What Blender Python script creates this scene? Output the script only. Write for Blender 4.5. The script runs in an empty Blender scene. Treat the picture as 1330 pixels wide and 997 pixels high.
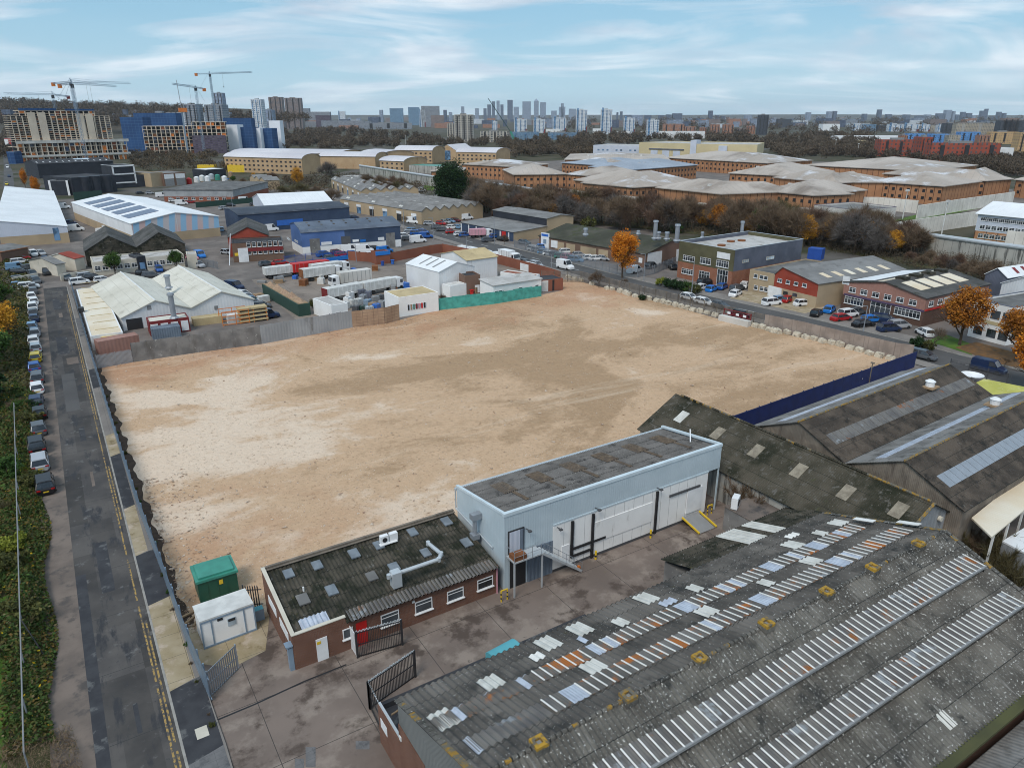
import bpy, math, random
import numpy as np
from mathutils import Vector, Matrix
random.seed(7); RNG = np.random.default_rng(7)
R = math.radians
# ---------------------------------------------------------------- camera, world, sun, exposure
F, HC, HY = 940.0, 38.0, 151.0
TH = math.atan((498.5 - HY) / F); CT, ST = math.cos(TH), math.sin(TH)
AZ = R(32.3); CA, SA = math.cos(AZ), math.sin(AZ)
sc = bpy.context.scene; COL = sc.collection
cam = bpy.data.cameras.new('camera'); co = bpy.data.objects.new('camera', cam); COL.objects.link(co)
cam.sensor_width = 36; cam.lens = F / 1330 * 36; cam.clip_start = .5; cam.clip_end = 40000
co.location = (0, 0, HC); co.rotation_euler = (math.pi / 2 - TH, 0, -AZ); sc.camera = co
w = bpy.data.worlds.new('World'); sc.world = w; w.use_nodes = True
wn = w.node_tree.nodes; wl = w.node_tree.links; wn.clear()
SUN_EL, SUN_AZ = 50.0, 212.0      # degrees; azimuth counter-clockwise from +X of the site grid
def wnode(t, **k):
    n = wn.new(t)
    for a, v in k.items(): setattr(n, a, v)
    return n
def wmath(op, a, b=None, clamp=False):
    n = wnode('ShaderNodeMath', operation=op, use_clamp=clamp)
    for i, v in enumerate((a, b)):
        if v is None: continue
        if hasattr(v, 'is_linked') or hasattr(v, 'links'): wl.new(v, n.inputs[i])
        else: n.inputs[i].default_value = v
    return n.outputs[0]
sky = wnode('ShaderNodeTexSky', sky_type='NISHITA', sun_disc=False, sun_elevation=R(SUN_EL), sun_rotation=R(90 - SUN_AZ), air_density=1.0, dust_density=1.0, ozone_density=1.5)
tc = wnode('ShaderNodeTexCoord'); sx = wnode('ShaderNodeSeparateXYZ'); wl.new(tc.outputs['Generated'], sx.inputs[0])
zz = wmath('ADD', wmath('MAXIMUM', sx.outputs[2], 0.0), 0.15)
cx = wnode('ShaderNodeCombineXYZ')
# rotate into the camera's heading so that cloud streaks lie across the view, stretched like high stratus seen edge-on
ax = wmath('ADD', wmath('MULTIPLY', sx.outputs[0], CA), wmath('MULTIPLY', sx.outputs[1], -SA))
ay = wmath('ADD', wmath('MULTIPLY', sx.outputs[0], SA), wmath('MULTIPLY', sx.outputs[1], CA))
wl.new(wmath('DIVIDE', ax, zz), cx.inputs[0]); wl.new(wmath('DIVIDE', ay, zz), cx.inputs[1]); cx.inputs[2].default_value = 3.7
mp = wnode('ShaderNodeMapping'); wl.new(cx.outputs[0], mp.inputs[0]); mp.inputs['Scale'].default_value = (.75, 1.15, 1); mp.inputs['Rotation'].default_value = (0, 0, R(-9)); mp.inputs['Location'].default_value = (3.1, 1.3, 0)
nz = wnode('ShaderNodeTexNoise'); nz.inputs['Scale'].default_value = 1.0; nz.inputs['Detail'].default_value = 9; nz.inputs['Roughness'].default_value = .56; nz.inputs['Distortion'].default_value = .9
wl.new(mp.outputs[0], nz.inputs['Vector'])
cr = wnode('ShaderNodeValToRGB'); e = cr.color_ramp.elements; e[0].position = .42; e[0].color = (.03, .03, .03, 1); e[1].position = .6; e[1].color = (1, 1, 1, 1)
wl.new(nz.outputs[0], cr.inputs[0])
nz2 = wnode('ShaderNodeTexNoise'); nz2.inputs['Scale'].default_value = 2.2; nz2.inputs['Detail'].default_value = 9; wl.new(mp.outputs[0], nz2.inputs['Vector'])
ccol = wnode('ShaderNodeMixRGB'); wl.new(nz2.outputs[0], ccol.inputs[0])
ccr = wnode('ShaderNodeValToRGB'); e = ccr.color_ramp.elements; e[0].position = .38; e[0].color = (4.3, 5.1, 6.2, 1); e[1].position = .62; e[1].color = (7.2, 7.7, 8.3, 1)
wl.new(nz2.outputs[0], ccr.inputs[0])
blue = wnode('ShaderNodeMixRGB'); blue.inputs[0].default_value = .72; blue.inputs[2].default_value = (1.7, 4.2, 6.1, 1); wl.new(sky.outputs[0], blue.inputs[1])
m1 = wnode('ShaderNodeMixRGB'); wl.new(wmath('MULTIPLY', cr.outputs[0], .92), m1.inputs[0]); wl.new(blue.outputs[0], m1.inputs[1]); wl.new(ccr.outputs[0], m1.inputs[2])
# brighter, paler air towards the horizon
hz = wmath('POWER', wmath('SUBTRACT', 1.0, wmath('MINIMUM', wmath('MULTIPLY', wmath('MAXIMUM', sx.outputs[2], 0.0), 4.2), 1.0)), 2.2)
m2 = wnode('ShaderNodeMixRGB'); wl.new(wmath('MULTIPLY', hz, .55), m2.inputs[0]); wl.new(m1.outputs[0], m2.inputs[1]); m2.inputs[2].default_value = (6.0, 7.7, 8.6, 1)
bg = wnode('ShaderNodeBackground'); bg.inputs[1].default_value = .088; wl.new(m2.outputs[0], bg.inputs[0])
wo = wnode('ShaderNodeOutputWorld'); wl.new(bg.outputs[0], wo.inputs[0])
sl = bpy.data.lights.new('sun', 'SUN'); sl.energy = 1.5; sl.angle = R(22); sl.color = (1, .95, .88)
so = bpy.data.objects.new('sun', sl); COL.objects.link(so); so.location = (0, 0, 200)
so.rotation_euler = Vector((math.cos(R(SUN_AZ)) * math.cos(R(SUN_EL)), math.sin(R(SUN_AZ)) * math.cos(R(SUN_EL)), math.sin(R(SUN_EL)))).to_track_quat('Z', 'Y').to_euler()
vs = sc.view_settings; vs.view_transform = 'Standard'; vs.look = 'None'; vs.exposure = .48; vs.gamma = 1; vs.use_curve_mapping = False
sc.render.engine = 'CYCLES'; cy = sc.cycles; cy.max_bounces = 5; cy.diffuse_bounces = 3; cy.glossy_bounces = 2; cy.transmission_bounces = 2; cy.volume_bounces = 1; cy.transparent_max_bounces = 6
cy.filter_width = 1.0; cy.use_denoising = True; cy.denoising_prefilter = 'ACCURATE'; cy.use_adaptive_sampling = True; cy.adaptive_threshold = .015

# ---------------------------------------------------------------- pixel -> site grid (X across the plot, Y up the side road)
def P(x, y, z=0.0):
    a = (x - 665) / F; b = (y - 498.5) / F
    t = (z - HC) / -(ST + b * CT); X = a * t; Y = t * (CT - b * ST)
    return Vector((X * CA + Y * SA, -X * SA + Y * CA, z))
def PD(x, y, D):                       # the point seen at a pixel, D metres ahead of the camera
    a = (x - 665) / F; b = (y - 498.5) / F
    t = D / (CT - b * ST); X = a * t; z = HC - t * (ST + b * CT)
    return Vector((X * CA + D * SA, -X * SA + D * CA, z))
def hgt(p, ypx):                       # height above ground point p that is seen at row ypx
    D = p.x * SA + p.y * CA; b = (ypx - 498.5) / F
    return HC - D * (ST + b * CT) / (CT - b * ST)
# ---------------------------------------------------------------- mesh building
MATS = {}
class M:
    def __init__(s): s.v = []; s.f = []; s.uv = []; s.mi = []
    def poly(s, pts, uvs=None, m=0, o=(0, 0)):
        i = len(s.v); s.v += [tuple(p) for p in pts]; s.f.append(tuple(range(i, i + len(pts)))); s.mi.append(m)
        if uvs is None:
            a = Vector(pts[0]); ux = (Vector(pts[1]) - a); L = ux.length or 1; ux = ux / L
            nrm = ux.cross(Vector(pts[-1]) - a); nrm = nrm.normalized() if nrm.length > 1e-9 else Vector((0, 0, 1)); vy = nrm.cross(ux)
            uvs = [((Vector(p) - a).dot(ux) + o[0], (Vector(p) - a).dot(vy) + o[1]) for p in pts]
        s.uv += uvs
    def quad(s, a, b, c, d, m=0, o=(0, 0)): s.poly((a, b, c, d), None, m, o)
    def box(s, x0, y0, z0, x1, y1, z1, m=0, top=None):
        t = m if top is None else top
        s.quad((x0, y0, z0), (x1, y0, z0), (x1, y0, z1), (x0, y0, z1), m, (x0, z0)); s.quad((x1, y0, z0), (x1, y1, z0), (x1, y1, z1), (x1, y0, z1), m, (y0, z0))
        s.quad((x1, y1, z0), (x0, y1, z0), (x0, y1, z1), (x1, y1, z1), m, (-x1, z0)); s.quad((x0, y1, z0), (x0, y0, z0), (x0, y0, z1), (x0, y1, z1), m, (-y1, z0))
        s.quad((x0, y0, z1), (x1, y0, z1), (x1, y1, z1), (x0, y1, z1), t, (x0, y0)); s.quad((x0, y1, z0), (x1, y1, z0), (x1, y0, z0), (x0, y0, z0), m, (x0, y0))
    def slab(s, a, b, c, d, t=.12, m=0, m2=None):     # thick sheet, abcd is the top
        a, b, c, d = map(Vector, (a, b, c, d)); n = (b - a).cross(d - a).normalized() * t; A, B, C, D = a - n, b - n, c - n, d - n; m2 = m if m2 is None else m2
        s.quad(a, b, c, d, m); s.quad(D, C, B, A, m2); s.quad(A, B, b, a, m2); s.quad(B, C, c, b, m2); s.quad(C, D, d, c, m2); s.quad(D, A, a, d, m2)
    def tube(s, p, q, r, r2=None, n=8, m=0, cap=True):
        p, q = Vector(p), Vector(q); r2 = r if r2 is None else r2; d = (q - p).normalized(); x = d.orthogonal().normalized(); y = d.cross(x); L = (q - p).length
        A = [p + (x * math.cos(2 * math.pi * i / n) + y * math.sin(2 * math.pi * i / n)) * r for i in range(n)]
        B = [q + (x * math.cos(2 * math.pi * i / n) + y * math.sin(2 * math.pi * i / n)) * r2 for i in range(n)]
        for i in range(n):
            j = (i + 1) % n; u = r * 6.28 / n
            s.poly((A[i], A[j], B[j], B[i]), [(i * u, 0), (i * u + u, 0), (i * u + u, L), (i * u, L)], m)
        if cap: s.poly(B, None, m); s.poly(A[::-1], None, m)
    def bar(s, p, q, w, h, m=0):       # rectangular bar p->q
        p, q = Vector(p), Vector(q); d = (q - p).normalized(); x = d.cross(Vector((0, 0, 1))); x = x.normalized() if x.length > 1e-4 else Vector((1, 0, 0)); y = x.cross(d); x = x * w / 2; y = y * h / 2
        s.slab(p - x + y, p + x + y, q + x + y, q - x + y, h, m)
    def prism(s, pts, z0, z1, m=0, top=None):      # pts counter-clockwise
        n = len(pts)
        for i in range(n):
            a, b = pts[i], pts[(i + 1) % n]; s.quad((*a[:2], z0), (*b[:2], z0), (*b[:2], z1), (*a[:2], z1), m)
        s.poly([(*p[:2], z1) for p in pts], None, m if top is None else top)
    def mesh(s, name, mats, smooth=False):
        me = bpy.data.meshes.new(name); me.from_pydata(s.v, [], s.f)
        for q in mats: me.materials.append(q if not isinstance(q, str) else MATS[q])
        me.polygons.foreach_set('material_index', s.mi); uvl = me.uv_layers.new(name='UVMap'); uvl.data.foreach_set('uv', [c for t in s.uv for c in t])
        if smooth: me.polygons.foreach_set('use_smooth', [True] * len(s.f))
        me.update(); return me
    def build(s, name, mats, parent=None, loc=None, rot=0, smooth=False):
        return link(name, s.mesh(name, mats, smooth), parent, loc, rot)
def link(name, data, parent=None, loc=None, rot=0):
    o = bpy.data.objects.new(name, data); COL.objects.link(o)
    if parent: o.parent = parent
    if loc is not None: o.location = loc
    if rot: o.rotation_euler = (0, 0, rot)
    return o
def tag(o, label=None, cat=None, group=None, kind=None):
    if label: o['label'] = label
    if cat: o['category'] = cat
    if group: o['group'] = group
    if kind: o['kind'] = kind
    return o
def empty(name, label, cat, loc=(0, 0, 0), rot=0, group=None):
    o = bpy.data.objects.new(name, None); COL.objects.link(o); o.empty_display_size = .3; o.location = loc; o.rotation_euler = (0, 0, rot)
    return tag(o, label, cat, group)
def fast_tris(name, V, mats, mi=None):             # V: (n, k, 3) loose faces
    n, k, _ = V.shape; me = bpy.data.meshes.new(name); me.vertices.add(n * k); me.vertices.foreach_set('co', V.reshape(-1).astype(np.float32))
    me.loops.add(n * k); me.loops.foreach_set('vertex_index', np.arange(n * k, dtype=np.int32)); me.polygons.add(n); me.polygons.foreach_set('loop_start', np.arange(0, n * k, k, dtype=np.int32))
    for q in mats: me.materials.append(MATS[q])
    if mi is not None: me.polygons.foreach_set('material_index', mi.astype(np.int32))
    me.update(calc_edges=True); return me
ORD = 'first second third fourth fifth sixth seventh eighth ninth tenth eleventh twelfth thirteenth fourteenth fifteenth sixteenth seventeenth eighteenth nineteenth twentieth'.split()
def nth(i):
    if i < 20: return ORD[i]
    t = ('twenty', 'thirty', 'forty', 'fifty', 'sixty')[(i + 1) // 10 - 2]; r = (i + 1) % 10
    return t + '-' + ORD[r - 1] if r else t.replace('ty', 'tieth')
# ---------------------------------------------------------------- materials
class NB:
    def __init__(s, name):
        s.m = bpy.data.materials.new(name); s.m.use_nodes = True; s.t = s.m.node_tree; s.b = s.t.nodes['Principled BSDF']; MATS[name] = s.m; s._c = {}
    def n(s, t, **k):
        x = s.t.nodes.new(t)
        for a, v in k.items(): setattr(x, a, v)
        return x
    def i(s, sock, v):
        if hasattr(v, 'links'): s.t.links.new(v, sock)
        elif isinstance(v, (tuple, list)) and len(v) == 3 and sock.type == 'RGBA': sock.default_value = (*v, 1)
        else: sock.default_value = v
    def math(s, op, a, b=0.0, clamp=False):
        x = s.n('ShaderNodeMath', operation=op, use_clamp=clamp); s.i(x.inputs[0], a); s.i(x.inputs[1], b); return x.outputs[0]
    def mix(s, f, a, b, bt='MIX'):
        x = s.n('ShaderNodeMixRGB', blend_type=bt); s.i(x.inputs[0], f); s.i(x.inputs[1], a); s.i(x.inputs[2], b); return x.outputs[0]
    def pos(s):
        if 'pos' not in s._c: s._c['pos'] = s.n('ShaderNodeNewGeometry').outputs['Position']
        return s._c['pos']
    def uv(s):
        if 'uv' not in s._c: s._c['uv'] = s.n('ShaderNodeUVMap').outputs[0]
        return s._c['uv']
    def uvs(s):
        if 'uvs' not in s._c:
            x = s.n('ShaderNodeSeparateXYZ'); s.i(x.inputs[0], s.uv()); s._c['uvs'] = (x.outputs[0], x.outputs[1])
        return s._c['uvs']
    def mapv(s, v, sc=(1, 1, 1), rot=(0, 0, 0), loc=(0, 0, 0)):
        x = s.n('ShaderNodeMapping'); s.i(x.inputs[0], v); x.inputs['Scale'].default_value = sc; x.inputs['Rotation'].default_value = rot; x.inputs['Location'].default_value = loc; return x.outputs[0]
    def noise(s, scale, detail=3, v=None, rough=.55, dist=0.0):
        x = s.n('ShaderNodeTexNoise'); s.i(x.inputs['Vector'], s.pos() if v is None else v); x.inputs['Scale'].default_value = scale; x.inputs['Detail'].default_value = detail; x.inputs['Roughness'].default_value = rough; x.inputs['Distortion'].default_value = dist; return x.outputs[0]
    def step(s, v, lo, hi):            # smooth 0..1 between lo and hi
        x = s.n('ShaderNodeMapRange', interpolation_type='SMOOTHSTEP'); s.i(x.inputs[0], v); x.inputs[1].default_value = lo; x.inputs[2].default_value = hi; return x.outputs[0]
    def white(s, v):
        x = s.n('ShaderNodeTexWhiteNoise', noise_dimensions='3D'); s.i(x.inputs['Vector'], v); return x.outputs[0]
    def cell(s, bw, bh):               # random value per (bw x bh) rectangle of the UV
        u, v = s.uvs(); c = s.n('ShaderNodeCombineXYZ'); s.i(c.inputs[0], s.math('FLOOR', s.math('DIVIDE', u, bw))); s.i(c.inputs[1], s.math('FLOOR', s.math('DIVIDE', v, bh))); return s.white(c.outputs[0])
    def bump(s, h, strength=.5, dist=.05):
        x = s.n('ShaderNodeBump'); x.inputs['Strength'].default_value = strength; x.inputs['Distance'].default_value = dist; s.i(x.inputs['Height'], h); s.i(s.b.inputs['Normal'], x.outputs[0])
    def done(s, col, rough=.8, spec=.3, metal=0.0):
        s.i(s.b.inputs['Base Color'], col); s.i(s.b.inputs['Roughness'], rough); s.b.inputs['Specular IOR Level'].default_value = spec; s.b.inputs['Metallic'].default_value = metal; return s.m
def surf(name, c1, c2=None, ns=.6, rough=.8, metal=0, spec=.3, stains=(), corr=None, cell=None, laps=None, speck=None, nb=0, streak=None):
    """plain surface: two tones in noise, stains (colour, scale, lo, hi, stretch), corrugation (pitch, depth), cell (w, h, amount), laps (spacing, width, colour)"""
    s = NB(name); c2 = c2 or tuple(x * .85 for x in c1)
    col = s.mix(s.step(s.noise(ns, 5), .35, .65), c1, c2)
    if cell: col = s.mix(1.0, col, s.n_val(s.cell(cell[0], cell[1]), cell[2]), 'MULTIPLY')
    for st in stains:
        v = s.mapv(s.pos(), st[4]) if len(st) > 4 else None
        col = s.mix(s.step(s.noise(st[1], 6, v, .65), st[2], st[3]), col, st[0])
    if streak: # down-slope streaks in UV
        col = s.mix(s.step(s.noise(1.0, 4, s.mapv(s.uv(), (streak[1], streak[2], 1))), streak[3], streak[4]), col, streak[0])
    if laps:
        for ax_ in (0, 1):
            if laps[ax_]:
                fr = s.math('FRACT', s.math('DIVIDE', s.uvs()[ax_], laps[ax_])); col = s.mix(s.math('LESS_THAN', fr, laps[2] / laps[ax_]), col, laps[3])
    if speck: col = s.mix(s.step(s.noise(speck[1], 2), speck[2], speck[2] + .05), col, speck[0])
    if corr:
        h = s.math('SINE', s.math('MULTIPLY', s.uvs()[0], 2 * math.pi / corr[0])); s.bump(s.math('MULTIPLY', h, .5), corr[2] if len(corr) > 2 else .8, corr[1])
    elif nb: s.bump(s.noise(ns * 20, 3), .5, nb)
    return s.done(col, rough, spec, metal)
def n_val(s, v, amt):
    x = s.n('ShaderNodeMapRange'); s.i(x.inputs[0], v); x.inputs[3].default_value = 1 - amt; x.inputs[4].default_value = 1 + amt * .4; return x.outputs[0]
NB.n_val = n_val
def bricks(name, c1, c2, mort=(.3, .28, .25), sc_=1.0, stains=()):
    s = NB(name); b = s.n('ShaderNodeTexBrick'); s.i(b.inputs['Vector'], s.uv()); b.inputs['Scale'].default_value = 1; b.inputs['Brick Width'].default_value = .225 * sc_; b.inputs['Row Height'].default_value = .075 * sc_
    b.inputs['Mortar Size'].default_value = .007 * sc_; b.inputs['Color1'].default_value = (*c1, 1); b.inputs['Color2'].default_value = (*c2, 1); b.inputs['Mortar'].default_value = (*mort, 1)
    col = s.mix(s.math('MULTIPLY', s.step(s.noise(.7, 6), .4, .7), .35), b.outputs[0], tuple(x * .5 for x in c1))
    for st in stains: col = s.mix(s.step(s.noise(st[1], 6, s.mapv(s.pos(), (1, 1, .4))), st[2], st[3]), col, st[0])
    return s.done(col, .9, .2)
def facade(name, wall, glass, bw, fh, wx=(.2, .8), wy=(.3, .8), wall2=None, p=.0, rough=.6):
    """far-off fronts: window grid in metres, a little variation pane by pane"""
    s = NB(name); u, v = s.uvs(); fu = s.math('FRACT', s.math('DIVIDE', u, bw)); fv = s.math('FRACT', s.math('DIVIDE', v, fh))
    m = s.math('MULTIPLY', s.math('MULTIPLY', s.math('GREATER_THAN', fu, wx[0]), s.math('LESS_THAN', fu, wx[1])), s.math('MULTIPLY', s.math('GREATER_THAN', fv, wy[0]), s.math('LESS_THAN', fv, wy[1])))
    rnd = s.cell(bw, fh); g = s.mix(rnd, glass, tuple(min(1, x * 2.2 + .03) for x in glass)); wcol = s.mix(s.step(s.noise(.15, 3), .4, .6), wall, wall2 or tuple(x * .85 for x in wall))
    return s.done(s.mix(m, wcol, g), rough, .4)
def plain(name, c, rough=.5, metal=0, spec=.5, var=.12):
    s = NB(name); return s.done(s.mix(s.step(s.noise(.9, 4), .3, .7), c, tuple(x * (1 - var) for x in c)), rough, spec, metal)
def leaf(name, cols, ns=.35, rough=.75):
    s = NB(name); g = s.n('ShaderNodeNewGeometry'); r = s.n('ShaderNodeValToRGB'); el = r.color_ramp.elements
    while len(el) < len(cols): el.new(.5)
    for i, c in enumerate(cols): el[i].position = i / (len(cols) - 1); el[i].color = (*c, 1)
    oi = s.n('ShaderNodeObjectInfo').outputs['Random']
    f = s.math('ADD', s.math('MULTIPLY', g.outputs['Random Per Island'], .6), s.math('MULTIPLY', s.step(s.noise(ns, 3), .3, .7), .4)); f = s.math('ADD', f, s.math('MULTIPLY', s.math('SUBTRACT', oi, .5), .22), True)
    s.i(r.inputs[0], f); return s.done(r.outputs[0], rough, .15)
G = lambda v, t=0: (v * (1 + t), v, v * (1 - t))
# --- roofing
surf('asbestos', (.15, .135, .12), (.085, .077, .069), .25, .95, stains=[((.035, .035, .033), .5, .5, .72), ((.2, .195, .185), 3.5, .6, .72), ((.05, .045, .02), .9, .62, .78)], cell=(1.02, 1.75, .28), laps=(0, 1.75, .05, (.03, .03, .028)), speck=((.36, .35, .33), 8, .665), nb=.02)
surf('asbestos_lichen', (.15, .138, .12), (.085, .078, .068), .5, .95, stains=[((.035, .035, .033), .7, .5, .7), ((.2, .195, .18), 7, .52, .66)], cell=(1.02, 1.75, .25), laps=(0, 1.75, .05, (.03, .03, .028)), speck=((.46, .45, .42), 7, .64), streak=((.2, .19, .175), 3.0, .35, .6, .7), nb=.02)
surf('asbestos_moss', (.085, .073, .056), (.04, .037, .028), .5, .95, stains=[((.018, .02, .012), .8, .45, .62), ((.15, .145, .13), 2.2, .6, .7), ((.06, .055, .015), 1.4, .62, .75)], laps=(0, 1.5, .07, (.01, .01, .008)), nb=.03)
surf('asbestos_green', (.088, .075, .055), (.045, .04, .026), .35, .95, corr=(.22, .05), stains=[((.02, .021, .011), .22, .48, .66), ((.12, .11, .095), 1.6, .55, .68), ((.045, .045, .012), .8, .6, .75)], speck=((.17, .16, .13), 6, .69), laps=(0, 1.6, .05, (.02, .02, .014)))
surf('asbestos_shed', (.1, .078, .06), (.048, .038, .03), .4, .95, corr=(.3, .04), stains=[((.02, .018, .015), .6, .5, .7), ((.15, .14, .125), 1.3, .62, .75)], laps=(0, 1.6, .04, (.02, .02, .018)))
surf('asbestos_pale', (.24, .225, .21), (.16, .15, .14), .4, .9, corr=(.3, .04), stains=[((.1, .09, .08), .8, .5, .7), ((.07, .065, .06), .5, .6, .75)], laps=(0, 1.6, .04, (.08, .08, .075)))
surf('roof_dark', (.11, .105, .1), (.06, .058, .055), .2, .9, corr=(.4, .04), stains=[((.035, .036, .024), .35, .5, .72)], laps=(0, 2, .05, (.04, .04, .04)))
surf('roof_moss', (.085, .08, .06), (.045, .045, .03), .12, .95, corr=(.4, .04), stains=[((.045, .055, .015), .25, .52, .72), ((.16, .15, .13), .5, .62, .75)], laps=(0, 2, .06, (.03, .03, .025)))
surf('roof_grey', (.24, .235, .23), (.17, .165, .16), .15, .85, corr=(.4, .04), stains=[((.12, .115, .11), .5, .55, .75)], laps=(0, 2, .05, (.12, .12, .12)))
surf('roof_white', (.8, .81, .82), (.72, .73, .74), .1, .6, corr=(.4, .03, .4), stains=[((.55, .53, .5), .3, .6, .8)], laps=(2.0, 0, .06, (.6, .61, .62)))
surf('roof_cream', (.66, .63, .55), (.55, .52, .44), .1, .8, corr=(.35, .04, .6), stains=[((.36, .33, .27), .4, .55, .78)], laps=(0, 2, .06, (.42, .4, .34)))
surf('roof_rustcream', (.75, .68, .56), (.68, .56, .4), .12, .7, corr=(.35, .03, .4), stains=[((.5, .33, .18), .3, .62, .8)])
surf('roof_sand', (.55, .43, .24), (.44, .34, .19), .2, .8, corr=(.35, .03, .5), stains=[((.3, .22, .12), .5, .55, .75)])
surf('roof_prison', (.48, .42, .37), (.34, .285, .24), .03, .8, corr=(.9, .05, .5), stains=[((.22, .18, .15), .035, .52, .7, (.6, 1, 1)), ((.6, .6, .62), .03, .55, .65)], laps=(3.0, 0, .12, (.28, .26, .24)))
surf('roof_prison_blue', (.36, .4, .46), (.28, .31, .36), .05, .6, corr=(.9, .05, .5), laps=(3.0, 0, .12, (.2, .22, .25)))
surf('roof_barrel', (.62, .6, .62), (.52, .5, .53), .03, .7, corr=(.9, .05, .4), laps=(3.0, 0, .1, (.42, .4, .42)))
surf('roof_navy', (.055, .065, .085), (.035, .042, .06), .2, .6, corr=(.35, .04), stains=[((.13, .14, .16), .3, .58, .75)])
surf('roof_blue_grey', (.13, .16, .21), (.09, .11, .145), .15, .6, corr=(.35, .04), stains=[((.21, .22, .23), .25, .55, .75), ((.05, .06, .08), .5, .6, .7)])
surf('felt', (.16, .155, .15), (.1, .098, .095), .3, .9, stains=[((.28, .27, .25), .4, .6, .75)], nb=.01)
surf('felt_white', (.5, .48, .46), (.4, .38, .36), .3, .9, stains=[((.25, .23, .2), .35, .52, .72), ((.62, .62, .6), 1.1, .6, .7)])
surf('felt_dark', (.055, .055, .06), (.035, .035, .04), .3, .85, stains=[((.1, .1, .1), .5, .6, .7)])
surf('felt_lime', (.5, .47, .12), (.42, .4, .09), .4, .9, stains=[((.55, .52, .25), 1.2, .55, .7)])
surf('rooflight_old', (.17, .155, .14), (.11, .1, .095), .6, .5, corr=(.2, .03), stains=[((.24, .25, .26), .5, .58, .64), ((.26, .09, .02), .45, .6, .68)])
surf('rooflight_rust', (.15, .135, .12), (.1, .09, .08), .6, .6, corr=(.2, .03), stains=[((.38, .12, .02), .42, .5, .6), ((.24, .1, .035), 1.3, .55, .7)])
surf('sheet_white', (.62, .61, .57), (.5, .49, .45), 1, .7, corr=(.2, .04))
surf('sheet_clear', (.5, .54, .62), (.38, .41, .48), 1.5, .35, corr=(.2, .03), spec=.5)
surf('batten_white', (.8, .78, .74), (.68, .66, .62), 2, .6)
surf('lichen_orange', (.3, .17, .03), (.2, .15, .06), 3, .9, stains=[((.13, .12, .1), 3, .42, .55)])
surf('vent_ochre', (.42, .24, .03), (.28, .17, .03), 3, .85, stains=[((.13, .11, .08), 3, .48, .62)])
surf('fine_roof', (.17, .158, .148), (.12, .112, .105), .5, .95, stains=[((.045, .043, .042), .8, .5, .7), ((.2, .19, .18), 2.5, .62, .7)], laps=(0, 2.1, .05, (.03, .03, .03)), speck=((.3, .29, .27), 8, .66))
surf('brown_sheet', (.13, .095, .065), (.085, .065, .05), 2, .9, streak=((.22, .175, .13), 5, .5, .55, .65))
surf('dome_grey', (.2, .225, .25), (.14, .16, .18), 1, .5, stains=[((.3, .33, .36), 1.5, .6, .7)])
# --- walls
surf('clad_blue', (.50, .575, .615), (.45, .525, .565), .4, .5, corr=(.25, .02, .5), spec=.3, stains=[((.36, .42, .46), .6, .6, .8, (1, 1, .2))])
surf('clad_blue_dk', (.17, .21, .26), (.13, .16, .2), .4, .5, corr=(.4, .04, 1))
surf('clad_white', (.76, .76, .76), (.68, .68, .68), .2, .6, corr=(.6, .03), stains=[((.45, .43, .4), .5, .62, .8, (1, 1, .15))])
surf('clad_grey', (.34, .35, .36), (.26, .27, .28), .2, .6, corr=(.6, .03), stains=[((.17, .165, .16), .6, .56, .72, (1, 1, .3))])
surf('clad_lilac', (.55, .58, .66), (.5, .53, .6), .2, .6, corr=(.5, .03))
surf('clad_mid', (.18, .185, .18), (.14, .145, .14), .3, .8, corr=(.18, .03))
surf('clad_royal', (.1, .175, .38), (.075, .14, .31), .2, .55, corr=(.3, .03), stains=[((.12, .2, .38), .4, .6, .75, (1, 1, .2))])
surf('clad_navy', (.05, .075, .13), (.035, .055, .1), .2, .55, corr=(.3, .03))
surf('clad_green', (.12, .11, .06), (.09, .083, .045), .3, .7, corr=(.3, .03))
surf('clad_slate', (.13, .14, .18), (.09, .1, .13), .3, .6, corr=(.3, .03), stains=[((.2, .2, .22), .6, .6, .75, (1, 1, .2))])
surf('clad_red', (.33, .06, .035), (.27, .045, .025), .3, .65, corr=(.25, .03))
surf('clad_pink', (.36, .19, .15), (.3, .155, .12), .3, .6, corr=(.6, .03), stains=[((.4, .26, .22), .3, .6, .8)])
surf('clad_dark', (.035, .038, .05), (.025, .028, .036), .3, .5, corr=(.4, .03))
surf('clad_cream', (.6, .5, .3), (.54, .45, .27), .1, .7)
surf('timber_old', (.24, .2, .16), (.16, .135, .11), .7, .9, corr=(.16, .02), stains=[((.1, .08, .065), .8, .5, .7, (1, 1, .15))])
surf('timber_pale', (.34, .275, .235), (.25, .2, .17), .5, .9, laps=(1.8, 0, .12, (.25, .2, .17)))
surf('timber_warm', (.4, .27, .18), (.32, .21, .14), .6, .9, laps=(1.2, .6, .05, (.2, .13, .09)))
surf('render_white', (.84, .83, .81), (.78, .77, .75), .4, .8, stains=[((.45, .43, .4), .7, .6, .78, (1, 1, .3))])
surf('render_cream', (.62, .57, .48), (.52, .48, .4), .4, .85, stains=[((.35, .32, .27), .7, .6, .78, (1, 1, .3))])
surf('render_grey', (.23, .22, .21), (.15, .145, .14), .5, .9, stains=[((.12, .11, .1), .6, .5, .72, (1, 1, .35)), ((.4, .39, .37), 1.3, .6, .7)])
surf('concrete', (.42, .4, .37), (.33, .315, .29), .3, .9, stains=[((.2, .19, .17), .4, .55, .75, (1, 1, .25))])
surf('concrete_pale', (.62, .59, .55), (.5, .48, .44), .15, .9, stains=[((.33, .31, .28), .12, .55, .75, (1, 1, .3))])
surf('concrete_wall', (.44, .42, .38), (.34, .33, .3), .2, .9, laps=(2.4, 0, .12, (.22, .21, .2)), streak=((.12, .115, .105), 1.3, .12, .5, .62))
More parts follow.
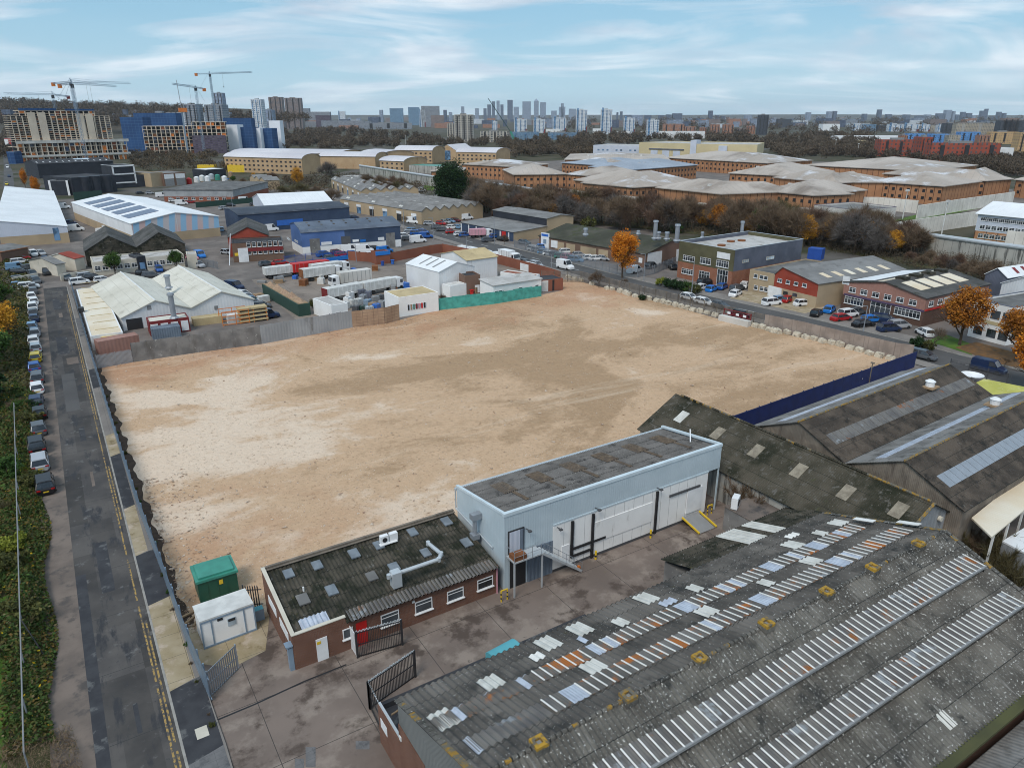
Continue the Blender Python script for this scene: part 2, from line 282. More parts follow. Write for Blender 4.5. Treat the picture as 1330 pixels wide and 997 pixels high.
surf('concrete_wall_pale', (.76, .72, .65), (.64, .6, .54), .2, .9, laps=(2.4, 0, .1, (.4, .38, .34)), stains=[((.42, .38, .32), .25, .55, .75, (1, 1, .3))])
bricks('brick_brown', (.2, .085, .05), (.15, .065, .042), (.2, .17, .15), stains=[((.06, .03, .02), .5, .6, .8)])
bricks('brick_red', (.34, .12, .06), (.26, .09, .045), (.28, .22, .18))
bricks('brick_tan', (.42, .3, .2), (.34, .24, .16), (.36, .31, .26))
bricks('brick_dark', (.13, .065, .045), (.1, .05, .036), (.14, .12, .1))
bricks('brick_orange', (.46, .19, .07), (.38, .15, .055), (.4, .25, .15))
surf('brick_far_orange', (.43, .215, .11), (.36, .175, .09), .25, .9, laps=(3.4, 0, .28, (.1, .05, .03)))
surf('brick_far_yellow', (.5, .35, .21), (.44, .3, .175), .15, .9, stains=[((.4, .24, .12), .2, .55, .7)])
surf('brick_far_tan', (.45, .34, .22), (.38, .29, .19), .15, .9)
surf('brick_far_red', (.28, .1, .06), (.22, .08, .05), .15, .9)
surf('brick_far_brown', (.2, .12, .09), (.16, .1, .07), .15, .9)
# --- metals, paints, glass
plain('trim_blue', (.6, .68, .72), .5); plain('steel_galv', (.36, .38, .41), .45, .4); plain('steel_blue', (.25, .33, .42), .5, .2); plain('steel_dark', (.03, .03, .033), .5); plain('steel_pale', (.55, .58, .6), .4, .3)
plain('white', (.8, .8, .8), .5); plain('white_dirty', (.66, .65, .62), .7, var=.25); plain('black', (.018, .018, .02), .6); plain('grey', (.25, .25, .25), .7); plain('dark_grey', (.08, .08, .085), .7)
plain('red', (.55, .015, .012), .5); plain('yellow', (.75, .5, .03), .6); plain('orange', (.7, .2, .03), .6); plain('hoard_blue', (.008, .022, .12), .5, var=.3)
plain('paint_blue', (.03, .14, .5), .5); plain('paint_royal', (.02, .08, .36), .5); plain('green_grp', (.01, .085, .055), .45, var=.2); plain('green_lid', (.05, .27, .2), .45, var=.2); plain('dark_green', (.02, .06, .045), .6); plain('teal_net', (.08, .4, .34), .8, var=.35)
plain('purple_dark', (.09, .06, .12), .8); plain('cyan_tarp', (.1, .38, .44), .6); plain('rust', (.25, .09, .03), .9, var=.4); plain('pink', (.6, .3, .35), .7); plain('plate_yellow', (.75, .5, .02), .5)
plain('wood', (.36, .24, .14), .9, var=.3); plain('maroon', (.2, .02, .02), .6); plain('tyre', (.02, .02, .02), .9); plain('lamp_white', (.75, .75, .72), .3); plain('lamp_red', (.4, .01, .01), .3)
def glassm(name, c, rough=.12):
    s = NB(name); return s.done(s.mix(s.step(s.noise(.35, 2), .4, .6), c, tuple(min(1, x * 2.4 + .02) for x in c)), rough, .8)
glassm('glass', (.02, .025, .03)); glassm('glass_blue', (.06, .12, .2)); glassm('car_glass', (.012, .014, .018), .08); glassm('glass_pale', (.25, .3, .34), .2)
for nm, c in dict(car_black=(.012, .012, .014), car_white=(.78, .78, .78), car_silver=(.42, .43, .45), car_grey=(.1, .105, .115), car_blue=(.02, .1, .36), car_navy=(.014, .03, .085), car_red=(.42, .015, .015), car_lightblue=(.18, .32, .48), car_yellow=(.75, .55, .02), car_green=(.1, .25, .2), car_pink=(.6, .25, .32), car_bright=(.02, .2, .62), car_maroon=(.12, .01, .02)).items():
    plain(nm, c, .28, .15 if nm not in ('car_white',) else 0, .6, .06)

def gmat():
    s = NB('ground'); a = s.noise(.006, 6, rough=.6); b = s.noise(.05, 5)
    c = s.mix(s.step(a, .4, .6), (.085, .075, .05), (.12, .11, .1)); c = s.mix(s.step(b, .45, .65), c, (.05, .055, .03)); s.done(c, .95, .1)
    s = NB('sand_lot'); p = s.pos(); px = s.n('ShaderNodeSeparateXYZ'); s.i(px.inputs[0], p); X_, Y_ = px.outputs[0], px.outputs[1]
    n1 = s.noise(.036, 9, s.mapv(p, (.72, 1, 1), (0, 0, R(-14)), (3, 8, 0)), .62, 1.1); n2 = s.noise(.16, 8, s.mapv(p, (.7, 1, 1), (0, 0, R(-16))), .66, .8); fine = s.noise(1.1, 8, None, .75)
    west = s.step(X_, 75.0, 0.0); v = s.math('ADD', s.math('ADD', s.math('MULTIPLY', n1, .62), s.math('MULTIPLY', n2, .3)), s.math('ADD', s.math('MULTIPLY', west, .085), s.math('MULTIPLY', fine, .08)))
    def blob(cx_, cy_, rx, ry):
        a_ = s.math('DIVIDE', s.math('SUBTRACT', X_, cx_), rx); b_ = s.math('DIVIDE', s.math('SUBTRACT', Y_, cy_), ry); return s.step(s.math('ADD', s.math('MULTIPLY', a_, a_), s.math('MULTIPLY', b_, b_)), 1.6, .1)
    v = s.math("ADD", s.math("SUBTRACT", s.math("ADD", v, .008), s.math('MULTIPLY', s.math('ADD', blob(44, 84, 24, 20), s.math('MULTIPLY', blob(85, 82, 26, 26), .55)), .075)), s.math('MULTIPLY', s.math('ADD', blob(40, 108, 34, 7), blob(92, 106, 14, 20), True), .06))
    base = s.mix(s.step(v, .44, .53), s.mix(fine, (.32, .205, .12), (.48, .325, .20)), s.mix(fine, (.45, .295, .18), (.66, .46, .305))); base = s.mix(s.math('MULTIPLY', s.step(v, .555, .635), .9), base, s.mix(fine, (.84, .70, .57), (.60, .44, .31)))
    red = s.math('MULTIPLY', s.step(s.noise(.07, 6, s.mapv(p, loc=(20, 4, 0)), .6, .6), .47, .62), s.math('MAXIMUM', s.step(s.math('ADD', Y_, s.math('MULTIPLY', n2, 14)), 117.0, 127.0), s.math('MULTIPLY', s.math('MULTIPLY', s.step(Y_, 88.0, 62.0), s.step(X_, 28.0, 10.0)), .75)))
    base = s.mix(s.math('MULTIPLY', s.math('ADD', red, s.math('MULTIPLY', s.step(s.math('ADD', Y_, s.math('MULTIPLY', n2, 14)), 121.0, 131.0), .5), True), .8), base, s.mix(fine, (.36, .18, .10), (.56, .34, .21)))
    streak = s.step(s.noise(.11, 7, s.mapv(p, (.22, 1.5, 1), (0, 0, R(-7))), .62, .7), .57, .66); base = s.mix(s.math('MULTIPLY', streak, .28), base, (.76, .61, .47))
    vor = s.n('ShaderNodeTexVoronoi'); s.i(vor.inputs['Vector'], p); vor.inputs['Scale'].default_value = 3.0; stones = s.step(vor.outputs['Distance'], .17, .08)
    base = s.mix(s.math('MULTIPLY', stones, s.step(s.noise(.15, 4), .42, .6)), base, (.74, .66, .57)); base = s.mix(s.math('MULTIPLY', s.step(s.noise(2.4, 6, None, .7), .55, .66), .5), base, (.2, .12, .07))
    s.bump(s.math('ADD', s.math('MULTIPLY', fine, 1.0), s.math('MULTIPLY', s.noise(.35, 6), 1.6)), .9, .2); s.done(base, .95, .1)
gmat()
surf('asphalt', (.1, .09, .083), (.062, .057, .055), .25, .85, cell=(2.1, 6.3, .35), stains=[((.038, .038, .042), .35, .52, .64, (2, .5, 1)), ((.15, .145, .14), .8, .58, .72), ((.05, .05, .052), 3, .6, .7)], laps=(0, 7.3, .05, (.04, .04, .04)), nb=.01)
surf('asphalt_far', (.1, .095, .093), (.075, .072, .071), .08, .85, stains=[((.06, .06, .062), .1, .55, .7), ((.17, .16, .15), .3, .6, .72)])
surf('lane_brown', (.19, .15, .125), (.135, .108, .092), .4, .9, stains=[((.08, .07, .065), .6, .5, .7), ((.045, .045, .045), .35, .6, .75)])
surf('paving', (.19, .162, .145), (.14, .12, .108), .15, .9, stains=[((.22, .19, .17), .12, .5, .7), ((.08, .073, .068), .3, .58, .75)], cell=(5, 5, .12))
surf('pavement', (.24, .215, .195), (.19, .17, .155), .2, .9, laps=(1.8, 0, .03, (.13, .12, .11)), stains=[((.12, .11, .1), .5, .56, .75)])
surf('yard_concrete', (.2, .155, .13), (.145, .112, .094), .16, .85, spec=.35, laps=(6.1, 6.1, .05, (.06, .05, .045)), stains=[((.26, .21, .175), .25, .48, .62), ((.085, .062, .05), .3, .52, .64), ((.04, .033, .028), 1.0, .66, .78), ((.16, .14, .06), .4, .66, .78)], nb=.006)
surf('yard_far', (.26, .215, .18), (.2, .165, .14), .1, .9, laps=(5, 5, .06, (.12, .1, .085)), stains=[((.11, .09, .075), .25, .54, .72)])
surf('tan_concrete', (.38, .31, .21), (.3, .235, .14), .4, .9, stains=[((.45, .36, .28), .6, .5, .65), ((.2, .15, .08), .8, .55, .72)], laps=(2.8, 2.8, .04, (.16, .13, .09)))
surf('tarmac_dark', (.05, .05, .055), (.035, .035, .04), .8, .8, stains=[((.11, .11, .11), .6, .56, .64)])
surf('slab_grey', (.17, .165, .165), (.13, .125, .125), 1, .85, stains=[((.08, .08, .085), .7, .52, .64)], laps=(.9, .6, .02, (.1, .1, .1)))
surf('edge_dark', (.07, .046, .032), (.045, .03, .022), 1.2, .95, stains=[((.2, .15, .1), 2.2, .62, .7)], nb=.03)
surf('grass_green', (.09, .17, .02), (.06, .12, .018), .5, .95, stains=[((.16, .12, .05), .3, .58, .72)], nb=.03)
surf('grass_dull', (.085, .085, .035), (.06, .06, .03), .3, .95, stains=[((.12, .09, .05), .2, .5, .7)])
surf('leaf_litter', (.2, .1, .035), (.12, .075, .04), 1.2, .95, nb=.03)
surf('line_yellow', (.42, .27, .08), (.32, .21, .08), 2, .8, stains=[((.09, .08, .07), 2.5, .46, .56)])
surf('line_white', (.6, .6, .58), (.5, .5, .48), 1, .8, stains=[((.2, .2, .2), 2, .58, .7)])
surf('kerb', (.34, .32, .29), (.26, .245, .225), 1, .9, laps=(.9, 0, .02, (.15, .14, .13)))
surf('hills_far', (.075, .06, .042), (.04, .04, .028), .006, .95, stains=[((.26, .24, .22), .03, .6, .66), ((.12, .07, .03), .012, .58, .68)])
surf('water', (.12, .14, .15), (.1, .12, .13), .01, .2)
def sheet(name, pts, z, mat, kind='structure'):
    m = M(); m.poly([(x, y, z) for x, y in pts], [(x, y) for x, y in pts]); o = m.build(name, [mat]); o['kind'] = kind; return o
def rect(x0, y0, x1, y1): return [(x0, y0), (x1, y0), (x1, y1), (x0, y1)]
def pxp(pts): return [tuple(P(x, y)[:2]) for x, y in pts]
sheet('ground', rect(-16000, -3000, 16000, 17000), 0, 'ground')
sheet('estate_ground', [(-60, -40), (175, -40), (175, 330), (130, 420), (-60, 420)], .02, 'paving')
SITE = [(2.5, 128.6), (7.8, 129), (28.2, 128.2), (45.8, 129.8), (55.5, 129.6), (66, 133), (83.6, 131), (98.6, 133.6), (100, 144), (104.5, 145), (107.9, 138.7), (109.3, 117.3), (109.8, 93.9), (112.8, 78), (115.2, 63.7), (116.8, 60.2), (73.8, 56.6), (57, 57), (54, 53), (53, 51), (9.2, 51.5), (4, 53), (3.2, 56), (2.6, 75)]
sheet('sand_ground', SITE, .06, 'sand_lot')
sheet('yard', [(3.4, 30), (60, 30), (60, 51.4), (9.2, 51.4), (3.3, 53)], .03, 'yard_concrete')
sheet('lorry_yard', [(38, 136), (100, 136), (116, 138), (116, 150), (108, 178), (62, 184), (40, 184)], .03, 'yard_far')
# side road on the left
sheet('road_side', [(-3.7, -10), (1.0, -10), (1.0, 200), (-3.7, 200)], .06, 'asphalt')
sheet('road_lane', [(-6.1, -10), (-3.7, -10), (-3.7, 205), (-6.1, 205)], .056, 'lane_brown')
sheet('road_lane_patch', [(-3.7, -10), (-2.9, -10), (-2.9, 66), (-3.7, 66)], .064, 'tarmac_dark')
for a, b, mt in ((30, 39, 'asphalt_far'), (44, 47, 'tarmac_dark'), (62, 71, 'tarmac_dark'), (84, 88, 'lane_brown'), (98, 103, 'tarmac_dark'), (110, 128, 'asphalt_far'), (133, 137, 'lane_brown'), (140, 152, 'tarmac_dark'), (168, 172, 'lane_brown'), (176, 186, 'tarmac_dark')): sheet('road_patch', rect(-2.6 + (a % 5) * .35, a, -.9 + (a % 2) * 1.0, b), .064, mt)
m = M(); m.box(1.0, -10, 0, 1.16, 200, .15); o = m.build('kerb', ['kerb']); o['kind'] = 'structure'
sheet('pavement_side', [(1.16, -10), (2.6, -10), (3.5, 40), (2.3, 100), (1.7, 195), (1.16, 195)], .14, 'pavement')
for i, (y0, y1, mt) in enumerate(((20, 33.5, 'concrete_pale'), (34, 39.5, 'slab_grey'), (39.5, 46.8, 'tarmac_dark'), (46.8, 58, 'tan_concrete'), (58, 66.5, 'tarmac_dark'), (66.5, 76.5, 'tan_concrete'), (76.5, 91, 'tarmac_dark'), (91, 98, 'tan_concrete'), (99, 112, 'pavement'), (118, 128, 'tarmac_dark'), (150, 165, 'slab_grey'))):
    sk = .5; xo = 3.35 if y1 < 50 else 2.9 if y1 < 70 else 2.25; sheet('pavement_patch', [(1.17, y0), (xo, y0 + sk), (xo, y1 + sk), (1.17, y1)], .146, mt)
for x in (.42, .68):
    m = M(); y = 32
    while y < 190:
        l = 7 + RNG.random() * 14
        if RNG.random() > .1: m.quad((x, y, .069), (x + .13, y, .069), (x + .13, min(190, y + l), .069), (x, min(190, y + l), .069))
        y += l + RNG.random() * .9
    o = m.build('road_line', ['line_yellow']); o['kind'] = 'structure'
m = M(); m.box(2.0, 41.3, .14, 2.75, 42.3, .155); tag(m.build('manhole_cover', ['render_cream']), 'pale square inspection cover in the grey pavement beside the yard gate', 'manhole cover')
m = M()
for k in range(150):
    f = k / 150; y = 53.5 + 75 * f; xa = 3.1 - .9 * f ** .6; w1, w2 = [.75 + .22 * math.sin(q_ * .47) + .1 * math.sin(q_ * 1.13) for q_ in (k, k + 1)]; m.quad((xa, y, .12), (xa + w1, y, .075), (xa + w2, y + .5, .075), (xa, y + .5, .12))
o = m.build('fence_edge', ['edge_dark']); o['kind'] = 'structure'  # dark brown strip of uneven width along the plot side of the palisade
sheet('tan_apron', pxp([(232, 842), (262, 862), (300, 868), (345, 845), (350, 800), (330, 775), (240, 790)]), .04, 'tan_concrete')
for q in ((383, 985, 395, 997), (397, 970, 410, 996), (462, 962, 480, 973)): sheet('yard_patch', pxp([(q[0], q[3]), (q[2], q[3]), (q[2], q[1]), (q[0], q[1])]), .036, 'slab_grey')
sheet('yard_patch', pxp([(372, 850), (385, 866), (430, 850), (415, 838)]), .036, 'pavement')
m = M(); pts = pxp([(275, 938), (330, 915), (395, 885), (450, 863)])
for a, b in zip(pts, pts[1:]): d = (Vector(b) - Vector(a)).normalized(); n_ = Vector((-d.y, d.x)) * .07; m.quad((a[0] - n_.x, a[1] - n_.y, .04), (b[0] - n_.x, b[1] - n_.y, .04), (b[0] + n_.x, b[1] + n_.y, .04), (a[0] + n_.x, a[1] + n_.y, .04))
o = m.build('yard_line', ['black']); o['kind'] = 'structure'
# main road on the right
FK = [(131, 400), (131, 333), (124, 285), (118.6, 241), (118.4, 203), (119.7, 174.6), (120.1, 139.5), (120.8, 126.6), (123.1, 106.5), (125.3, 88.9), (126.5, 65.7), (126.5, 20)]
def off(pl, d): return [(x + d, y) for x, y in pl]
def band(name, d0, d1, z, mat): a = off(FK, d0); b = off(FK, d1); return sheet(name, a + b[::-1], z, mat)
band('road_main', -8.6, 0, .06, 'asphalt_far'); band('pavement_far', 0.15, 4.2, .14, 'pavement'); band('pavement_near', -11.2, -8.75, .14, 'pavement')
for d in (0, -8.75):
    m = M()
    for a, b in zip(FK, FK[1:]): m.slab((b[0] + d, b[1], .15), (b[0] + d + .15, b[1], .15), (a[0] + d + .15, a[1], .15), (a[0] + d, a[1], .15), .15)
    o = m.build('kerb', ['kerb']); o['kind'] = 'structure'
m = M()
def fkx(y):
    for a, b in zip(FK, FK[1:]):
        if b[1] <= y <= a[1]: return a[0] + (b[0] - a[0]) * (a[1] - y) / (a[1] - b[1])
    return FK[-1][0]
for y in range(24, 330, 9):
    x = fkx(y) - 4.3; m.quad((x - .08, y, .068), (x + .08, y, .068), (x + .08 + fkx(y + 4) - fkx(y), y + 4, .068), (x - .08 + fkx(y + 4) - fkx(y), y + 4, .068))
o = m.build('road_markings', ['line_white']); o['kind'] = 'structure'
sheet('verge_grass', pxp([(1205, 444), (1225, 434), (1268, 450), (1262, 462)]), .15, 'grass_green')
sheet('verge_leaves', pxp([(1240, 452), (1268, 445), (1330, 462), (1330, 480), (1290, 472)]), .152, 'leaf_litter')
for q in ([(1000, 398), (1045, 408), (1075, 400), (1020, 385)], [(948, 388), (1000, 398), (1010, 385), (965, 378)]): sheet('forecourt', pxp(q), .15, 'tan_concrete')
# further ground: prison plot, lawns, verges
sheet('prison_ground', [(150, 190), (400, 150), (640, 380), (420, 560), (250, 560), (185, 400)], .03, 'paving')
for q in ([(735, 276), (722, 264), (716, 262), (712, 276), (728, 282)], [(1147, 290), (1190, 285), (1246, 276), (1276, 270), (1276, 266), (1190, 279)], [(1246, 315), (1310, 318), (1300, 312), (1250, 308)], [(478, 229), (512, 236), (520, 231), (490, 226)], [(548, 246), (562, 248), (566, 243), (552, 240)]): sheet('lawn', pxp(q), .05, 'grass_green')
sheet('bank_ground', pxp([(560, 262), (690, 285), (860, 300), (1040, 318), (1330, 372), (1330, 340), (1200, 322), (1000, 290), (800, 262), (600, 235)]), .05, 'grass_dull')
sheet('far_road', pxp([(4, 262), (20, 262), (17, 225), (9, 205), (5, 190), (3, 190), (5, 215)]), .05, 'asphalt_far')
# wooded hills on the horizon
def hills(pts, D, depth, mat='hills_far'):
    m = M(); q = [PD(x, y, D) for x, y in pts]
    for a, b in zip(q, q[1:]):
        d = Vector((SA, CA, 0)) * depth; f_ = Vector((SA, CA, 0)) * depth * .8; m.quad((a.x - f_.x, a.y - f_.y, 0), (b.x - f_.x, b.y - f_.y, 0), b, a, 0); m.quad(a, b, b + d, a + d, 0)
    o = m.build('hills', [mat]); o['kind'] = 'structure'
hills([(-260, 130), (-120, 131), (-60, 131), (-10, 132.5), (20, 132), (50, 134), (80, 136), (110, 138), (150, 137), (190, 139), (230, 139), (262, 142), (290, 146), (320, 150), (345, 152.5)], 2400, 900)
hills([(350, 151.5), (420, 149.5), (520, 149.5), (640, 149.8), (760, 149.3), (880, 149.6), (960, 149), (1060, 148.6), (1140, 149), (1250, 150), (1400, 149.5), (1600, 150)], 13000, 800)
# ---------------------------------------------------------------- buildings
CAMP = Vector((0, 0, HC))
WCACHE = {}; DBG = []
def win_mesh(w, h, style):
    k = (round(w, 1), round(h, 1), style)
    if k in WCACHE: return WCACHE[k]
    w, h = max(k[0], .3), max(k[1], .3); fr, gl = {'w': ('white', 'glass'), 'd': ('dark_grey', 'glass'), 'p': ('white', 'glass_pale'), 'b': ('grey', 'glass_blue'), 'c': ('render_cream', 'glass_pale'), 'k': ('black', 'black'), 'h': ('white', 'glass')}[style]
    m = M(); t = .07 if style != 'd' else .04; y = -.06
    m.box(-w / 2, y, 0, w / 2, .02, t); m.box(-w / 2, y, h - t, w / 2, .02, h); m.box(-w / 2, y, t, -w / 2 + t, .02, h - t); m.box(w / 2 - t, y, t, w / 2, .02, h - t)
    n = max(1, int(round(w / (.75 if style != 'h' else 1.1))))
    for i in range(1, n): x = -w / 2 + w * i / n; m.box(x - t / 2, y + .01, t, x + t / 2, .02, h - t)
    if h > .9 and style in 'wh': m.box(-w / 2 + t, y + .012, h * .66, w / 2 - t, .02, h * .66 + t * .8)
    if style in 'wh': m.box(-w / 2 - .08, -.16, -.07, w / 2 + .08, .02, 0)
    p = M(); p.quad((-w / 2 + t, -.025, t), (w / 2 - t, -.025, t), (w / 2 - t, -.025, h - t), (-w / 2 + t, -.025, h - t))
    WCACHE[k] = (m.mesh('window', [fr]), p.mesh('pane', [gl])); return WCACHE[k]
class Bd:
    """one building: an Empty at its left near corner, X along its front, Y into its depth"""
    def __init__(s, name, label, cat, A, B, D, h, group=None, tidy=None):
        a = A if isinstance(A, Vector) else P(*A); b = B if isinstance(B, Vector) else P(*B); a = Vector((a.x, a.y, 0)); b = Vector((b.x, b.y, 0)); d = b - a; rot = math.atan2(d.y, d.x)
        if tidy: q = math.pi / 2; g = round(rot / q) * q; rot = g if abs(rot - g) < R(tidy) else rot
        s.L = d.length; s.u = Vector((math.cos(rot), math.sin(rot), 0)); s.n = Vector((-s.u.y, s.u.x, 0)); s.a = a; s.rot = rot
        if isinstance(D, tuple): s.D = abs((P(*D) - b).dot(s.n)) if len(D) > 1 else D[0]
        else: s.D = D
        s.h = hgt(a, h[0]) if isinstance(h, tuple) else h
        s.e = empty(name, label, cat, a, rot, group); s.kind = None; s.th = .12
    def part(s, name, m, mats, smooth=False): return m.build(name, mats, s.e, smooth=smooth)
    def prof(s, side):                  # roof profile over one side, as (along, height)
        k, L, D, h, r = s.kind, s.L, s.D, s.h, s.r
        if side in 'fb':
            if k == 'gv':
                w = L / s.nb; out = [(0, h)]
                for i in range(s.nb): out += [(i * w + w * s.rp, h + r), (i * w + w, h)]
                return out
            if k == 'mu': return [(0, h), (L, h + r)]
            if k == 'mv': return [(0, h), (L, h)] if side == 'f' else [(0, h + r), (L, h + r)]
            return [(0, h), (L, h)]
        if k == 'gu':
            w = D / s.nb; out = [(0, h)]
            for i in range(s.nb): out += [(i * w + w * s.rp, h + r), (i * w + w, h)]
            return out
        if k == 'mv': return [(0, h), (D, h + r)]
        if k == 'mu': return [(0, h), (D, h)] if side == 'l' else [(0, h + r), (D, h + r)]
        if k == 'barrel': return [(0, h)] + [(D * (1 - math.cos(t)) / 2, h + r * math.sin(t)) for t in np.linspace(0, math.pi, 9)[1:-1]] + [(D, h)]
        if k == 'curve': return [(0, h)] + [(D * .12 * (1 - math.cos(t)), h + r * .45 * math.sin(t)) for t in np.linspace(0, math.pi / 2, 5)[1:]] + [(D * .55, h + r), (D, h + r * .5)]
        return [(0, h), (D, h)]
    def zr(s, u, v):                    # roof height
        pr = s.prof('f') if s.kind in ('gv', 'mu') else s.prof('l'); t = u if s.kind in ('gv', 'mu') else v
        for (a, za), (b, zb) in zip(pr, pr[1:]):
            if a - 1e-6 <= t <= b + 1e-6: return za + (zb - za) * (t - a) / ((b - a) or 1)
        return s.h
    def shell(s, kind, wall, roof, r=1.5, o=.25, n=1, rp=.5, bands=(), par=.5, th=.12, sidemat=None, ridge=None, roofname='roof', wt=.22, copmat=None, roof2=None):
        DBG.append((s.e.name, tuple(round(x, 1) for x in s.a[:2]), round(s.L, 1), round(s.D, 1), round(s.h, 1), round(r, 1), round(math.degrees(s.rot)))); s.th = th; s.kind = kind; s.r = r; s.nb = n; s.rp = rp; L, D, h = s.L, s.D, s.h; mats = [wall] + [b[1] for b in bands] + ([sidemat] if sidemat else []); m = M()
        def P3(side, t, z): return {'f': (t, 0, z), 'b': (t, D, z), 'l': (0, t, z), 'r': (L, t, z)}[side]
        if kind == 'flat':
            s.h = h = h; H = h + par
            for side in 'fbrl':
                z0 = 0; T = L if side in 'fb' else D; bb = list(bands) + [(H, wall)]
                for bi, (zt, mt) in enumerate(bb):
                    mi = mats.index(mt) if not (bi == len(bb) - 1 and sidemat and side in 'lr') else len(mats) - 1
                    x = {'f': (0, 0, L, wt), 'b': (0, D - wt, L, D), 'l': (0, wt, wt, D - wt), 'r': (L - wt, wt, L, D - wt)}[side]; m.box(x[0], x[1], z0, x[2], x[3], zt, mi); z0 = zt
            s.part('wall', m, mats); q = M(); q.box(wt, wt, h - .15, L - wt, D - wt, h); s.part(roofname, q, [roof])
            if copmat:
                c = M()
                for x in ((-.04, -.04, L + .04, wt + .03), (-.04, D - wt - .03, L + .04, D + .04), (-.04, wt + .03, wt + .03, D - wt - .03), (L - wt - .03, wt + .03, L + .04, D - wt - .03)): c.box(x[0], x[1], H + .002, x[2], x[3], H + .08)
                s.part('parapet_coping', c, [copmat])
            return s
        for side in 'fbrl':
            pr = s.prof(side); z0 = 0
            for bi, (zt, mt) in enumerate(bands):
                T = L if side in 'fb' else D; a, b = (P3(side, 0, z0), P3(side, T, z0)); c, d = (P3(side, T, zt), P3(side, 0, zt)); m.poly((a, b, c, d) if side in 'fr' else (b, a, d, c), [(0, z0), (T, z0), (T, zt), (0, zt)] if side in 'fr' else [(T, z0), (0, z0), (0, zt), (T, zt)], 1 + bi); z0 = zt
            mi = len(mats) - 1 if (sidemat and side in 'lr') else 0
            for (t0, za), (t1, zb) in zip(pr, pr[1:]):
                a, b, c, d = P3(side, t0, z0), P3(side, t1, z0), P3(side, t1, zb), P3(side, t0, za); m.poly((a, b, c, d) if side in 'fr' else (b, a, d, c), [(t0, z0), (t1, z0), (t1, zb), (t0, za)] if side in 'fr' else [(t1, z0), (t0, z0), (t0, za), (t1, zb)], mi)
        s.part('wall', m, mats); q = M()
        if kind == 'hip':
            rr = min(L, D) / 2 * .98; e = [(-o, -o, h), (L + o, -o, h), (L + o, D + o, h), (-o, D + o, h)]
            if L >= D: k1, k2 = (rr, D / 2, h + r), (L - rr, D / 2, h + r); F_ = [(e[0], e[1], k2, k1), (e[1], e[2], k2), (e[2], e[3], k1, k2), (e[3], e[0], k1)]
            else: k1, k2 = (L / 2, rr, h + r), (L / 2, D - rr, h + r); F_ = [(e[0], e[1], k1), (e[1], e[2], k2, k1), (e[2], e[3], k2), (e[3], e[0], k1, k2)]
            for f in F_: q.poly(f)
            for a, b in zip(e, e[1:] + e[:1]): q.quad((*a[:2], h - .35), (*b[:2], h - .35), b, a)
            s.part(roofname, q, [roof]); return s
        z = lambda v: v + th
        if kind in ('gv', 'mu'):
            pr = s.prof('f')
            for i, ((t0, za), (t1, zb)) in enumerate(zip(pr, pr[1:])):
                g = (zb - za) / (t1 - t0); a0 = t0 - (o if i == 0 else 0); a1 = t1 + (o if i == len(pr) - 2 else 0); A_ = za - g * (t0 - a0); B_ = zb + g * (a1 - t1)
                if zb > za or kind == 'mu': q.slab((a0, D + o, z(A_)), (a0, -o, z(A_)), (a1, -o, z(B_)), (a1, D + o, z(B_)), th, (i % 2) if roof2 else 0)
                else: q.slab((a1, -o, z(B_)), (a1, D + o, z(B_)), (a0, D + o, z(A_)), (a0, -o, z(A_)), th, (i % 2) if roof2 else 0)
        else:
            pr = s.prof('l')
            for i, ((t0, za), (t1, zb)) in enumerate(zip(pr, pr[1:])):
                g = (zb - za) / (t1 - t0); a0 = t0 - (o if i == 0 else 0); a1 = t1 + (o if i == len(pr) - 2 else 0); A_ = za - g * (t0 - a0); B_ = zb + g * (a1 - t1)
                if kind in ('barrel', 'curve') : A_, B_ = za, zb
                if zb >= za: q.slab((-o, a0, z(A_)), (L + o, a0, z(A_)), (L + o, a1, z(B_)), (-o, a1, z(B_)), th, (i % 2) if roof2 else 0)
                else: q.slab((L + o, a1, z(B_)), (-o, a1, z(B_)), (-o, a0, z(A_)), (L + o, a0, z(A_)), th, (i % 2) if roof2 else 0)
        s.part(roofname, q, [roof] + ([roof2] if roof2 else []))
        if ridge:
            c = M(); peaks = [t for i, (t, zz_) in enumerate(pr) if 0 < i < len(pr) - 1 and zz_ > pr[i - 1][1] and zz_ > pr[i + 1][1]]
            for t in peaks:
                if kind == 'gv': c.tube((t, -o - .03, s.h + r + th), (t, D + o + .03, s.h + r + th), .12, n=6)
                else: c.tube((-o - .03, t, s.h + r + th), (L + o + .03, t, s.h + r + th), .12, n=6)
            s.part('ridge_cap', c, [ridge])
        return s
    def hit(s, side, px, py):           # where a pixel's sight line meets a wall
        d = PD(px, py, 100) - CAMP
        if side in 'fb': n_, c0 = s.n, (s.a if side == 'f' else s.a + s.n * s.D)
        else: n_, c0 = s.u, (s.a if side == 'l' else s.a + s.u * s.L)
        t = (c0 - CAMP).dot(n_) / d.dot(n_); p = CAMP + d * t; q = p - s.a
        return (q.dot(s.u) if side in 'fb' else q.dot(s.n)), p.z
    def place(s, side, t, z):
        return {'f': ((t, -.004, z), 0), 'b': ((t, s.D + .004, z), math.pi), 'r': ((s.L + .004, t, z), math.pi / 2), 'l': ((-.004, t, z), -math.pi / 2)}[side]
    def win(s, side, t, z, w, h, style='w', name='window', pane=True):
        me, pm = win_mesh(w, h, style); loc, rt = s.place(side, t, z); o = link(name, me, s.e, loc, rt)
        if pane: link('pane', pm, o)
        else: link('pane', pm, o)
        return o
    def wpx(s, side, x0, y0, x1, y1, style='w', name='window'):   # window filling a pixel rectangle
        cx, cy = (x0 + x1) / 2, (y0 + y1) / 2; t0, _ = s.hit(side, x0, cy); t1, _ = s.hit(side, x1, cy); t, za = s.hit(side, cx, y1); _, zb = s.hit(side, cx, y0)
        return s.win(side, t, za, abs(t1 - t0), zb - za, style, name)
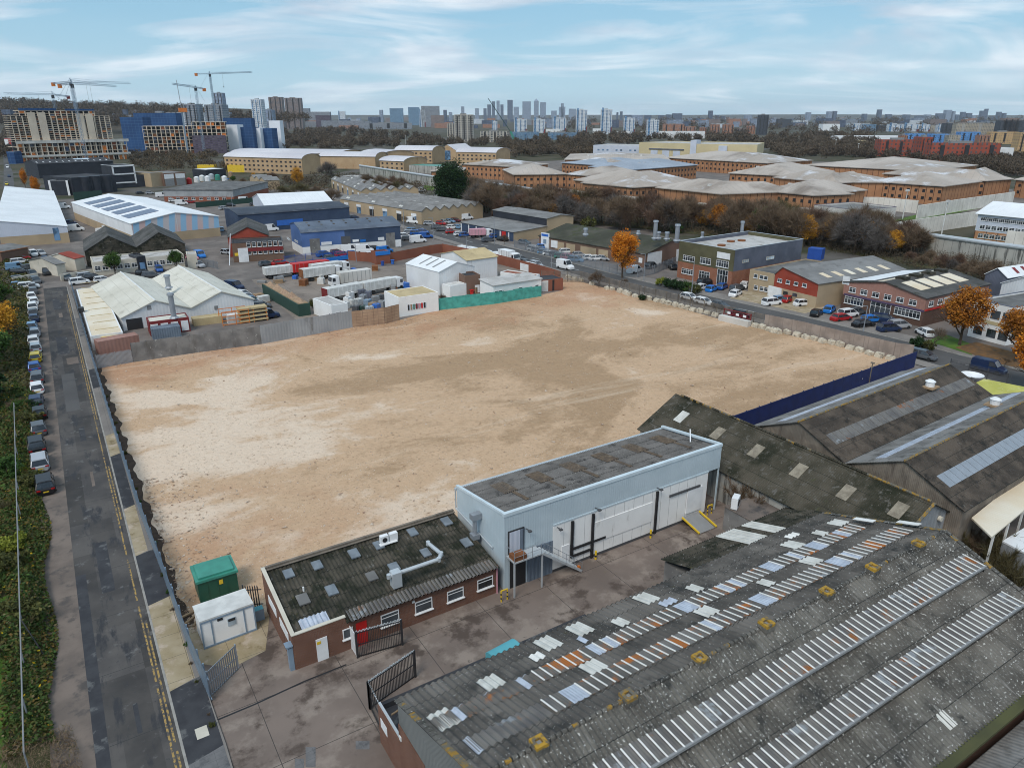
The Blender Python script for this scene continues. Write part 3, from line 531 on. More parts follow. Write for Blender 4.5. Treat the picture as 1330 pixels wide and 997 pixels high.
    def row(s, side, n, z, w, h, style='w', t0=None, t1=None):
        T = s.L if side in 'fb' else s.D; t0 = T / n / 2 if t0 is None else t0; t1 = T - t0 if t1 is None else t1
        for i in range(n): s.win(side, t0 + (t1 - t0) * i / max(1, n - 1), z, w, h, style)
    def panel(s, side, t, z, w, h, mat, name='door', d=.06):
        m = M(); m.box(-w / 2, -d, 0, w / 2, 0, h); loc, rt = s.place(side, t, z); return link(name, m.mesh(name, [mat]), s.e, loc, rt)
    def ppx(s, side, x0, y0, x1, y1, mat, name='door', d=.06, ground=False):
        cx, cy = (x0 + x1) / 2, (y0 + y1) / 2; t0, _ = s.hit(side, x0, cy); t1, _ = s.hit(side, x1, cy); t, za = s.hit(side, cx, y1); _, zb = s.hit(side, cx, y0)
        if ground: za = .02
        return s.panel(side, t, za, abs(t1 - t0), zb - za, mat, name, d)
    def light(s, u0, v0, u1, v1, mat, name='rooflight', t=.05):       # patch lying on the roof
        f = lambda u, v: (u, v, s.zr(u, v) + s.th + t); m = M(); m.slab(f(u0, v0), f(u1, v0), f(u1, v1), f(u0, v1), t); return s.part(name, m, [mat])
    def lights(s, us, vs, w, d, mat, name='rooflight'):
        for u in us:
            for v in vs: s.light(u - w / 2, v - d / 2, u + w / 2, v + d / 2, mat, name)
def corr(m, a, b, c, d, pitch=.177, amp=.03, rowlen=1.75, mi=0, o=(0, 0), lift=.02, seg=6):
    """corrugated sheeting: a-b along the eave (low edge), d-c along the top"""
    a, b, c, d = map(Vector, (a, b, c, d)); L = (b - a).length; S_ = (d - a).length; nrm = (b - a).cross(d - a).normalized(); n = int(L / pitch * seg); rows = max(1, int(round(S_ / rowlen)))
    for j in range(rows):
        t0 = j / rows; t1 = min(1, (j + 1) / rows + .012); base = len(m.v)
        for i in range(n + 1):
            f = i / n; w_ = amp * math.sin(2 * math.pi * f * L / pitch); lo = a.lerp(b, f).lerp(d.lerp(c, f), t0) + nrm * (w_ + lift + .003 * ((i // seg) % 2)); hi = a.lerp(b, f).lerp(d.lerp(c, f), t1) + nrm * w_
            m.v += [tuple(lo), tuple(hi)]
        for i in range(n):
            q = base + 2 * i; m.f.append((q, q + 2, q + 3, q + 1)); m.mi.append(mi); u0, u1 = L * i / n + o[0], L * (i + 1) / n + o[0]; m.uv += [(u0, t0 * S_ + o[1]), (u1, t0 * S_ + o[1]), (u1, t1 * S_ + o[1]), (u0, t1 * S_ + o[1])]

# ================= big corrugated warehouse in the near corner
X0, X1, YE, YR, ZE, ZR, YV, ZV = 12.0, 51.3, 31.4, 21.9, 6.33, 9.56, 12.2, 6.29
e = empty('asbestos_warehouse', 'long warehouse with grey corrugated roof, rows of striped rooflights and ochre ridge vents', 'warehouse', (X0, YV, 0)); g = (ZR - ZE) / (YE - YR)
def rz(y): return ZR - abs(y - YR) * g
off_ = Vector((-X0, -YV, 0))
def L_(x, y, z): return Vector((x, y, z)) + off_
m = M(); m.quad(L_(X0, YE, 0), L_(X0, YV, 0), L_(X0, YV, ZV), L_(X0, YE, ZE), 0); m.poly([L_(X0, YV, ZV), L_(X0, YR, ZR), L_(X0, YE, ZE)][::-1], None, 0)
m.quad(L_(X1, YV, 0), L_(X1, YE, 0), L_(X1, YE, ZE), L_(X1, YV, ZV), 1); m.poly([L_(X1, YV, ZV), L_(X1, YE, ZE), L_(X1, YR, ZR)], None, 1); m.quad(L_(X1, YE, 0), L_(X0, YE, 0), L_(X0, YE, ZE), L_(X1, YE, ZE), 1); m.quad(L_(X0, YV, 0), L_(X1, YV, 0), L_(X1, YV, ZV), L_(X0, YV, ZV), 1)
m.build('wall', ['clad_mid', 'brick_dark'], e)
m = M(); m.box(X0 - .06 + off_.x, 27.9 + off_.y, 0, X0 - .01 + off_.x, YE + off_.y, 4.6); m.build('brick_panel', ['brick_brown'], e)
m = M(); corr(m, L_(X1 + .15, YE + .25, rz(YE + .25)), L_(X0 - .15, YE + .25, rz(YE + .25)), L_(X0 - .15, YR, ZR), L_(X1 + .15, YR, ZR), .42, .055); m.build('north_roof_slope', ['asbestos'], e, smooth=True)
m = M(); corr(m, L_(X0 - .15, YV, ZV), L_(X1 + .15, YV, ZV), L_(X1 + .15, YR, ZR), L_(X0 - .15, YR, ZR), .3, .045); m.build('south_roof_slope', ['asbestos_lichen'], e, smooth=True)
m = M()
for i in range(int((X1 - X0) / .36)):   # ridge pieces, each lapping the next, weathered unevenly
    x = X0 + i * .36; m.tube(L_(x, YR, ZR + .0 + .015 * (i % 2)), L_(x + .33, YR, ZR + .0 + .015 * (i % 2)), .13, n=8, m=1 if RNG.random() < .15 else 0)
m.build('ridge_cap', ['asbestos_lichen', 'lichen_orange'], e)
m = M(); m9 = M()
for i in range(int((YE - YR) / .5)):
    y = YR + i * .5; m.slab(L_(X0 - .2, y, rz(y) + .07), L_(X0 + .16, y, rz(y) + .07), L_(X0 + .16, y + .48, rz(y + .48) + .07), L_(X0 - .2, y + .48, rz(y + .48) + .07), .06, m=1 if RNG.random() < .45 else 0); y2 = YE - YR
    m9.slab(L_(X1 - .16, y, rz(y) + .07), L_(X1 + .2, y, rz(y) + .07), L_(X1 + .2, y + .48, rz(y + .48) + .07), L_(X1 - .16, y + .48, rz(y + .48) + .07), .06, m=1 if RNG.random() < .5 else 0)
for i in range(int((YR - YV) / .5)):
    y = YR - i * .5; m.slab(L_(X0 - .2, y - .48, rz(y - .48) + .07), L_(X0 + .16, y - .48, rz(y - .48) + .07), L_(X0 + .16, y, rz(y) + .07), L_(X0 - .2, y, rz(y) + .07), .06, m=1 if RNG.random() < .3 else 0); m9.slab(L_(X1 - .16, y - .48, rz(y - .48) + .07), L_(X1 + .2, y - .48, rz(y - .48) + .07), L_(X1 + .2, y, rz(y) + .07), L_(X1 - .16, y, rz(y) + .07), .06, m=1 if RNG.random() < .12 else 0)
m.build('verge', ['asbestos_lichen', 'lichen_orange'], e); m9.build('verge', ['asbestos_lichen', 'lichen_orange'], e)
for x in (15.3, 20.9, 26.1, 31.6, 37.3, 42.2, 47.6):       # ridge ventilators
    m = M(); c = L_(x, YR - .12, ZR); w_ = .36
    m.box(c.x - w_, c.y - w_, c.z - .45, c.x + w_, c.y + w_, c.z + .22, 0)
    for a_, b_ in (((-w_, -w_), (w_, -w_ + .2)), ((-w_, w_ - .2), (w_, w_)), ((-w_, -w_ + .2), (-w_ + .2, w_ - .2)), ((w_ - .2, -w_ + .2), (w_, w_ - .2))): m.box(c.x + a_[0], c.y + a_[1], c.z + .222, c.x + b_[0], c.y + b_[1], c.z + .42, 1)
    m.box(c.x - w_ + .21, c.y - w_ + .21, c.z + .222, c.x + w_ - .21, c.y + w_ - .21, c.z + .28, 2); m.build('ridge_vent', ['asbestos_lichen' if x > 20.9 or x < 20 else 'asbestos_lichen', 'vent_ochre' if abs(x - 20.9) > 1 else 'lichen_orange', 'grey'], e)
def strip(ylo, yhi, xa, xb, lift, mats, step=.56, missing=(), nside=False):
    """a band of old rooflight sheets between white battens; the low edge stands proud of the sheeting"""
    m = M(); n = int((xb - xa) / step)
    hi, lo = (ylo, yhi) if nside else (yhi, ylo)           # hi edge is the one nearer the ridge
    zh = rz(hi) + .07; zl = rz(lo) + .07 + lift
    for i in range(n):
        x = xa + i * step; k = 0; r_ = RNG.random()
        if r_ < (.12 if nside else .03): k = 2
        elif r_ < .75 and nside: k = 1
        if any(a <= x <= b for a, b in missing): k = 3
        A_, B_, C_, D_ = L_(x, lo, zl), L_(x + step, lo, zl), L_(x + step, hi, zh), L_(x, hi, zh)
        if nside: A_, B_, C_, D_ = B_, A_, D_, C_
        m.slab(A_, B_, C_, D_, .05, k)
    for x in (xa, xa + n * step):
        if lift > .1: m.poly([L_(x, lo, rz(lo)), L_(x, lo, zl), L_(x, hi, zh)], None, 5); m.poly([L_(x, hi, zh), L_(x, lo, zl), L_(x, lo, rz(lo))], None, 5)
    if lift > .1: m.bar(L_(xa - .1, lo, zl - .02), L_(xa + n * step + .1, lo, zl - .02), .14, .16, 4)
    m.build('rooflight_band', [mats[0], mats[1], mats[2], 'sheet_clear', 'grey', 'black'], e)
    b = M()
    for i in range(n + 1):
        x = xa + i * step
        if any(a <= x - .01 <= c_ for a, c_ in missing): continue
        b.bar(L_(x, lo, zl + .045), L_(x, hi, zh + .045), .085, .05)
    b.build('batten', ['batten_white'], e)
strip(18.45, 20.0, 12.2, 50.3, .42, ('rooflight_old', 'rooflight_old', 'sheet_clear'))
strip(15.5, 16.95, 12.2, 50.2, .42, ('rooflight_old', 'rooflight_old', 'sheet_clear'))
strip(26.6, 27.95, 19.0, 49.6, .1, ('rooflight_rust', 'rooflight_rust', 'sheet_clear'), nside=True, missing=((30.0, 31.2), (38.4, 39.6), (43.5, 44.4), (22.5, 23.4), (46.5, 47.4)))
strip(23.5, 24.95, 17.6, 50.4, .1, ('rooflight_old', 'rooflight_rust', 'sheet_clear'), nside=True, missing=((18.4, 19.6), (33.6, 34.5), (41.4, 42.6)))
def patchN(x0, x1, ya, yb, mat, name='roof_patch'):
    x1 = X1 + .15 - round((X1 + .15 - x1) / .42) * .42; x0 = x1 - max(1, round((x1 - x0) / .42)) * .42; m = M(); corr(m, L_(x1, yb, rz(yb) + .05), L_(x0, yb, rz(yb) + .05), L_(x0, ya, rz(ya) + .05), L_(x1, ya, rz(ya) + .05), .42, .055, 9); m.build(name, [mat], e, smooth=True)
patchN(12.6, 19.0, 26.6, 27.95, 'rooflight_rust', 'rooflight_band'); patchN(12.8, 17.6, 23.5, 24.95, 'rooflight_old', 'rooflight_band')
for x0, x1, ya, yb in ((12.5, 13.5, 26.5, 28.4), (16.2, 17.3, 28.1, 29.6), (21.1, 22.3, 29.4, 31.2), (23.6, 24.8, 29.4, 31.2), (29.4, 30.9, 29.6, 31.3), (26.2, 27.2, 28.4, 29.6), (32.8, 33.9, 28.4, 29.6), (30.4, 31.7, 25.2, 26.5), (21.2, 22.4, 25.1, 26.5), (41.0, 42.3, 25.2, 26.5), (42.9, 44.3, 28.1, 29.6), (49.0, 50.3, 28.4, 29.7), (46.2, 47.2, 28.2, 29.3), (36.2, 37.2, 25.3, 26.4)): patchN(x0, x1, ya, yb, 'sheet_white')
for x0, x1, ya, yb in ((13.6, 14.7, 26.6, 28.0), (15.6, 16.3, 26.6, 28.0), (17.7, 18.6, 26.6, 28.0), (30.2, 31.3, 28.4, 29.2), (23.3, 23.9, 28.5, 29.4), (12.9, 13.4, 23.4, 25.0)): patchN(x0, x1, ya, yb, 'sheet_clear')
for x0, x1, ya, yb in ((20.0, 20.7, 28.9, 29.8), (44.9, 45.9, 29.8, 30.5)): patchN(x0, x1, ya, yb, 'batten_white')
for k, (xx, yy, ll) in enumerate(((49.9, 27.3, 1.5), (50.6, 24.3, 1.6))):
    m = M(); m.slab(L_(xx, yy - .8, rz(yy - .8) + .45), L_(xx + .5, yy - .8, rz(yy - .8) + .45), L_(xx + .5, yy + .8, rz(yy + .8) + .45), L_(xx, yy + .8, rz(yy + .8) + .45), .05); m.build('lifted_flashing', ['batten_white'], e)
m = M(); corr(m, L_(36.5, 13.0, rz(13.0) + .05), L_(37.3, 13.0, rz(13.0) + .05), L_(37.3, 13.9, rz(13.9) + .05), L_(36.5, 13.9, rz(13.9) + .05), rowlen=5); m.build('roof_patch', ['sheet_white'], e)
m = M(); m.box(X0 + off_.x, YV - .5 + off_.y, ZV - .15, X1 + off_.x, YV + .1 + off_.y, ZV + .04); m.build('valley_gutter', ['grass_dull'], e)
o = M(); o.box(-.5, -.05, 0, .5, 0, 1.3); f = empty('window', None, None); f.parent = e; f.location = (-.01, 26.6 - YV, 2.0); f.rotation_euler = (0, 0, -math.pi / 2); link('window_frame', win_mesh(1.6, 1.6, 'w')[0], f); link('pane', win_mesh(1.6, 1.6, 'w')[1], f)
m = M(); m.box(-.12, 31 - YV, 3.6, 0, 31.25 - YV, 3.9); m.tube((-.12, 28.2 - YV, 3.3), (-.35, 28.2 - YV, 3.3), .05); m.box(-.5, 28.1 - YV, 3.15, -.3, 28.3 - YV, 3.4); m.build('wall_lamp', ['lamp_white'], e)
# next shed beyond the valley, only its near slope shows
b = Bd('asbestos_shed', 'grey corrugated shed roof beyond the mossy valley in the bottom corner', 'shed', Vector((14, 1.5, 0)), Vector((46, 1.5, 0)), 10.1, 5.2).shell('gu', 'clad_mid', 'asbestos_pale', r=2.0, o=.1)
for i in range(30): b.light(1 + i, 6.0, 1.12 + i, 7.6, 'batten_white', 'batten')
# corrugated lean-to along the yard, with new white sheets
m = M(); e2 = empty('lean_to_roof', 'low mossy corrugated lean-to with two new white sheets beside the loading yard', 'lean-to', (38.6, 33.0, 0))
m.box(0, 0, 0, 16.0, 4.0, 2.9); m.build('wall', ['render_grey'], e2); m = M(); corr(m, (16.2, 4.3, 3.05), (-.3, 4.3, 3.05), (-.3, -.2, 4.5), (16.2, -.2, 4.5), .3, .045, 1.9, smooth_ := 0); m.build('roof', ['asbestos_moss'], e2, smooth=True)
for a, b_ in ((6.2, 8.6), (9.6, 11.0)): m = M(); corr(m, (b_, 4.25, 3.12), (a, 4.25, 3.12), (a, .6, 4.32), (b_, .6, 4.32), .3, .045, 9); m.build('roof_patch', ['sheet_white'], e2, smooth=True)
surf('sheet_tan', (.3, .26, .2), (.2, .17, .13), 1.5, .9, corr=(.2, .03))
surf('block_beige', (.6, .53, .42), (.45, .39, .3), 1.5, .95, stains=[((.2, .17, .13), 1.2, .52, .66)])
# ================= small builders
def palisade(name, label, pts, h=2.4, mat='steel_galv', pitch=.19, pw=.1, post=2.75, group=None, cat='fence', spikes=True, rails=2):
    o = Vector((*pts[0], 0)); e = empty(name, label, cat, o, 0, group); m = M(); r = M()
    for a, b in zip(pts, pts[1:]):
        a = Vector((*a, 0)) - o; b = Vector((*b, 0)) - o; d = b - a; L = d.length; d /= L; n = Vector((-d.y, d.x, 0)); k = int(L / pitch)
        for i in range(k):
            p = a + d * (i * pitch); q = p + d * pw; t = n * .02; m.quad(p - t, q - t, q - t + Vector((0, 0, h - .1)), p - t + Vector((0, 0, h - .1))); m.quad(q + t, p + t, p + t + Vector((0, 0, h - .1)), q + t + Vector((0, 0, h - .1)))
            if spikes: c = (p + q) / 2; m.poly([p - t + Vector((0, 0, h - .1)), q - t + Vector((0, 0, h - .1)), c + Vector((0, 0, h + .06))], None)
        for z in ([.35, h - .45] if rails == 2 else [.1, h / 2, h - .1]): r.bar(a + Vector((0, 0, z)) + n * .05, b + Vector((0, 0, z)) + n * .05, .05, .07)
        for i in range(int(L / post) + 1): p = a + d * min(L, i * post) + n * .09; q = M(); q.box(p.x - .05, p.y - .05, 0, p.x + .05, p.y + .05, h); q.build('post', [mat], e)
    m.build('fence_panel', [mat], e); r.build('rail', [mat], e); return e
def hoarding(name, label, pts, h=2.4, mat='hoard_blue', postmat=None, seg=2.44, group=None, cat='fence', t=.05, jitter=0):
    o = Vector((*pts[0], 0)); e = empty(name, label, cat, o, 0, group)
    for a, b in zip(pts, pts[1:]):
        a = Vector((*a, 0)) - o; b = Vector((*b, 0)) - o; d = b - a; L = d.length; d /= L; n = Vector((-d.y, d.x, 0)) * t; k = max(1, int(round(L / seg)))
        for i in range(k):
            p = a + d * (L * i / k); q = a + d * (L * (i + 1) / k - .012); z = Vector((0, 0, h + (RNG.random() - .5) * jitter)); m = M(); m.slab(q, p, p + z, q + z, t); m.build('fence_panel', [mat], e)
            g = M(); g.box(p.x - .05 + n.x * 2, p.y - .05 + n.y * 2, 0, p.x + .05 + n.x * 2, p.y + .05 + n.y * 2, h + .04); g.build('post', [postmat or mat], e)
    return e
def boxy(name, label, cat, x0, y0, x1, y1, h, mat, z=0, top=None, group=None):
    m = M(); m.box(0, 0, 0, x1 - x0, y1 - y0, h, 0, 1 if top else None); return tag(m.build(name, [mat] + ([top] if top else []), None, (x0, y0, z)), label, cat, group)

# ================= brick office beside the gate
b = Bd('brick_office', 'single storey brick office with mossy corrugated roof, red door and white windows', 'office', Vector((9.3, 44.3, 0)), Vector((26.6, 44.3, 0)), 7.9, 2.75); b.kind = 'mv'; b.r = 1.15; b.nb = 1
m = M(); L, D = b.L, b.D
m.quad((0, 0, 0), (4.0, 0, 0), (4.0, 0, 3.0), (0, 0, 3.0), 0); m.quad((4.0, 0, 0), (L, 0, 0), (L, 0, 2.75), (4.0, 0, 2.75), 0, (4, 0)); m.quad((L, 0, 0), (L, D, 0), (L, D, 3.9), (L, 0, 2.75), 0); m.quad((L, D, 0), (0, D, 0), (0, D, 4.1), (L, D, 4.1), 0)
m.quad((0, D, 0), (0, 0, 0), (0, 0, 3.0), (0, D, 4.15), 0); m.quad((.22, 0, 3.0), (.22, D, 4.15), (.22, D, 3.5), (.22, 0, 2.5), 0); m.quad((4.0, .22, 3.0), (0, .22, 3.0), (0, .22, 2.6), (4.0, .22, 2.6), 0); m.quad((4.0, 0, 2.7), (4.0, .22, 2.7), (4.0, .22, 3.0), (4.0, 0, 3.0), 0)
b.part('wall', m, ['brick_brown']); m = M(); m.slab((-.04, -.04, 3.08), (.26, -.04, 3.08), (.26, D, 4.23), (-.04, D, 4.23), .07); m.slab((.26, -.04, 3.08), (4.03, -.04, 3.08), (4.03, .26, 3.08), (.26, .26, 3.08), .07); b.part('parapet_coping', m, ['render_cream'])
m = M(); corr(m, (4.0, .24, 2.8), (.24, .24, 2.8), (.24, D, 3.9), (4.0, D, 3.9), .33, .055, 1.6); corr(m, (L, -.35, 2.72), (4.0, -.35, 2.72), (4.0, D, 3.9), (L, D, 3.9), .33, .055, 1.6); b.part('roof', m, ['asbestos_moss'], True)
m = M(); corr(m, (L - .2, -.4, 2.79), (4.3, -.4, 2.79), (4.3, .8, 2.95), (L - .2, .8, 2.95), .33, .055, 4); b.part('eave_sheets', m, ['rooflight_old'], True)
m = M(); corr(m, (3.0, .3, 2.88), (.9, .3, 2.88), (.9, 1.5, 3.05), (3.0, 1.5, 3.05), .33, .055, 4); b.part('roof_patch', m, ['sheet_clear'], True)
m = M(); m.box(0, D - .12, 3.85, L, D + .1, 4.2); m.tube((.3, D - .3, 4.05), (L, D - .3, 4.05), .07); b.part('gutter', m, ['timber_old'])
def zo(v): return 2.8 + v / D * 1.12
for px, py, w_, d_ in ((375, 745, .75, 1.0), (412, 734, .75, 1.0), (460, 719, .8, 1.1), (492, 708, .75, 1.0), (431, 768, .8, 1.1), (394, 780, .85, 1.15), (483, 750, .8, 1.0), (536, 691, .75, 1.0), (580, 677, .8, 1.1), (606, 706, .8, 1.1), (512, 738, .8, 1.0), (553, 719, .7, 1.0)):
    q = P(px, py, 3.5) - b.a; zc = zo(q.y); q = P(px, py, zc) - b.a; m = M(); m.slab((q.x - w_ / 2, q.y - d_ / 2, zo(q.y - d_ / 2) + .15), (q.x + w_ / 2, q.y - d_ / 2, zo(q.y - d_ / 2) + .15), (q.x + w_ / 2, q.y + d_ / 2, zo(q.y + d_ / 2) + .15), (q.x - w_ / 2, q.y + d_ / 2, zo(q.y + d_ / 2) + .15), .12); b.part('rooflight', m, ['dome_grey' if px not in (394, 483) else 'felt'])
q = P(505, 700, 4.1) - b.a; m = M(); m.box(q.x - .9, q.y - .3, zo(q.y) + .1, q.x + .7, q.y + .5, zo(q.y) + .16)
for dx in (-.4, .45): m.box(q.x + dx - .35, q.y - .1, zo(q.y) + .16, q.x + dx + .35, q.y + .3, zo(q.y) + .85)
m.tube((q.x - .4, q.y - .12, zo(q.y) + .5), (q.x - .4, q.y - .16, zo(q.y) + .5), .22, m=1); m.build('air_conditioner', ['white', 'black'], b.e)
pts = [P(*p) - b.a for p in ((505, 748, 4.2), (570, 726, 4.2), (573, 719, 4.2), (556, 705, 4.2))]; m = M()
for p, q in zip(pts, pts[1:]): m.tube(p, q, .17, n=10)
for p in pts: m.tube(p + Vector((0, 0, -.18)), p + Vector((0, 0, .17)), .18, n=10)
m.box(pts[0].x + .2, pts[0].y - .35, zo(1.8) + .05, pts[0].x + .95, pts[0].y + .35, pts[0].z + .25); m.tube((pts[0].x + .5, pts[0].y, zo(1.8)), (pts[0].x + .5, pts[0].y, pts[0].z), .3); b.part('roof_duct', m, ['steel_pale'], True)
m = M(); q = P(394, 764, 3.6) - b.a; m.tube((q.x, q.y, 3.3), (q.x, q.y, 3.75), .07); b.part('vent_pipe', m, ['white'])
for x0, y0, x1, y1 in ((446, 815, 459, 828), (495, 795, 519, 810), (539, 778, 562, 793), (581, 764, 602, 778), (620, 750, 640, 763)): b.wpx('f', x0, y0, x1, y1, 'h')
b.ppx('f', 464.5, 806, 478.5, 838, 'red', 'red_door', ground=True); b.ppx('f', 412, 827, 427, 850, 'white', 'white_door', ground=True)
for z in (1.55,): b.panel('f', 1.85, z, .3, .25, 'yellow', 'warning_sign', .075)
m = M(); x, z0 = 4.25, 0
for i in range(9): m.box(x - .0, -.05 - i * .12, .1, x + .03, -.08 - i * .12, 2.05)
m.box(x, -1.05, 0, x + .04, -1.0, 2.15); m.box(x, -.04, 0, x + .04, 0, 2.15); m.box(x, -1.0, 2.1, x + .04, -.04, 2.15); m.box(x, -1.0, .1, x + .04, -.04, .15); m.box(x, -1.0, .9, x + .04, -.04, .95); b.part('cage_gate', m, ['white'])
for y0 in (1.0, 4.2): m = M(); m.box(-.05, y0, 1.9, 0, y0 + 2.2, 2.6); b.part('window', m, ['white'])
m = M(); m.box(-.35, .05, 0, -.02, .45, 2.0); m.slab((-.5, -.05, 2.25), (.0, -.05, 2.25), (.0, .6, 2.25), (-.5, .6, 2.25), .1); b.part('meter_box', m, ['steel_blue'])
for x in (15.9,): b.panel('f', 7.3 + 2.2, 2.1, .22, .2, 'lamp_white', 'wall_lamp')
m = M(); m.tube((L - .15, -.1, 0), (L - .15, -.1, 2.7), .06); b.part('downpipe', m, ['pink'])

# ================= blue-grey clad cold store
b = Bd('cold_store', 'pale blue ribbed metal cold store with white insulated doors and outside stair', 'warehouse', Vector((27.2, 44.2, 0)), Vector((52.7, 44.2, 0)), 8.3, 7.1)
b.kind = 'mv'; b.r = -1.2; b.nb = 1; L, D = b.L, b.D; m = M(); zc = b.hit('f', 880, 626)[1]
m.quad((0, 0, 0), (L - 1.6, 0, 0), (L - 1.6, 0, zc), (0, 0, zc), 0); m.quad((0, 0, zc), (L, 0, zc), (L, 0, 7.4), (0, 0, 7.4), 0); m.quad((L - 1.6, 0, 0), (L - 1.6, 2.2, 0), (L - 1.6, 2.2, zc), (L - 1.6, 0, zc), 1); m.quad((L - 1.6, 2.2, 0), (L, 2.2, 0), (L, 2.2, zc), (L - 1.6, 2.2, zc), 2); m.quad((L - 1.6, 0, zc), (L - 1.6, 2.2, zc), (L, 2.2, zc), (L, 0, zc), 2)
m.quad((0, D, 0), (0, 0, 0), (0, 0, 7.4), (0, D, 6.25), 0); m.quad((L, 2.2, 0), (L, D, 0), (L, D, 6.2), (L, 2.2, 7.1), 0); m.quad((L, 0, zc), (L, 2.2, zc), (L, 2.2, 7.1), (L, 0, 7.4), 0); m.quad((L, D, 0), (0, D, 0), (0, D, 5.9), (L, D, 5.9), 0)
b.part('wall', m, ['clad_blue', 'clad_white', 'render_grey']); m = M(); corr(m, (.1, D + .2, 5.98), (L - .1, D + .2, 5.98), (L - .1, .15, 7.12), (.1, .15, 7.12), .2, .035, 2.1); b.part('roof', m, ['fine_roof'], True)
m = M(); m.slab((-.06, -.06, 7.46), (L + .06, -.06, 7.46), (L + .06, .3, 7.46), (-.06, .3, 7.46), .3); m.slab((-.06, .3, 7.46), (.22, .3, 7.46), (.22, D + .1, 6.34), (-.06, D + .1, 6.34), .22); m.slab((L - .22, .3, 7.46), (L + .06, .3, 7.46), (L + .06, D + .1, 6.34), (L - .22, D + .1, 6.34), .22); b.part('parapet_trim', m, ['trim_blue'])
m = M(); m.box(-.12, D - .02, 5.8, L, D + .3, 6.0); m.tube((-.1, D + .1, 5.9), (-.1, D + .1, 3.9), .07); m.tube((-.1, D + .05, 3.95), (-.1, 1.8, 3.3), .08); b.part('gutter', m, ['steel_pale'])
for i in range(6):
    u = 2.6 + i * 3.9
    for (a_, b_, c_, d_) in ((u, 4.2, u + 1.5, 6.9), (u + .7, 1.8, u + 1.15, 4.2)):
        m = M(); f = lambda x_, y_: (x_, y_, 7.12 - (y_ - .15) / (D + .05) * 1.14 + .05)
        corr(m, f(a_, d_), f(c_, d_), f(c_, b_), f(a_, b_), .2, .035, 9); b.part('rooflight', m, ['brown_sheet'], True)
t0 = b.hit('f', 717, 735)[0]; m = M(); m.box(t0, -.06, .02, L - 1.65, -.005, zc - .02); b.part('insulated_wall', m, ['render_white'])
for k in range(1, 16): m = M(); x = t0 + k * 1.15; m.box(x, -.064, .05, x + .025, -.0605, zc - .1); b.part('panel_joint', m, ['grey'])
m = M(); m.box(t0, -.075, .02, L - 1.65, -.0605, .3); b.part('kick_strip', m, ['dark_grey'])
m = M(); m.box(0, -.07, zc - .1, L + .02, -.03, zc + .12) if 0 else m.box(t0, -.09, zc - .06, L - 1.6, -.005, zc + .08); b.part('trim_strip', m, ['clad_blue'])
for px in (741.7, 768, 848): t, z = b.hit('f', px, 700); m = M(); m.box(t - .12, -.22, .9 if px < 760 else .02, t + .12, -.064, zc - .15); b.part('door_post', m, ['black'])
for (xa, ya), (xb, yb) in (((742, 712), (785, 698)), ((868.5, 643.5), (908, 629.5)), ((740, 722), (765, 714))):
    ta, za = b.hit('f', xa, ya); tb, zb = b.hit('f', xb, yb); m = M(); m.box(ta, -.2, za - .1, tb, -.064, za + .1); b.part('door_track', m, ['black' if xa < 800 else 'dark_grey'])
b.ppx('f', 889.5, 634, 908, 663, 'white', 'sliding_door', .16); b.ppx('f', 771, 665, 845, 690, 'render_white', 'sliding_door', .12)
t, z = b.hit('f', 733, 730); b.panel('f', t, .5, .85, 1.9, 'white', 'side_door', .14)
t0, z0 = b.hit('f', 661, 719); t1, z1 = b.hit('f', 679, 691); PZ = max(2.5, b.hit('f', 670, 716)[1]); m = M(); m.box(t0 - .1, -.1, PZ, t1 + .1, -.005, PZ + 2.2); m.box(t0, -.11, PZ + .05, t1 - .35, -.101, PZ + 2.1, 1); m.box(t1 - .35, -.12, PZ + .05, t1, -.101, PZ + 2.1, 2); b.part('loading_door', m, ['steel_dark', 'clad_lilac', 'clad_blue_dk'])
b.panel('f', 1.3, .02, 1.6, PZ - .35, 'black', 'opening', .05); b.panel('f', 3.6, .02, 2.6, PZ - .2, 'clad_blue_dk', 'lower_cladding', .08)
m = M(); px0, px1 = .1, 3.0; m.box(px0, -1.4, PZ - .12, px1, -.12, PZ)
for x in (px0 + .06, px1 - .06): m.box(x - .06, -1.36, 0, x + .06, -1.24, PZ - .12)
b.part('stair_platform', m, ['steel_pale']); m = M()
sx0, sx1 = px1, px1 + 4.2
for y in (-1.38, -.45): m.bar((sx0, y, PZ - .1), (sx1, y, .12), .06, .2)
for i in range(14): f = i / 14; x = sx0 + (sx1 - sx0) * f; m.box(x, -1.36, PZ * (1 - f) - .05, x + .26, -.45, PZ * (1 - f))
b.part('stair_flight', m, ['steel_pale']); m = M()
for y in (-1.4,):
    m.tube((px0, y, PZ + 1), (px1, y, PZ + 1), .025); m.tube((px0, y, PZ + .5), (px1, y, PZ + .5), .02); m.tube((px1, y, PZ + 1), (sx1, y, 1.05), .025); m.tube((px1, y, PZ + .5), (sx1, y, .6), .02)
    for i in range(9): x = px0 + (sx1 - px0) * i / 8; z = PZ if x < px1 else PZ * (1 - (x - sx0) / (sx1 - sx0)); m.tube((x, y, z), (x, y, z + 1), .022)
m.tube((px0, -.1, PZ + 1), (px0, -1.4, PZ + 1), .025); b.part('handrail', m, ['steel_galv'])
m = M(); m.box(px0 + .1, -1.3, PZ, px0 + 1.3, -.4, PZ + .4); b.part('rusty_gate', m, ['rust']); m = M(); m.box(sx1 - .1, -1.0, .1, sx1 + .15, -.8, .4); b.part('marker', m, ['orange'])
m = M(); q = b.hit('l', 625, 715); m.box(-.95, q[0] - .35, 3.3, -.3, q[0] + .35, 3.75); m.tube((-.6, q[0], 3.7), (-.6, q[0], 5.3), .2, n=12); m.box(-.95, q[0] - .3, 5.2, -.05, q[0] + .3, 5.75); b.part('wall_duct', m, ['steel_galv'])
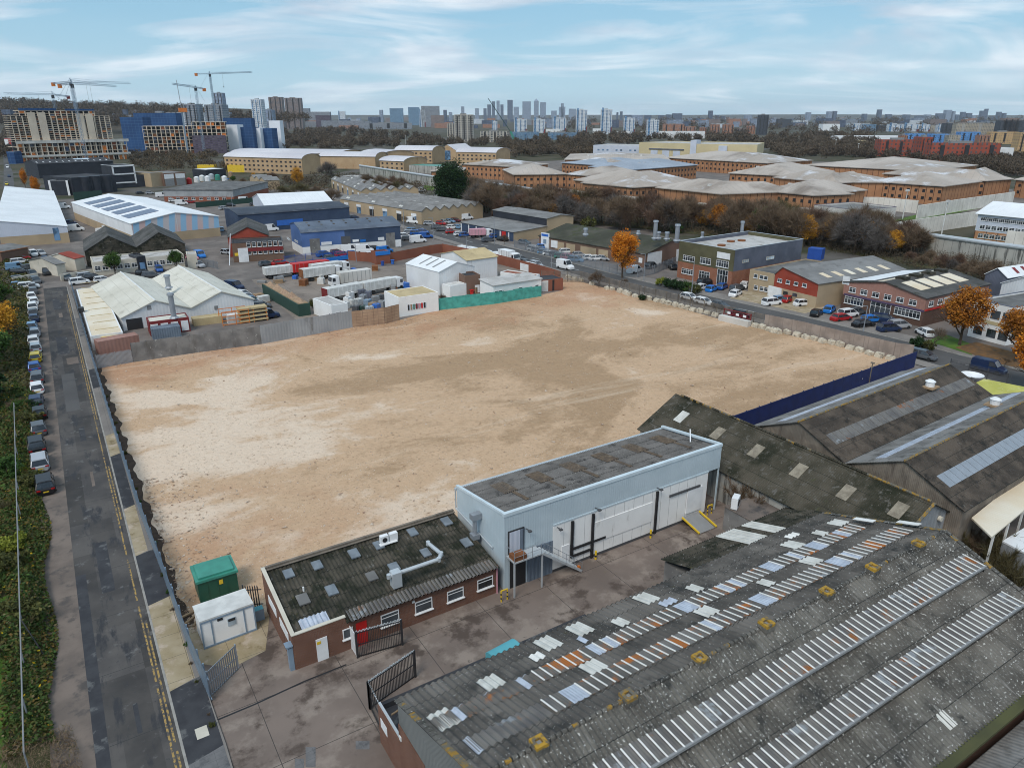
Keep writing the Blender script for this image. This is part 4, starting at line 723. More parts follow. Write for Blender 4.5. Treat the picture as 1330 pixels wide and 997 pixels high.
for px, py in ((683, 686), (723, 684), (773, 659), (853, 633)): t, z = b.hit('f', px, py); m = M(); m.bar((t, 0, z), (t, -.6, z + .1), .06, .06); m.box(t - .15, -.75, z, t + .15, -.5, z + .12); b.part('floodlight', m, ['dark_grey'])
m = M(); m.box(L + .0, 1.4, 5.2, L + 1.2, 2.2, 5.3); b.part('canopy_flap', m, ['white'])
m = M(); m.bar((L - 1.5, 2.8, 6.9), (L - .4, 4.0, 7.6), .1, .1); b.part('aerial_pole', m, ['white'])
m = M(); m.box(L - .12, .02, 0, L, .14, zc); m.box(L - 1.62, -.02, 0, L - 1.56, .05, zc, 1); b.part('corner_post', m, ['clad_blue', 'rust'])
# ramp, barriers, concrete plinth, condenser
e = empty('loading_ramp', 'grey loading ramp with two yellow side kerbs below the white sliding door', 'ramp', (47.6, 41.6, 0)); m = M(); m.slab((.2, 0, .12), (2.3, 0, .12), (2.3, 2.4, .7), (.2, 2.4, .7), .1); m.build('ramp_deck', ['grey'], e)
for x in (0, 2.35): m = M(); m.slab((x + .03, -.1, .3), (x + .14, -.1, .3), (x + .14, 2.3, .86), (x + .03, 2.3, .86), .17); m.build('side_kerb', ['yellow'], e)
for i, (px, py, lb) in enumerate(((655, 780, 'yellow and black crash barrier beside the foot of the outside stair'), (921, 668, 'yellow hoop barrier beside the recess at the end of the cold store'))):
    q = P(px, py); m = M()
    for dx in (-.3, .3): m.tube((dx, 0, 0), (dx, 0, 1.1), .06); 
    m.tube((-.3, 0, 1.1), (.3, 0, 1.1), .06)
    for z in (.3, .7): m.tube((-.3, 0, z), (-.3, 0, z + .15), .065, m=1); m.tube((.3, 0, z), (.3, 0, z + .15), .065, m=1)
    tag(m.build('crash_barrier', ['yellow', 'black'], None, q), lb, 'barrier', 'yellow barriers at the cold store')
for px in (847, 768): q = P(px, 700 if px > 800 else 722); m = M(); m.tube((0, 0, 0), (0, 0, .9), .1); m.tube((0, 0, .3), (0, 0, .5), .104, m=1); tag(m.build('bollard', ['yellow', 'black'], None, (q.x, 43.7, 0)), 'short striped bollard standing under the %s black door post' % ('far' if px > 800 else 'middle'), 'bollard', 'bollards along the cold store doors')
e = empty('concrete_plant_room', 'low streaked concrete plant room with flat brown roof beside the mossy shed', 'outbuilding', (50.4, 36.7, 0)); m = M(); m.box(0, 0, 0, 6.2, 4.4, 2.5); m.build('wall', ['render_grey'], e); m = M(); m.box(-.05, -.05, 2.502, 6.2, 4.45, 2.58); m.build('roof', ['lane_brown'], e)
m = M(); m.box(-.55, -.3, .08, .55, .3, 1.25); m.tube((-.05, -.3, .65), (-.05, -.34, .65), .36, n=16, m=1); m.box(-.5, -.25, 0, -.4, .25, .08, 1); m.box(.4, -.25, 0, .5, .25, .08, 1); tag(m.build('condenser_unit', ['white', 'black'], None, (51.0, 40.4, 2.58), .5), 'white condenser unit with a round black fan on the concrete plant room roof', 'air conditioner')
# ================= long mossy shed and the concrete wall below it
b = Bd('mossy_shed', 'long shed with dark mossy corrugated roof and six pale square rooflights', 'shed', Vector((54.4, 27.2, 0)), Vector((65.6, 27.2, 0)), 30.6, 3.6).shell('gv', 'clad_grey', 'asbestos_green', r=3.1, o=.3, th=.08, sidemat='concrete_wall')
for px, py in ((885, 541), (932, 560), (983, 577), (1039, 600), (1101, 627), (1169, 652)):
    q = P(px, py, 5.4) - b.a; q = P(px, py, b.zr(max(0, q.x), 1)) - b.a; b.light(q.x - .75, q.y - .55, q.x + .75, q.y + .55, 'sheet_white' if px == 885 else 'sheet_tan')
m = M()
for i in range(60): y = i * .5; m.tube((b.L / 2, y, 6.86), (b.L / 2, y + .48, 6.86), .13, n=6, m=1 if RNG.random() < .2 or i < 12 else 0)
for i in range(16): m.bar((b.L / 2 * i / 16, -.3, b.zr(b.L / 2 * i / 16, 0) + .13), (b.L / 2 * (i + 1) / 16, -.3, b.zr(b.L / 2 * (i + 1) / 16, 0) + .13), .25, .08, 1)
b.part('ridge_cap', m, ['asbestos_green', 'lichen_orange']); m = M(); q = b.hit('f', 1221, 664); m.tube((q[0], -.02, 4.6), (q[0], -.3, 4.6), .25, n=12); b.part('wall_lamp', m, ['render_cream'])
# ================= pair of gabled sheds by the main road
b = Bd('twin_gable_shed', 'pair of gabled industrial sheds with brown weathered roofs and pale rooflight strips', 'shed', Vector((63.2, 25.9, 0)), Vector((95.0, 27.6, 0)), 22.2, 5.7).shell('gu', 'timber_old', 'asbestos_shed', r=2.5, o=.25, n=2, roof2='asbestos_pale', ridge='lichen_orange', th=.08)
for v0, v1, mt in ((1.9, 3.2, 'rooflight_old'), (13.0, 14.3, 'rooflight_old'), (8.0, 8.9, 'glass_pale'), (19.1, 20.0, 'glass_pale')):
    for i in range(27): b.light(1.2 + i * 1.12, v0, 2.26 + i * 1.12, v1, 'sheet_clear' if mt == 'glass_pale' else 'rooflight_old' if v0 > 10 else 'steel_galv')
for px, py in ((1207, 504), (1292, 525)): q = P(px, py, 7.4) - b.a; m = M(); x_, y_ = q.dot(b.u), q.dot(b.n); z_ = b.zr(x_, y_); m.box(x_ - .9, y_ - .8, z_ + .13, x_ + .9, y_ + .8, z_ + .3, 1); m.tube((x_, y_, z_), (x_, y_, z_ + .9), .5, n=12); m.tube((x_, y_, z_ + .9), (x_, y_, z_ + 1.1), .6, .3, n=12); b.part('roof_ventilator', m, ['white', 'wood'])
def pslab(name, label, cat, pts, z, mat, t=.15, wallmat=None, px=True):
    p = [P(x, y, z) for x, y in pts] if px else [Vector((x, y, z)) for x, y in pts]; o = p[0].copy(); o.z = 0; c = sum(((q.x * r.y - r.x * q.y) for q, r in zip(p, p[1:] + p[:1]))); p = p if c > 0 else p[::-1]; e = empty(name, label, cat, o)
    m = M(); m.prism([q - o for q in p], z - t, z); m.poly([(*(q - o)[:2], z - t) for q in p][::-1]); m.build('roof', [mat], e)
    if wallmat: m = M(); m.prism([q - o for q in p], 0, z - t - .002); m.build('wall', [wallmat], e)
    return e, [q - o for q in p]
e, q = pslab('cream_canopy', 'cream corrugated canopy on steel posts behind the twin gabled sheds', 'canopy', [(1262, 672), (1330, 617), (1420, 545), (1440, 580), (1330, 662), (1288, 697)], 4.6, 'roof_rustcream')
pa, pb = P(1290, 697, 4.3), P(1420, 590, 4.3)
for i in range(9): p = pa.lerp(pb, i / 8) - Vector((*e.location[:2], 0)); m = M(); m.box(p.x - .08, p.y - .08, 0, p.x + .08, p.y + .08, 4.4); m.build('post', ['white_dirty'], e)
pslab('white_store_roof', 'small flat white roof below the cream canopy at the frame edge', 'outbuilding', [(1302, 702), (1332, 684), (1370, 690), (1340, 722)], 3.0, 'roof_white', wallmat='clad_grey')
pslab('lime_roof_extension', 'low flat-roofed extension with a lime-yellow roof beside the twin sheds', 'extension', [(1263, 499), (1278, 491.8), (1345, 505), (1345, 508), (1281, 513)], 4.6, 'felt_lime', .3, 'render_grey')
q = P(1262, 490, 3.4); m = M()
for k in range(18):
    a0, a1 = 2 * math.pi * k / 18, 2 * math.pi * (k + 1) / 18
    for r0, r1 in ((0, .6), (.6, 1.1), (1.1, 1.5)): m.poly([(r0 * math.cos(a0), r0 * math.sin(a0), r0 * r0 * .2), (r1 * math.cos(a0), r1 * math.sin(a0), r1 * r1 * .2), (r1 * math.cos(a1), r1 * math.sin(a1), r1 * r1 * .2), (r0 * math.cos(a1), r0 * math.sin(a1), r0 * r0 * .2)])
m.tube((0, 0, -3.4), (0, 0, .05), .12, m=1); tag(m.build('satellite_dish', ['white', 'grey'], None, q), 'big white dish pointing at the sky between shed roof and road', 'satellite dish')
palisade('road_mesh_fence', 'dark mesh fence between main road and the lime-roofed extension', [tuple(P(1231, 486)[:2]), tuple(P(1310, 508)[:2])], 2.6, 'dark_grey', .12, .03, group='fences of the estate')

# ================= kiosk, cabin, gates, fences round the plot
e = empty('substation_kiosk', 'dark green substation kiosk with lighter green lid on the sand', 'kiosk', (4.9, 56.1, 0)); m = M(); m.box(0, 0, 0, 3.1, 2.5, 2.1); m.build('housing', ['green_grp'], e)
m = M(); m.slab((-.12, -.12, 2.25), (3.22, -.12, 2.25), (3.22, 2.62, 2.25), (-.12, 2.62, 2.25), .22); m.slab((.15, .1, 2.42), (2.95, .1, 2.42), (2.95, 2.4, 2.42), (.15, 2.4, 2.42), .17); m.build('lid', ['green_lid'], e)
m = M()
for i in range(1, 4): m.box(3.1 * i / 4 - .02, -.03, .1, 3.1 * i / 4 + .02, 0, 2.0)
m.build('door_rib', ['green_grp'], e); m = M(); m.box(1.65, -.04, 1.35, 1.95, -.005, 1.75); m.build('warning_sign', ['yellow'], e)
e = empty('site_cabin', 'white steel site cabin with grey frame standing by the open palisade gate', 'cabin', (4.1, 50.2, 0), .04); m = M(); m.box(0, 0, .18, 3.9, 2.2, 2.45); m.build('wall', ['render_white'], e); m = M(); m.box(-.05, -.05, 2.452, 3.95, 2.25, 2.58); m.build('roof', ['white_dirty'], e)
m = M()
for x in (0, .75, 3.15, 3.9): m.box(x - .05, -.05, .05, x + .05, 0, 2.44)
m.box(-.05, -.06, .05, 3.95, 0, .2); m.box(-.05, -.06, 2.3, 3.95, 0, 2.44); m.build('frame', ['steel_blue'], e); m = M(); m.box(1.9, -.06, 1.3, 2.5, 0, 1.95); m.box(1.95, -.075, 1.7, 2.45, -.061, 1.92, 1); m.build('window', ['glass_pale', 'black'], e); m = M(); m.box(1.2, -.04, 2.05, 1.6, 0, 2.25); m.build('vent', ['black'], e)
boxy('bin', 'small teal lidded bin against the office side wall', 'bin', 8.2, 51.3, 8.9, 51.9, 1.0, 'steel_blue', .05, 'cyan_tarp')
for k, (x, y, a) in enumerate(((3.8, 54.3, .6), (4.4, 54.0, .9), (4.0, 55.1, .3), (4.6, 54.8, 1.2))): m = M(); m.box(-.9, -.1, 0, .9, .1, .12); tag(m.build('timber_plank', ['wood'], None, (x, y, .09 + k * .03), a), 'loose grey plank in the small heap between fence and kiosk', 'plank', 'planks dumped beside the kiosk')
FENCE = [(1.95, 195), (2.0, 150), (2.05, 129), (2.2, 100), (2.45, 75), (2.85, 62), (2.95, 56), (3.1, 50), (3.35, 45.5), (3.45, 44.2)]
palisade('palisade_fence', 'long grey steel palisade fence between the side road and the sand plot', FENCE[2:], 2.5, 'steel_blue', .17, .11, group='palisade fences around the plot')
palisade('palisade_fence', 'steel palisade fence between side road and cream lean-to', FENCE[:3], 2.4, 'steel_blue', .17, .11, group='palisade fences around the plot')
palisade('palisade_gate', 'grey palisade gate leaf standing open beside the site cabin', [(3.55, 44.9), (5.9, 46.7)], 2.2, 'steel_galv', .19, .08, 2.9, cat='gate', rails=3)
palisade('palisade_fence', 'short dark palisade run between site cabin and brick office', [(7.9, 53.6), (9.2, 52.9)], 2.2, 'steel_dark', .19, .08, group='palisade fences around the plot')
def sgate(label, a, b, h=2.3):
    e = palisade('security_gate', label, [a, b], h, 'steel_dark', .13, .03, 9, 'black yard gates', 'gate', False, 3); m = M(); d = Vector(b) - Vector(a); L = d.length; d /= L
    for i in range(int(L * 14)): p = d * (i / 14); m.tube((p.x, p.y, h + .05 + .06 * math.sin(i * 1.9)), (p.x + d.x * .07 + .03 * math.cos(i * 2.3), p.y + d.y * .07, h + .12 + .06 * math.cos(i * 1.7)), .035, n=4, cap=False)
    m.build('rotating_spikes', ['steel_pale'], e)
    for p in (Vector((0, 0)), d * L): q = M(); q.box(p.x - .07, p.y - .07, 0, p.x + .07, p.y + .07, h + .1); q.build('gate_post', ['steel_dark'], e)
sgate('black barred gate with spiked top standing open in front of the red door', (13.6, 43.1), (17.0, 42.6)); sgate('black barred gate leaf with spiked top beside the near warehouse eave', (12.5, 37.9), (16.4, 39.0)); sgate('black barred gate run turning along the brick warehouse wall', (12.5, 37.9), (12.3, 34.6))
m = M(); m.box(0, 0, 0, .28, 3.4, 3.1); o = tag(m.build('brick_wall', ['brick_brown'], None, (12.0, 31.5, 0)), 'brick boundary wall with white notice under the corrugated roof corner', 'wall')
m = M(); m.box(-.03, 2.0, 1.7, -.002, 3.0, 2.4); m.build('notice_board', ['white'], o); m = M(); m.tube((.14, 0, 3.2), (.14, 3.4, 3.2), .09, n=5); m.build('spike_roll', ['steel_pale'], o)
e = empty('yard_pit', 'dark sunken drain trench along the near warehouse eave', 'trench', (13.2, 31.7, 0)); m = M(); m.box(0, .5, 0, 17.5, 5.6, .06); m.box(0, 5.6, 0, 17.5, 5.9, .5); m.build('trench_kerb', ['tarmac_dark'], e)
m = M(); m.tube((0, 4.1, .9), (4, 5.0, .9), .07); m.tube((.4, 3.6, .9), (2.1, 4.1, .9), .09); m.build('timber_rail', ['wood'], e)
q = P(655, 846, 1.4); m = M()
for i in range(10):
    t0, t1 = math.pi * i / 10, math.pi * (i + 1) / 10; m.quad((-1.2, -math.cos(t0) * .7, math.sin(t0) * .35), (1.2, -math.cos(t0) * .7, math.sin(t0) * .35), (1.2, -math.cos(t1) * .7, math.sin(t1) * .35), (-1.2, -math.cos(t1) * .7, math.sin(t1) * .35))
    m.poly([(-1.2, 0, 0), (-1.2, -math.cos(t0) * .7, math.sin(t0) * .35), (-1.2, -math.cos(t1) * .7, math.sin(t1) * .35)][::-1])
m.box(-1.2, -.68, -1.4, 1.2, .68, 0); tag(m.build('covered_skip', ['cyan_tarp'], None, (q.x, q.y, 1.4), .1), 'turquoise tarpaulin over a skip between yard and near warehouse', 'skip')
# blue hoarding
hp = [tuple(P(x, y)[:2]) for x, y in ((950, 565), (984, 552.5), (1160, 487))]; hoarding('blue_hoarding', 'dark blue solid hoarding closing the plot towards the gabled sheds', hp, 2.7, 'hoard_blue', 'hoard_blue')
hoarding('blue_gate', 'dark blue site gate at the road end of the blue hoarding', [hp[-1], tuple(P(1187, 477)[:2])], 2.7, 'hoard_blue', 'steel_galv', 3.0, cat='gate')
q = P(1117, 500); m = M(); m.box(-.8, -.4, 0, .8, .4, 1.3); m.box(-.9, -.5, 1.3, .9, .5, 1.45, 1); tag(m.build('generator', ['black', 'white_dirty'], None, q, .2), 'small black box plant with pale lid behind the blue hoarding', 'generator')
q = P(1127, 507); m = M(); m.tube((0, 0, 0), (0, 0, 4.4), .08); m.box(-.1, -.25, 4.2, .1, .25, 4.4); tag(m.build('light_pole', ['timber_old'], None, q), 'thin timber pole standing behind the blue hoarding', 'pole')
# road side of the plot: mesh panels then solid timber, concrete blocks along their foot
rp = [(703, 366), (755, 366.5), (836, 387), (898, 402.5), (941, 414), (992, 426)]; rp2 = [(992, 426), (1046, 437.5), (1102, 451.5), (1160, 465), (1184, 468)]
palisade('mesh_fence', 'see-through brown mesh fence with posts between the sand plot and the main road', [tuple(P(*q)[:2]) for q in rp], 2.7, 'timber_old', .11, .03, 3.2, spikes=False, rails=3, group='fences of the estate')
hoarding('timber_hoarding', 'weathered timber panel hoarding along the main road side of the sand plot', [tuple(P(*q)[:2]) for q in rp2], 2.7, 'timber_pale', 'timber_old', 2.4, jitter=.08)
bl = [(738, 361), (746, 364), (755, 366), (769, 370), (788, 376), (795, 377), (805, 380), (812, 382), (816, 384), (825, 386), (837, 388), (843, 390), (853, 392), (861, 394), (868, 396), (877, 398), (885, 400), (893, 402), (900, 404), (909, 406), (919, 408), (929, 411), (967, 419), (972, 422), (981, 425), (990, 427), (999, 430), (1005, 432), (1010, 433), (1022, 434), (1035, 437), (1046, 440), (1057, 442), (1068, 445), (1080, 447), (1091, 450), (1104, 454), (1116, 457), (1129, 461), (1142, 464), (1156, 467)]
bls = []
for k in range(3):
    m = M(); r_ = np.random.default_rng(k)
    c = [Vector((x * (.85 + r_.random() * .15), y * (.42 + r_.random() * .1), z)) for x, y, z in ((-1, -1, 0), (1, -1, 0), (1, 1, 0), (-1, 1, 0), (-.9, -.85, .85), (.92, -.85, .9), (.9, .85, .85), (-.9, .9, .8))]; c = [Vector((v.x * .72 + .12 * (r_.random() - .5), v.y * .95 + .12 * (r_.random() - .5), v.z * (.8 + .2 * r_.random()))) for v in c]
    for f in ((0, 1, 5, 4), (1, 2, 6, 5), (2, 3, 7, 6), (3, 0, 4, 7), (4, 5, 6, 7)): m.quad(*[c[i] for i in f])
    bls.append(m.mesh('concrete_block', ['block_beige']))
for i, q in enumerate(bl): p = P(*q); o = link('concrete_block', bls[i % 3], None, (p.x, p.y, .05), RNG.random() * .5 + 1.2); o.scale = (1, 1, .8 + .35 * RNG.random()); tag(o, 'rough pale concrete block at the fence foot, %s from the timber-clad container end' % nth(i), 'concrete block', 'concrete blocks along the plot fence')
e = empty('burnt_car_frame', 'wrecked dark car in red steel frame behind white concrete barrier at the plot edge', 'wreck', P(954, 420), math.radians(-82)); m = M(); m.box(-3.3, -.7, 0, 3.3, .5, 1.15); m.build('barrier', ['concrete_pale'], e)
m = M()
for x in (-3, 3): m.box(x - .08, .55, 0, x + .08, .7, 2.4)
m.box(-3, .55, 2.2, 3, .7, 2.32); m.box(-3, .55, 1.3, 3, .7, 1.4); m.build('steel_frame', ['maroon'], e); m = M(); m.box(-2.2, .8, .9, 2.2, 2.2, 1.9); m.box(-1.2, .9, 1.9, 1.3, 2.1, 2.5, 1); m.build('car_shell', ['car_maroon', 'car_glass'], e)
for x in (-1.8, .1, 1.7): m = M(); m.box(x - .35, .5, 1.45, x + .35, .54, 1.9); m.build('notice', ['white'], e)
# top edge of the plot
gp = [tuple(P(x, y)[:2]) for x, y in ((128, 479), (174, 470.5), (250, 459), (340, 447), (458, 425.5))]
palisade('corner_fence', 'grey palisade fence at the plot corner in front of the salmon container', [gp[0], gp[1]], 2.3, 'steel_galv', .17, .11, group='palisade fences around the plot'); hoarding('steel_sheet_fence', 'tall stained grey corrugated sheet fence along the top of the sand plot', gp[1:4], 3.3, 'render_grey', 'dark_grey', 2.1, jitter=.1, group='sheet fences along the top edge')
hoarding('steel_sheet_fence', 'grey ribbed sheet fence in front of the scrap and barrels', [gp[3], gp[4]], 3.4, 'clad_grey', 'dark_grey', 2.1, jitter=.1, group='sheet fences along the top edge')
hoarding('timber_fence', 'pale brown boarded fence between grey sheets and white portable office', [gp[4], tuple(P(500, 421)[:2]), tuple(P(519, 416)[:2])], 3.3, 'timber_warm', 'timber_old', 1.9, jitter=.1)
hoarding('netting_fence', 'teal debris netting on posts along the top of the sand plot', [tuple(P(x, y)[:2]) for x, y in ((570, 403), (605, 399), (642, 395), (703, 385))], 2.6, 'teal_net', 'steel_galv', 2.6, jitter=.35)
# ================= estate buildings beyond the plot
V = lambda x, y: Vector((x, y, 0))
def flue(px, py, top, r=.45, label=None, mat='steel_galv', base=6.0, par=None):
    q = P(px, py, base); z = HC; D = q.x * SA + q.y * CA; b_ = (top - 498.5) / F; zt = HC - D * (ST + b_ * CT) / (CT - b_ * ST); m = M(); q = q - par.a if par else q
    if par: q = Vector((q.dot(par.u), q.dot(par.n), q.z))
    m.tube(q + Vector((0, 0, -.6)), (q.x, q.y, zt), r, n=12); m.tube((q.x, q.y, zt - .05), (q.x, q.y, zt + .35), r * 1.35, r * 1.2, n=12); m.tube((q.x, q.y, q.z - .1), (q.x, q.y, q.z + .2), r * 1.8, r * 1.2, n=8); return m.build('flue', [mat], par.e if par else None)
# white twin-gable warehouse, its lean-to and what stands round it
b = Bd('white_gable_warehouse', 'white twin-gabled warehouse with cream roofs and two steel flues', 'warehouse', V(8.4, 150.2), V(33.0, 152.2), 42, (413,)); b.D = (P(163.6, 353, 5) - b.a).dot(b.n)
b.shell('gv', 'clad_white', 'roof_cream', r=b.hit('f', 193.6, 391.4)[1] - b.h, n=2, o=.3, ridge='white', th=.15)
b.ppx('f', 167, 413, 188, 434, 'steel_dark', 'shutter_door', ground=True); b.ppx('f', 257, 411, 272, 417, 'render_cream', 'louvre')
for px in (194, 281): q = b.hit('f', px, 402); b.panel('f', q[0], q[1], .7, .8, 'grey', 'vent')
flue(226, 412, 383, .48, par=b, base=2.9); flue(219, 373, 359, .5, par=b, base=4.2)
b = Bd('cream_lean_to', 'long low cream-roofed building beside the side road fence', 'workshop', V(2.6, 139.6), V(7.6, 139.6), 55, (437,)); b.D = P(89, 377, b.h).y - b.a.y; b.shell('flat', 'clad_white', 'roof_rustcream', par=.06)
b.ppx('f', 133, 436, 155, 449, 'yellow', 'timber_rack', .5); q = P(106, 405, b.h) - b.a; m = M(); m.box(q.x - .5, q.y - .6, b.h, q.x + .5, q.y + .6, b.h + .9); b.part('roof_unit', m, ['steel_dark'])
for i in range(9): m = M(); m.box(1.0, 4 + i * 5.6, b.h + .002, 4.6, 4.35 + i * 5.6, b.h + .05); b.part('rooflight', m, ['roof_sand'])
e = empty('white_canopy', 'white flat canopy over maroon framed window bays in front of the twin-gabled warehouse', 'canopy', V(19, 146)); 
p0 = P(191, 431); b = Bd('window_store', 'maroon framed store of stacked white windows under a flat canopy', 'store', P(196, 437), P(248, 430), 4, 2.6).shell('flat', 'maroon', 'roof_cream', par=.15); bpy.data.objects.remove(e)
for i in range(4): b.panel('f', b.L * (i + .5) / 4, .3, b.L / 4 * .72, 1.9, 'white', 'white_panel', .1)
for x0, y0, x1, y1, h, mt, lb, cat in ((130, 462, 183, 452, 2.4, 'clad_pink', 'salmon red container lying behind the plot corner fence', 'container'), (199, 442, 236, 437, 2.0, 'clad_blue_dk', 'faded blue container behind the grey sheet fence', 'container'), (252, 424, 290, 419, 1.4, 'roof_sand', 'row of ochre pallets behind the warehouse gable', 'pallets')):
    b = Bd('shipping_container' if cat == 'container' else 'pallet_stack', lb, cat, P(x0, y0), P(x1, y1), 2.4, h).shell('flat', mt, mt, par=.03)
e = empty('orange_cage', 'bright orange mesh cage around a machine behind the grey fence', 'cage', P(290, 424)); m = M()
for x in (0, 2.5, 5): 
    for y in (0, 3): m.box(x - .06, y - .06, 0, x + .06, y + .06, 2.8)
for z in (.2, 1.0, 1.8, 2.7):
    for y in (0, 3): m.box(0, y - .04, z, 5, y + .04, z + .12)
m.build('frame', ['orange'], e); m = M(); m.box(1.2, .8, 0, 3.8, 2.4, 1.8); m.build('machine', ['white_dirty'], e)
e = empty('timber_rack', 'ochre steel rack of long boards beside the orange cage', 'rack', P(312, 421)); m = M()
for z in (.3, 1.1, 1.9, 2.6): m.box(0, 0, z, 5.5, 2, z + .35)
m.build('shelf', ['roof_sand'], e); m = M(); [m.box(x, .1, 0, x + .15, 1.9, 2.9) for x in (.1, 2.7, 5.2)]; m.build('upright', ['orange'], e)
# low white office range with two trees
for (ax, ay, bx, by, D, wn_, lb) in ((124, 358.6, 181, 353, 9, 6, 'low white flat-roofed office with ribbon windows, wing left of the dark entrance'), (192, 352, 241, 347, 9, 6, 'low white flat-roofed office wing right of the dark entrance')):
    b = Bd('white_office_wing', lb, 'office', P(ax, ay), P(bx, by), D, 3.3, group='low white office wings').shell('flat', 'render_cream', 'felt_white', par=.25); b.row('f', wn_, 1.3, b.L / wn_ * .8, 1.2)
b = Bd('dark_entrance', 'dark framed entrance block joining the two low white office wings', 'entrance', P(181, 353.5), P(192, 352), 6, 3.8).shell('flat', 'clad_dark', 'felt_dark', par=.2); b.panel('f', b.L / 2, .02, b.L * .6, 2.4, 'glass_blue', 'door')
b = Bd('white_shed', 'small cream shed behind the silver people carrier', 'shed', P(245, 349), P(258, 348), 5, 3.6).shell('flat', 'render_cream', 'felt_white', par=.2)
b = Bd('dark_twin_sheds', 'pair of dark mossy gabled sheds behind the low white offices', 'shed', P(114, 347), P(243, 336), 26, 4.2); b.D = max(12, (P(93, 313, b.h) - b.a).dot(b.n)); b.shell('gv', 'asbestos_moss', 'roof_dark', r=3.6, n=2, o=.2)
# far left lot
b = Bd('grey_gabled_hut', 'small cream hut with pale grey pitched roof in the car lot', 'hut', P(76, 359), P(87, 357), 12, 3).shell('gu', 'render_cream', 'roof_grey', r=1.2); b = Bd('red_roof_hut', 'small cream hut with one red roof slope behind the grey hut', 'hut', P(100, 352), P(112, 349), 9, 3.2).shell('gu', 'render_cream', 'clad_red', r=1.2, roof2='white_dirty')
b = Bd('brick_garage_block', 'low brown brick block with rusty striped roof at the end of the car lot', 'garage', P(4, 343), P(39, 336), 8, (328,)).shell('mv', 'brick_far_brown', 'rust', r=.6); 
for i in range(9): b.light(1 + i * b.L / 9, .2, 2.2 + i * b.L / 9, 7.6, 'roof_grey', 'roof_sheet')
for (a, c, lb) in (((18, 369), (51, 363), 'cream dwarf wall between the rows of stacked cars'), ((80, 365), (122, 358), 'cream dwarf wall in front of the white vans')): b = Bd('lot_wall', lb, 'wall', P(*a), P(*c), .4, 1.6).shell('flat', 'render_cream', 'render_cream', par=0)
# big white sheds behind
b = Bd('white_mono_warehouse', 'huge plain white-roofed warehouse cut by the left edge of the photo', 'warehouse', V(-13.2, 273), V(5.0, 273), 90, 8); hl = hgt(b.a, 287); hr = hgt(V(5, 273), 294); b.D = P(60, 248.6, hr).y - 273; b.h = hl
b.shell('mu', 'clad_lilac', 'roof_white', r=hr - hl, bands=[(3.2, 'brick_far_tan')], o=.2); b.panel('f', b.L * .82, 1, 1.6, hr - 1.2, 'glass_blue', 'stair_window')
b = Bd('striped_warehouse', 'white warehouse with pink and blue striped gable and solar panels on its roof', 'warehouse', P(175, 318), P(287, 306.5), 70, 7.0); b.h = b.hit('f', 285, 281)[1]; q = P(238.6, 253.6, b.h) - (b.a + b.u * b.L); b.D = q.dot(b.n)
b.shell('gv', 'clad_white', 'roof_white', r=b.hit('f', 237, 275.5)[1] - b.h, bands=[(2.8, 'brick_far_tan')], o=.3, th=.2)
s = NB('gable_stripes'); u_, v_ = s.uvs(); cc_ = s.math('SINE', s.math('ADD', s.math('MULTIPLY', u_, 1.75), s.math('MULTIPLY', s.math('MULTIPLY', v_, v_), -.02))); s.done(s.mix(s.step(cc_, -.25, .25), s.mix(s.step(s.noise(.1), .4, .6), (.62, .44, .42), (.55, .5, .5)), (.3, .5, .68)), .6)
m = M(); z0 = 2.85
for (t0, za), (t1, zb) in zip(b.prof('f'), b.prof('f')[1:]): m.quad((t0 + .1, -.03, z0), (t1 - .02, -.03, z0), (t1 - .02, -.03, zb - .1), (t0 + .1, -.03, za - .1), 0, (t0, z0))
b.part('striped_cladding', m, ['gable_stripes'])
for i in range(5): v0 = b.D * (.13 + i * .155); b.light(b.L * .06, v0, b.L * .42, v0 + b.D * .1, 'panel_solar', 'solar_panel', .12) if 0 else None
plain('panel_solar', (.13, .13, .2), .25, .2)
for i in range(5): v0 = b.D * (.12 + i * .16); b.light(b.L * .07, v0, b.L * .42, v0 + b.D * .105, 'panel_solar', 'solar_panel', .12)
b = Bd('white_store', 'plain white gabled store behind the blue trade warehouse', 'warehouse', P(345.7, 284), P(434, 279), 30, (270.7,)); b.h += 1; b.D = 34; b.shell('gu', 'clad_lilac', 'roof_white', r=3.0, bands=[(1.8, 'brick_far_tan')], sidemat='clad_lilac')
b = Bd('navy_terrace', 'long dark navy curved-eave unit with a paler blue centre bay', 'warehouse', P(312, 303), P(455, 291), 18, (290,)); b.h = 6.0; b.shell('curve', 'clad_navy', 'roof_navy', r=1.2); b.ppx('f', 360, 285, 394, 292, 'paint_blue', 'blue_bay')
b = Bd('blue_trade_warehouse', 'blue trade warehouse with white base, grey shutters and row of parked vans', 'warehouse', P(394, 332), P(521, 321), 20, 6.0); b.D = 24; b.h = b.hit('f', 394, 310)[1]; b.D = abs((P(369, 324) - b.a).dot(b.n)); b.h = 6.4
b.shell('curve', 'clad_royal', 'roof_blue_grey', r=2.2, bands=[(2.4, 'render_white')])
m = M(); m.box(b.L * .42, -.05, 2.4, b.L + .03, -.005, b.h); b.part('navy_cladding', m, ['clad_navy'])
for x0, x1, mt in ((403, 416, 'render_grey'), (444, 456, 'dark_grey'), (502, 513.6, 'render_grey')): c = b.hit('f', (x0 + x1) / 2, 322)[0]; w_ = abs(b.hit('f', x1, 322)[0] - b.hit('f', x0, 322)[0]); b.panel('f', c, .02, w_, 4.6, mt, 'shutter_door', .1)
b.ppx('f', 417.5, 314, 431, 318, 'white', 'sign_board', .15); b.ppx('f', 458, 311, 466, 314, 'white', 'sign_board', .15); b.ppx('f', 468, 311, 475, 314, 'car_bright', 'sign_board', .15); b.ppx('f', 491, 308, 499, 312, 'white', 'sign_board', .15); b.ppx('f', 514, 312, 521, 320, 'white', 'sign_board', .2)
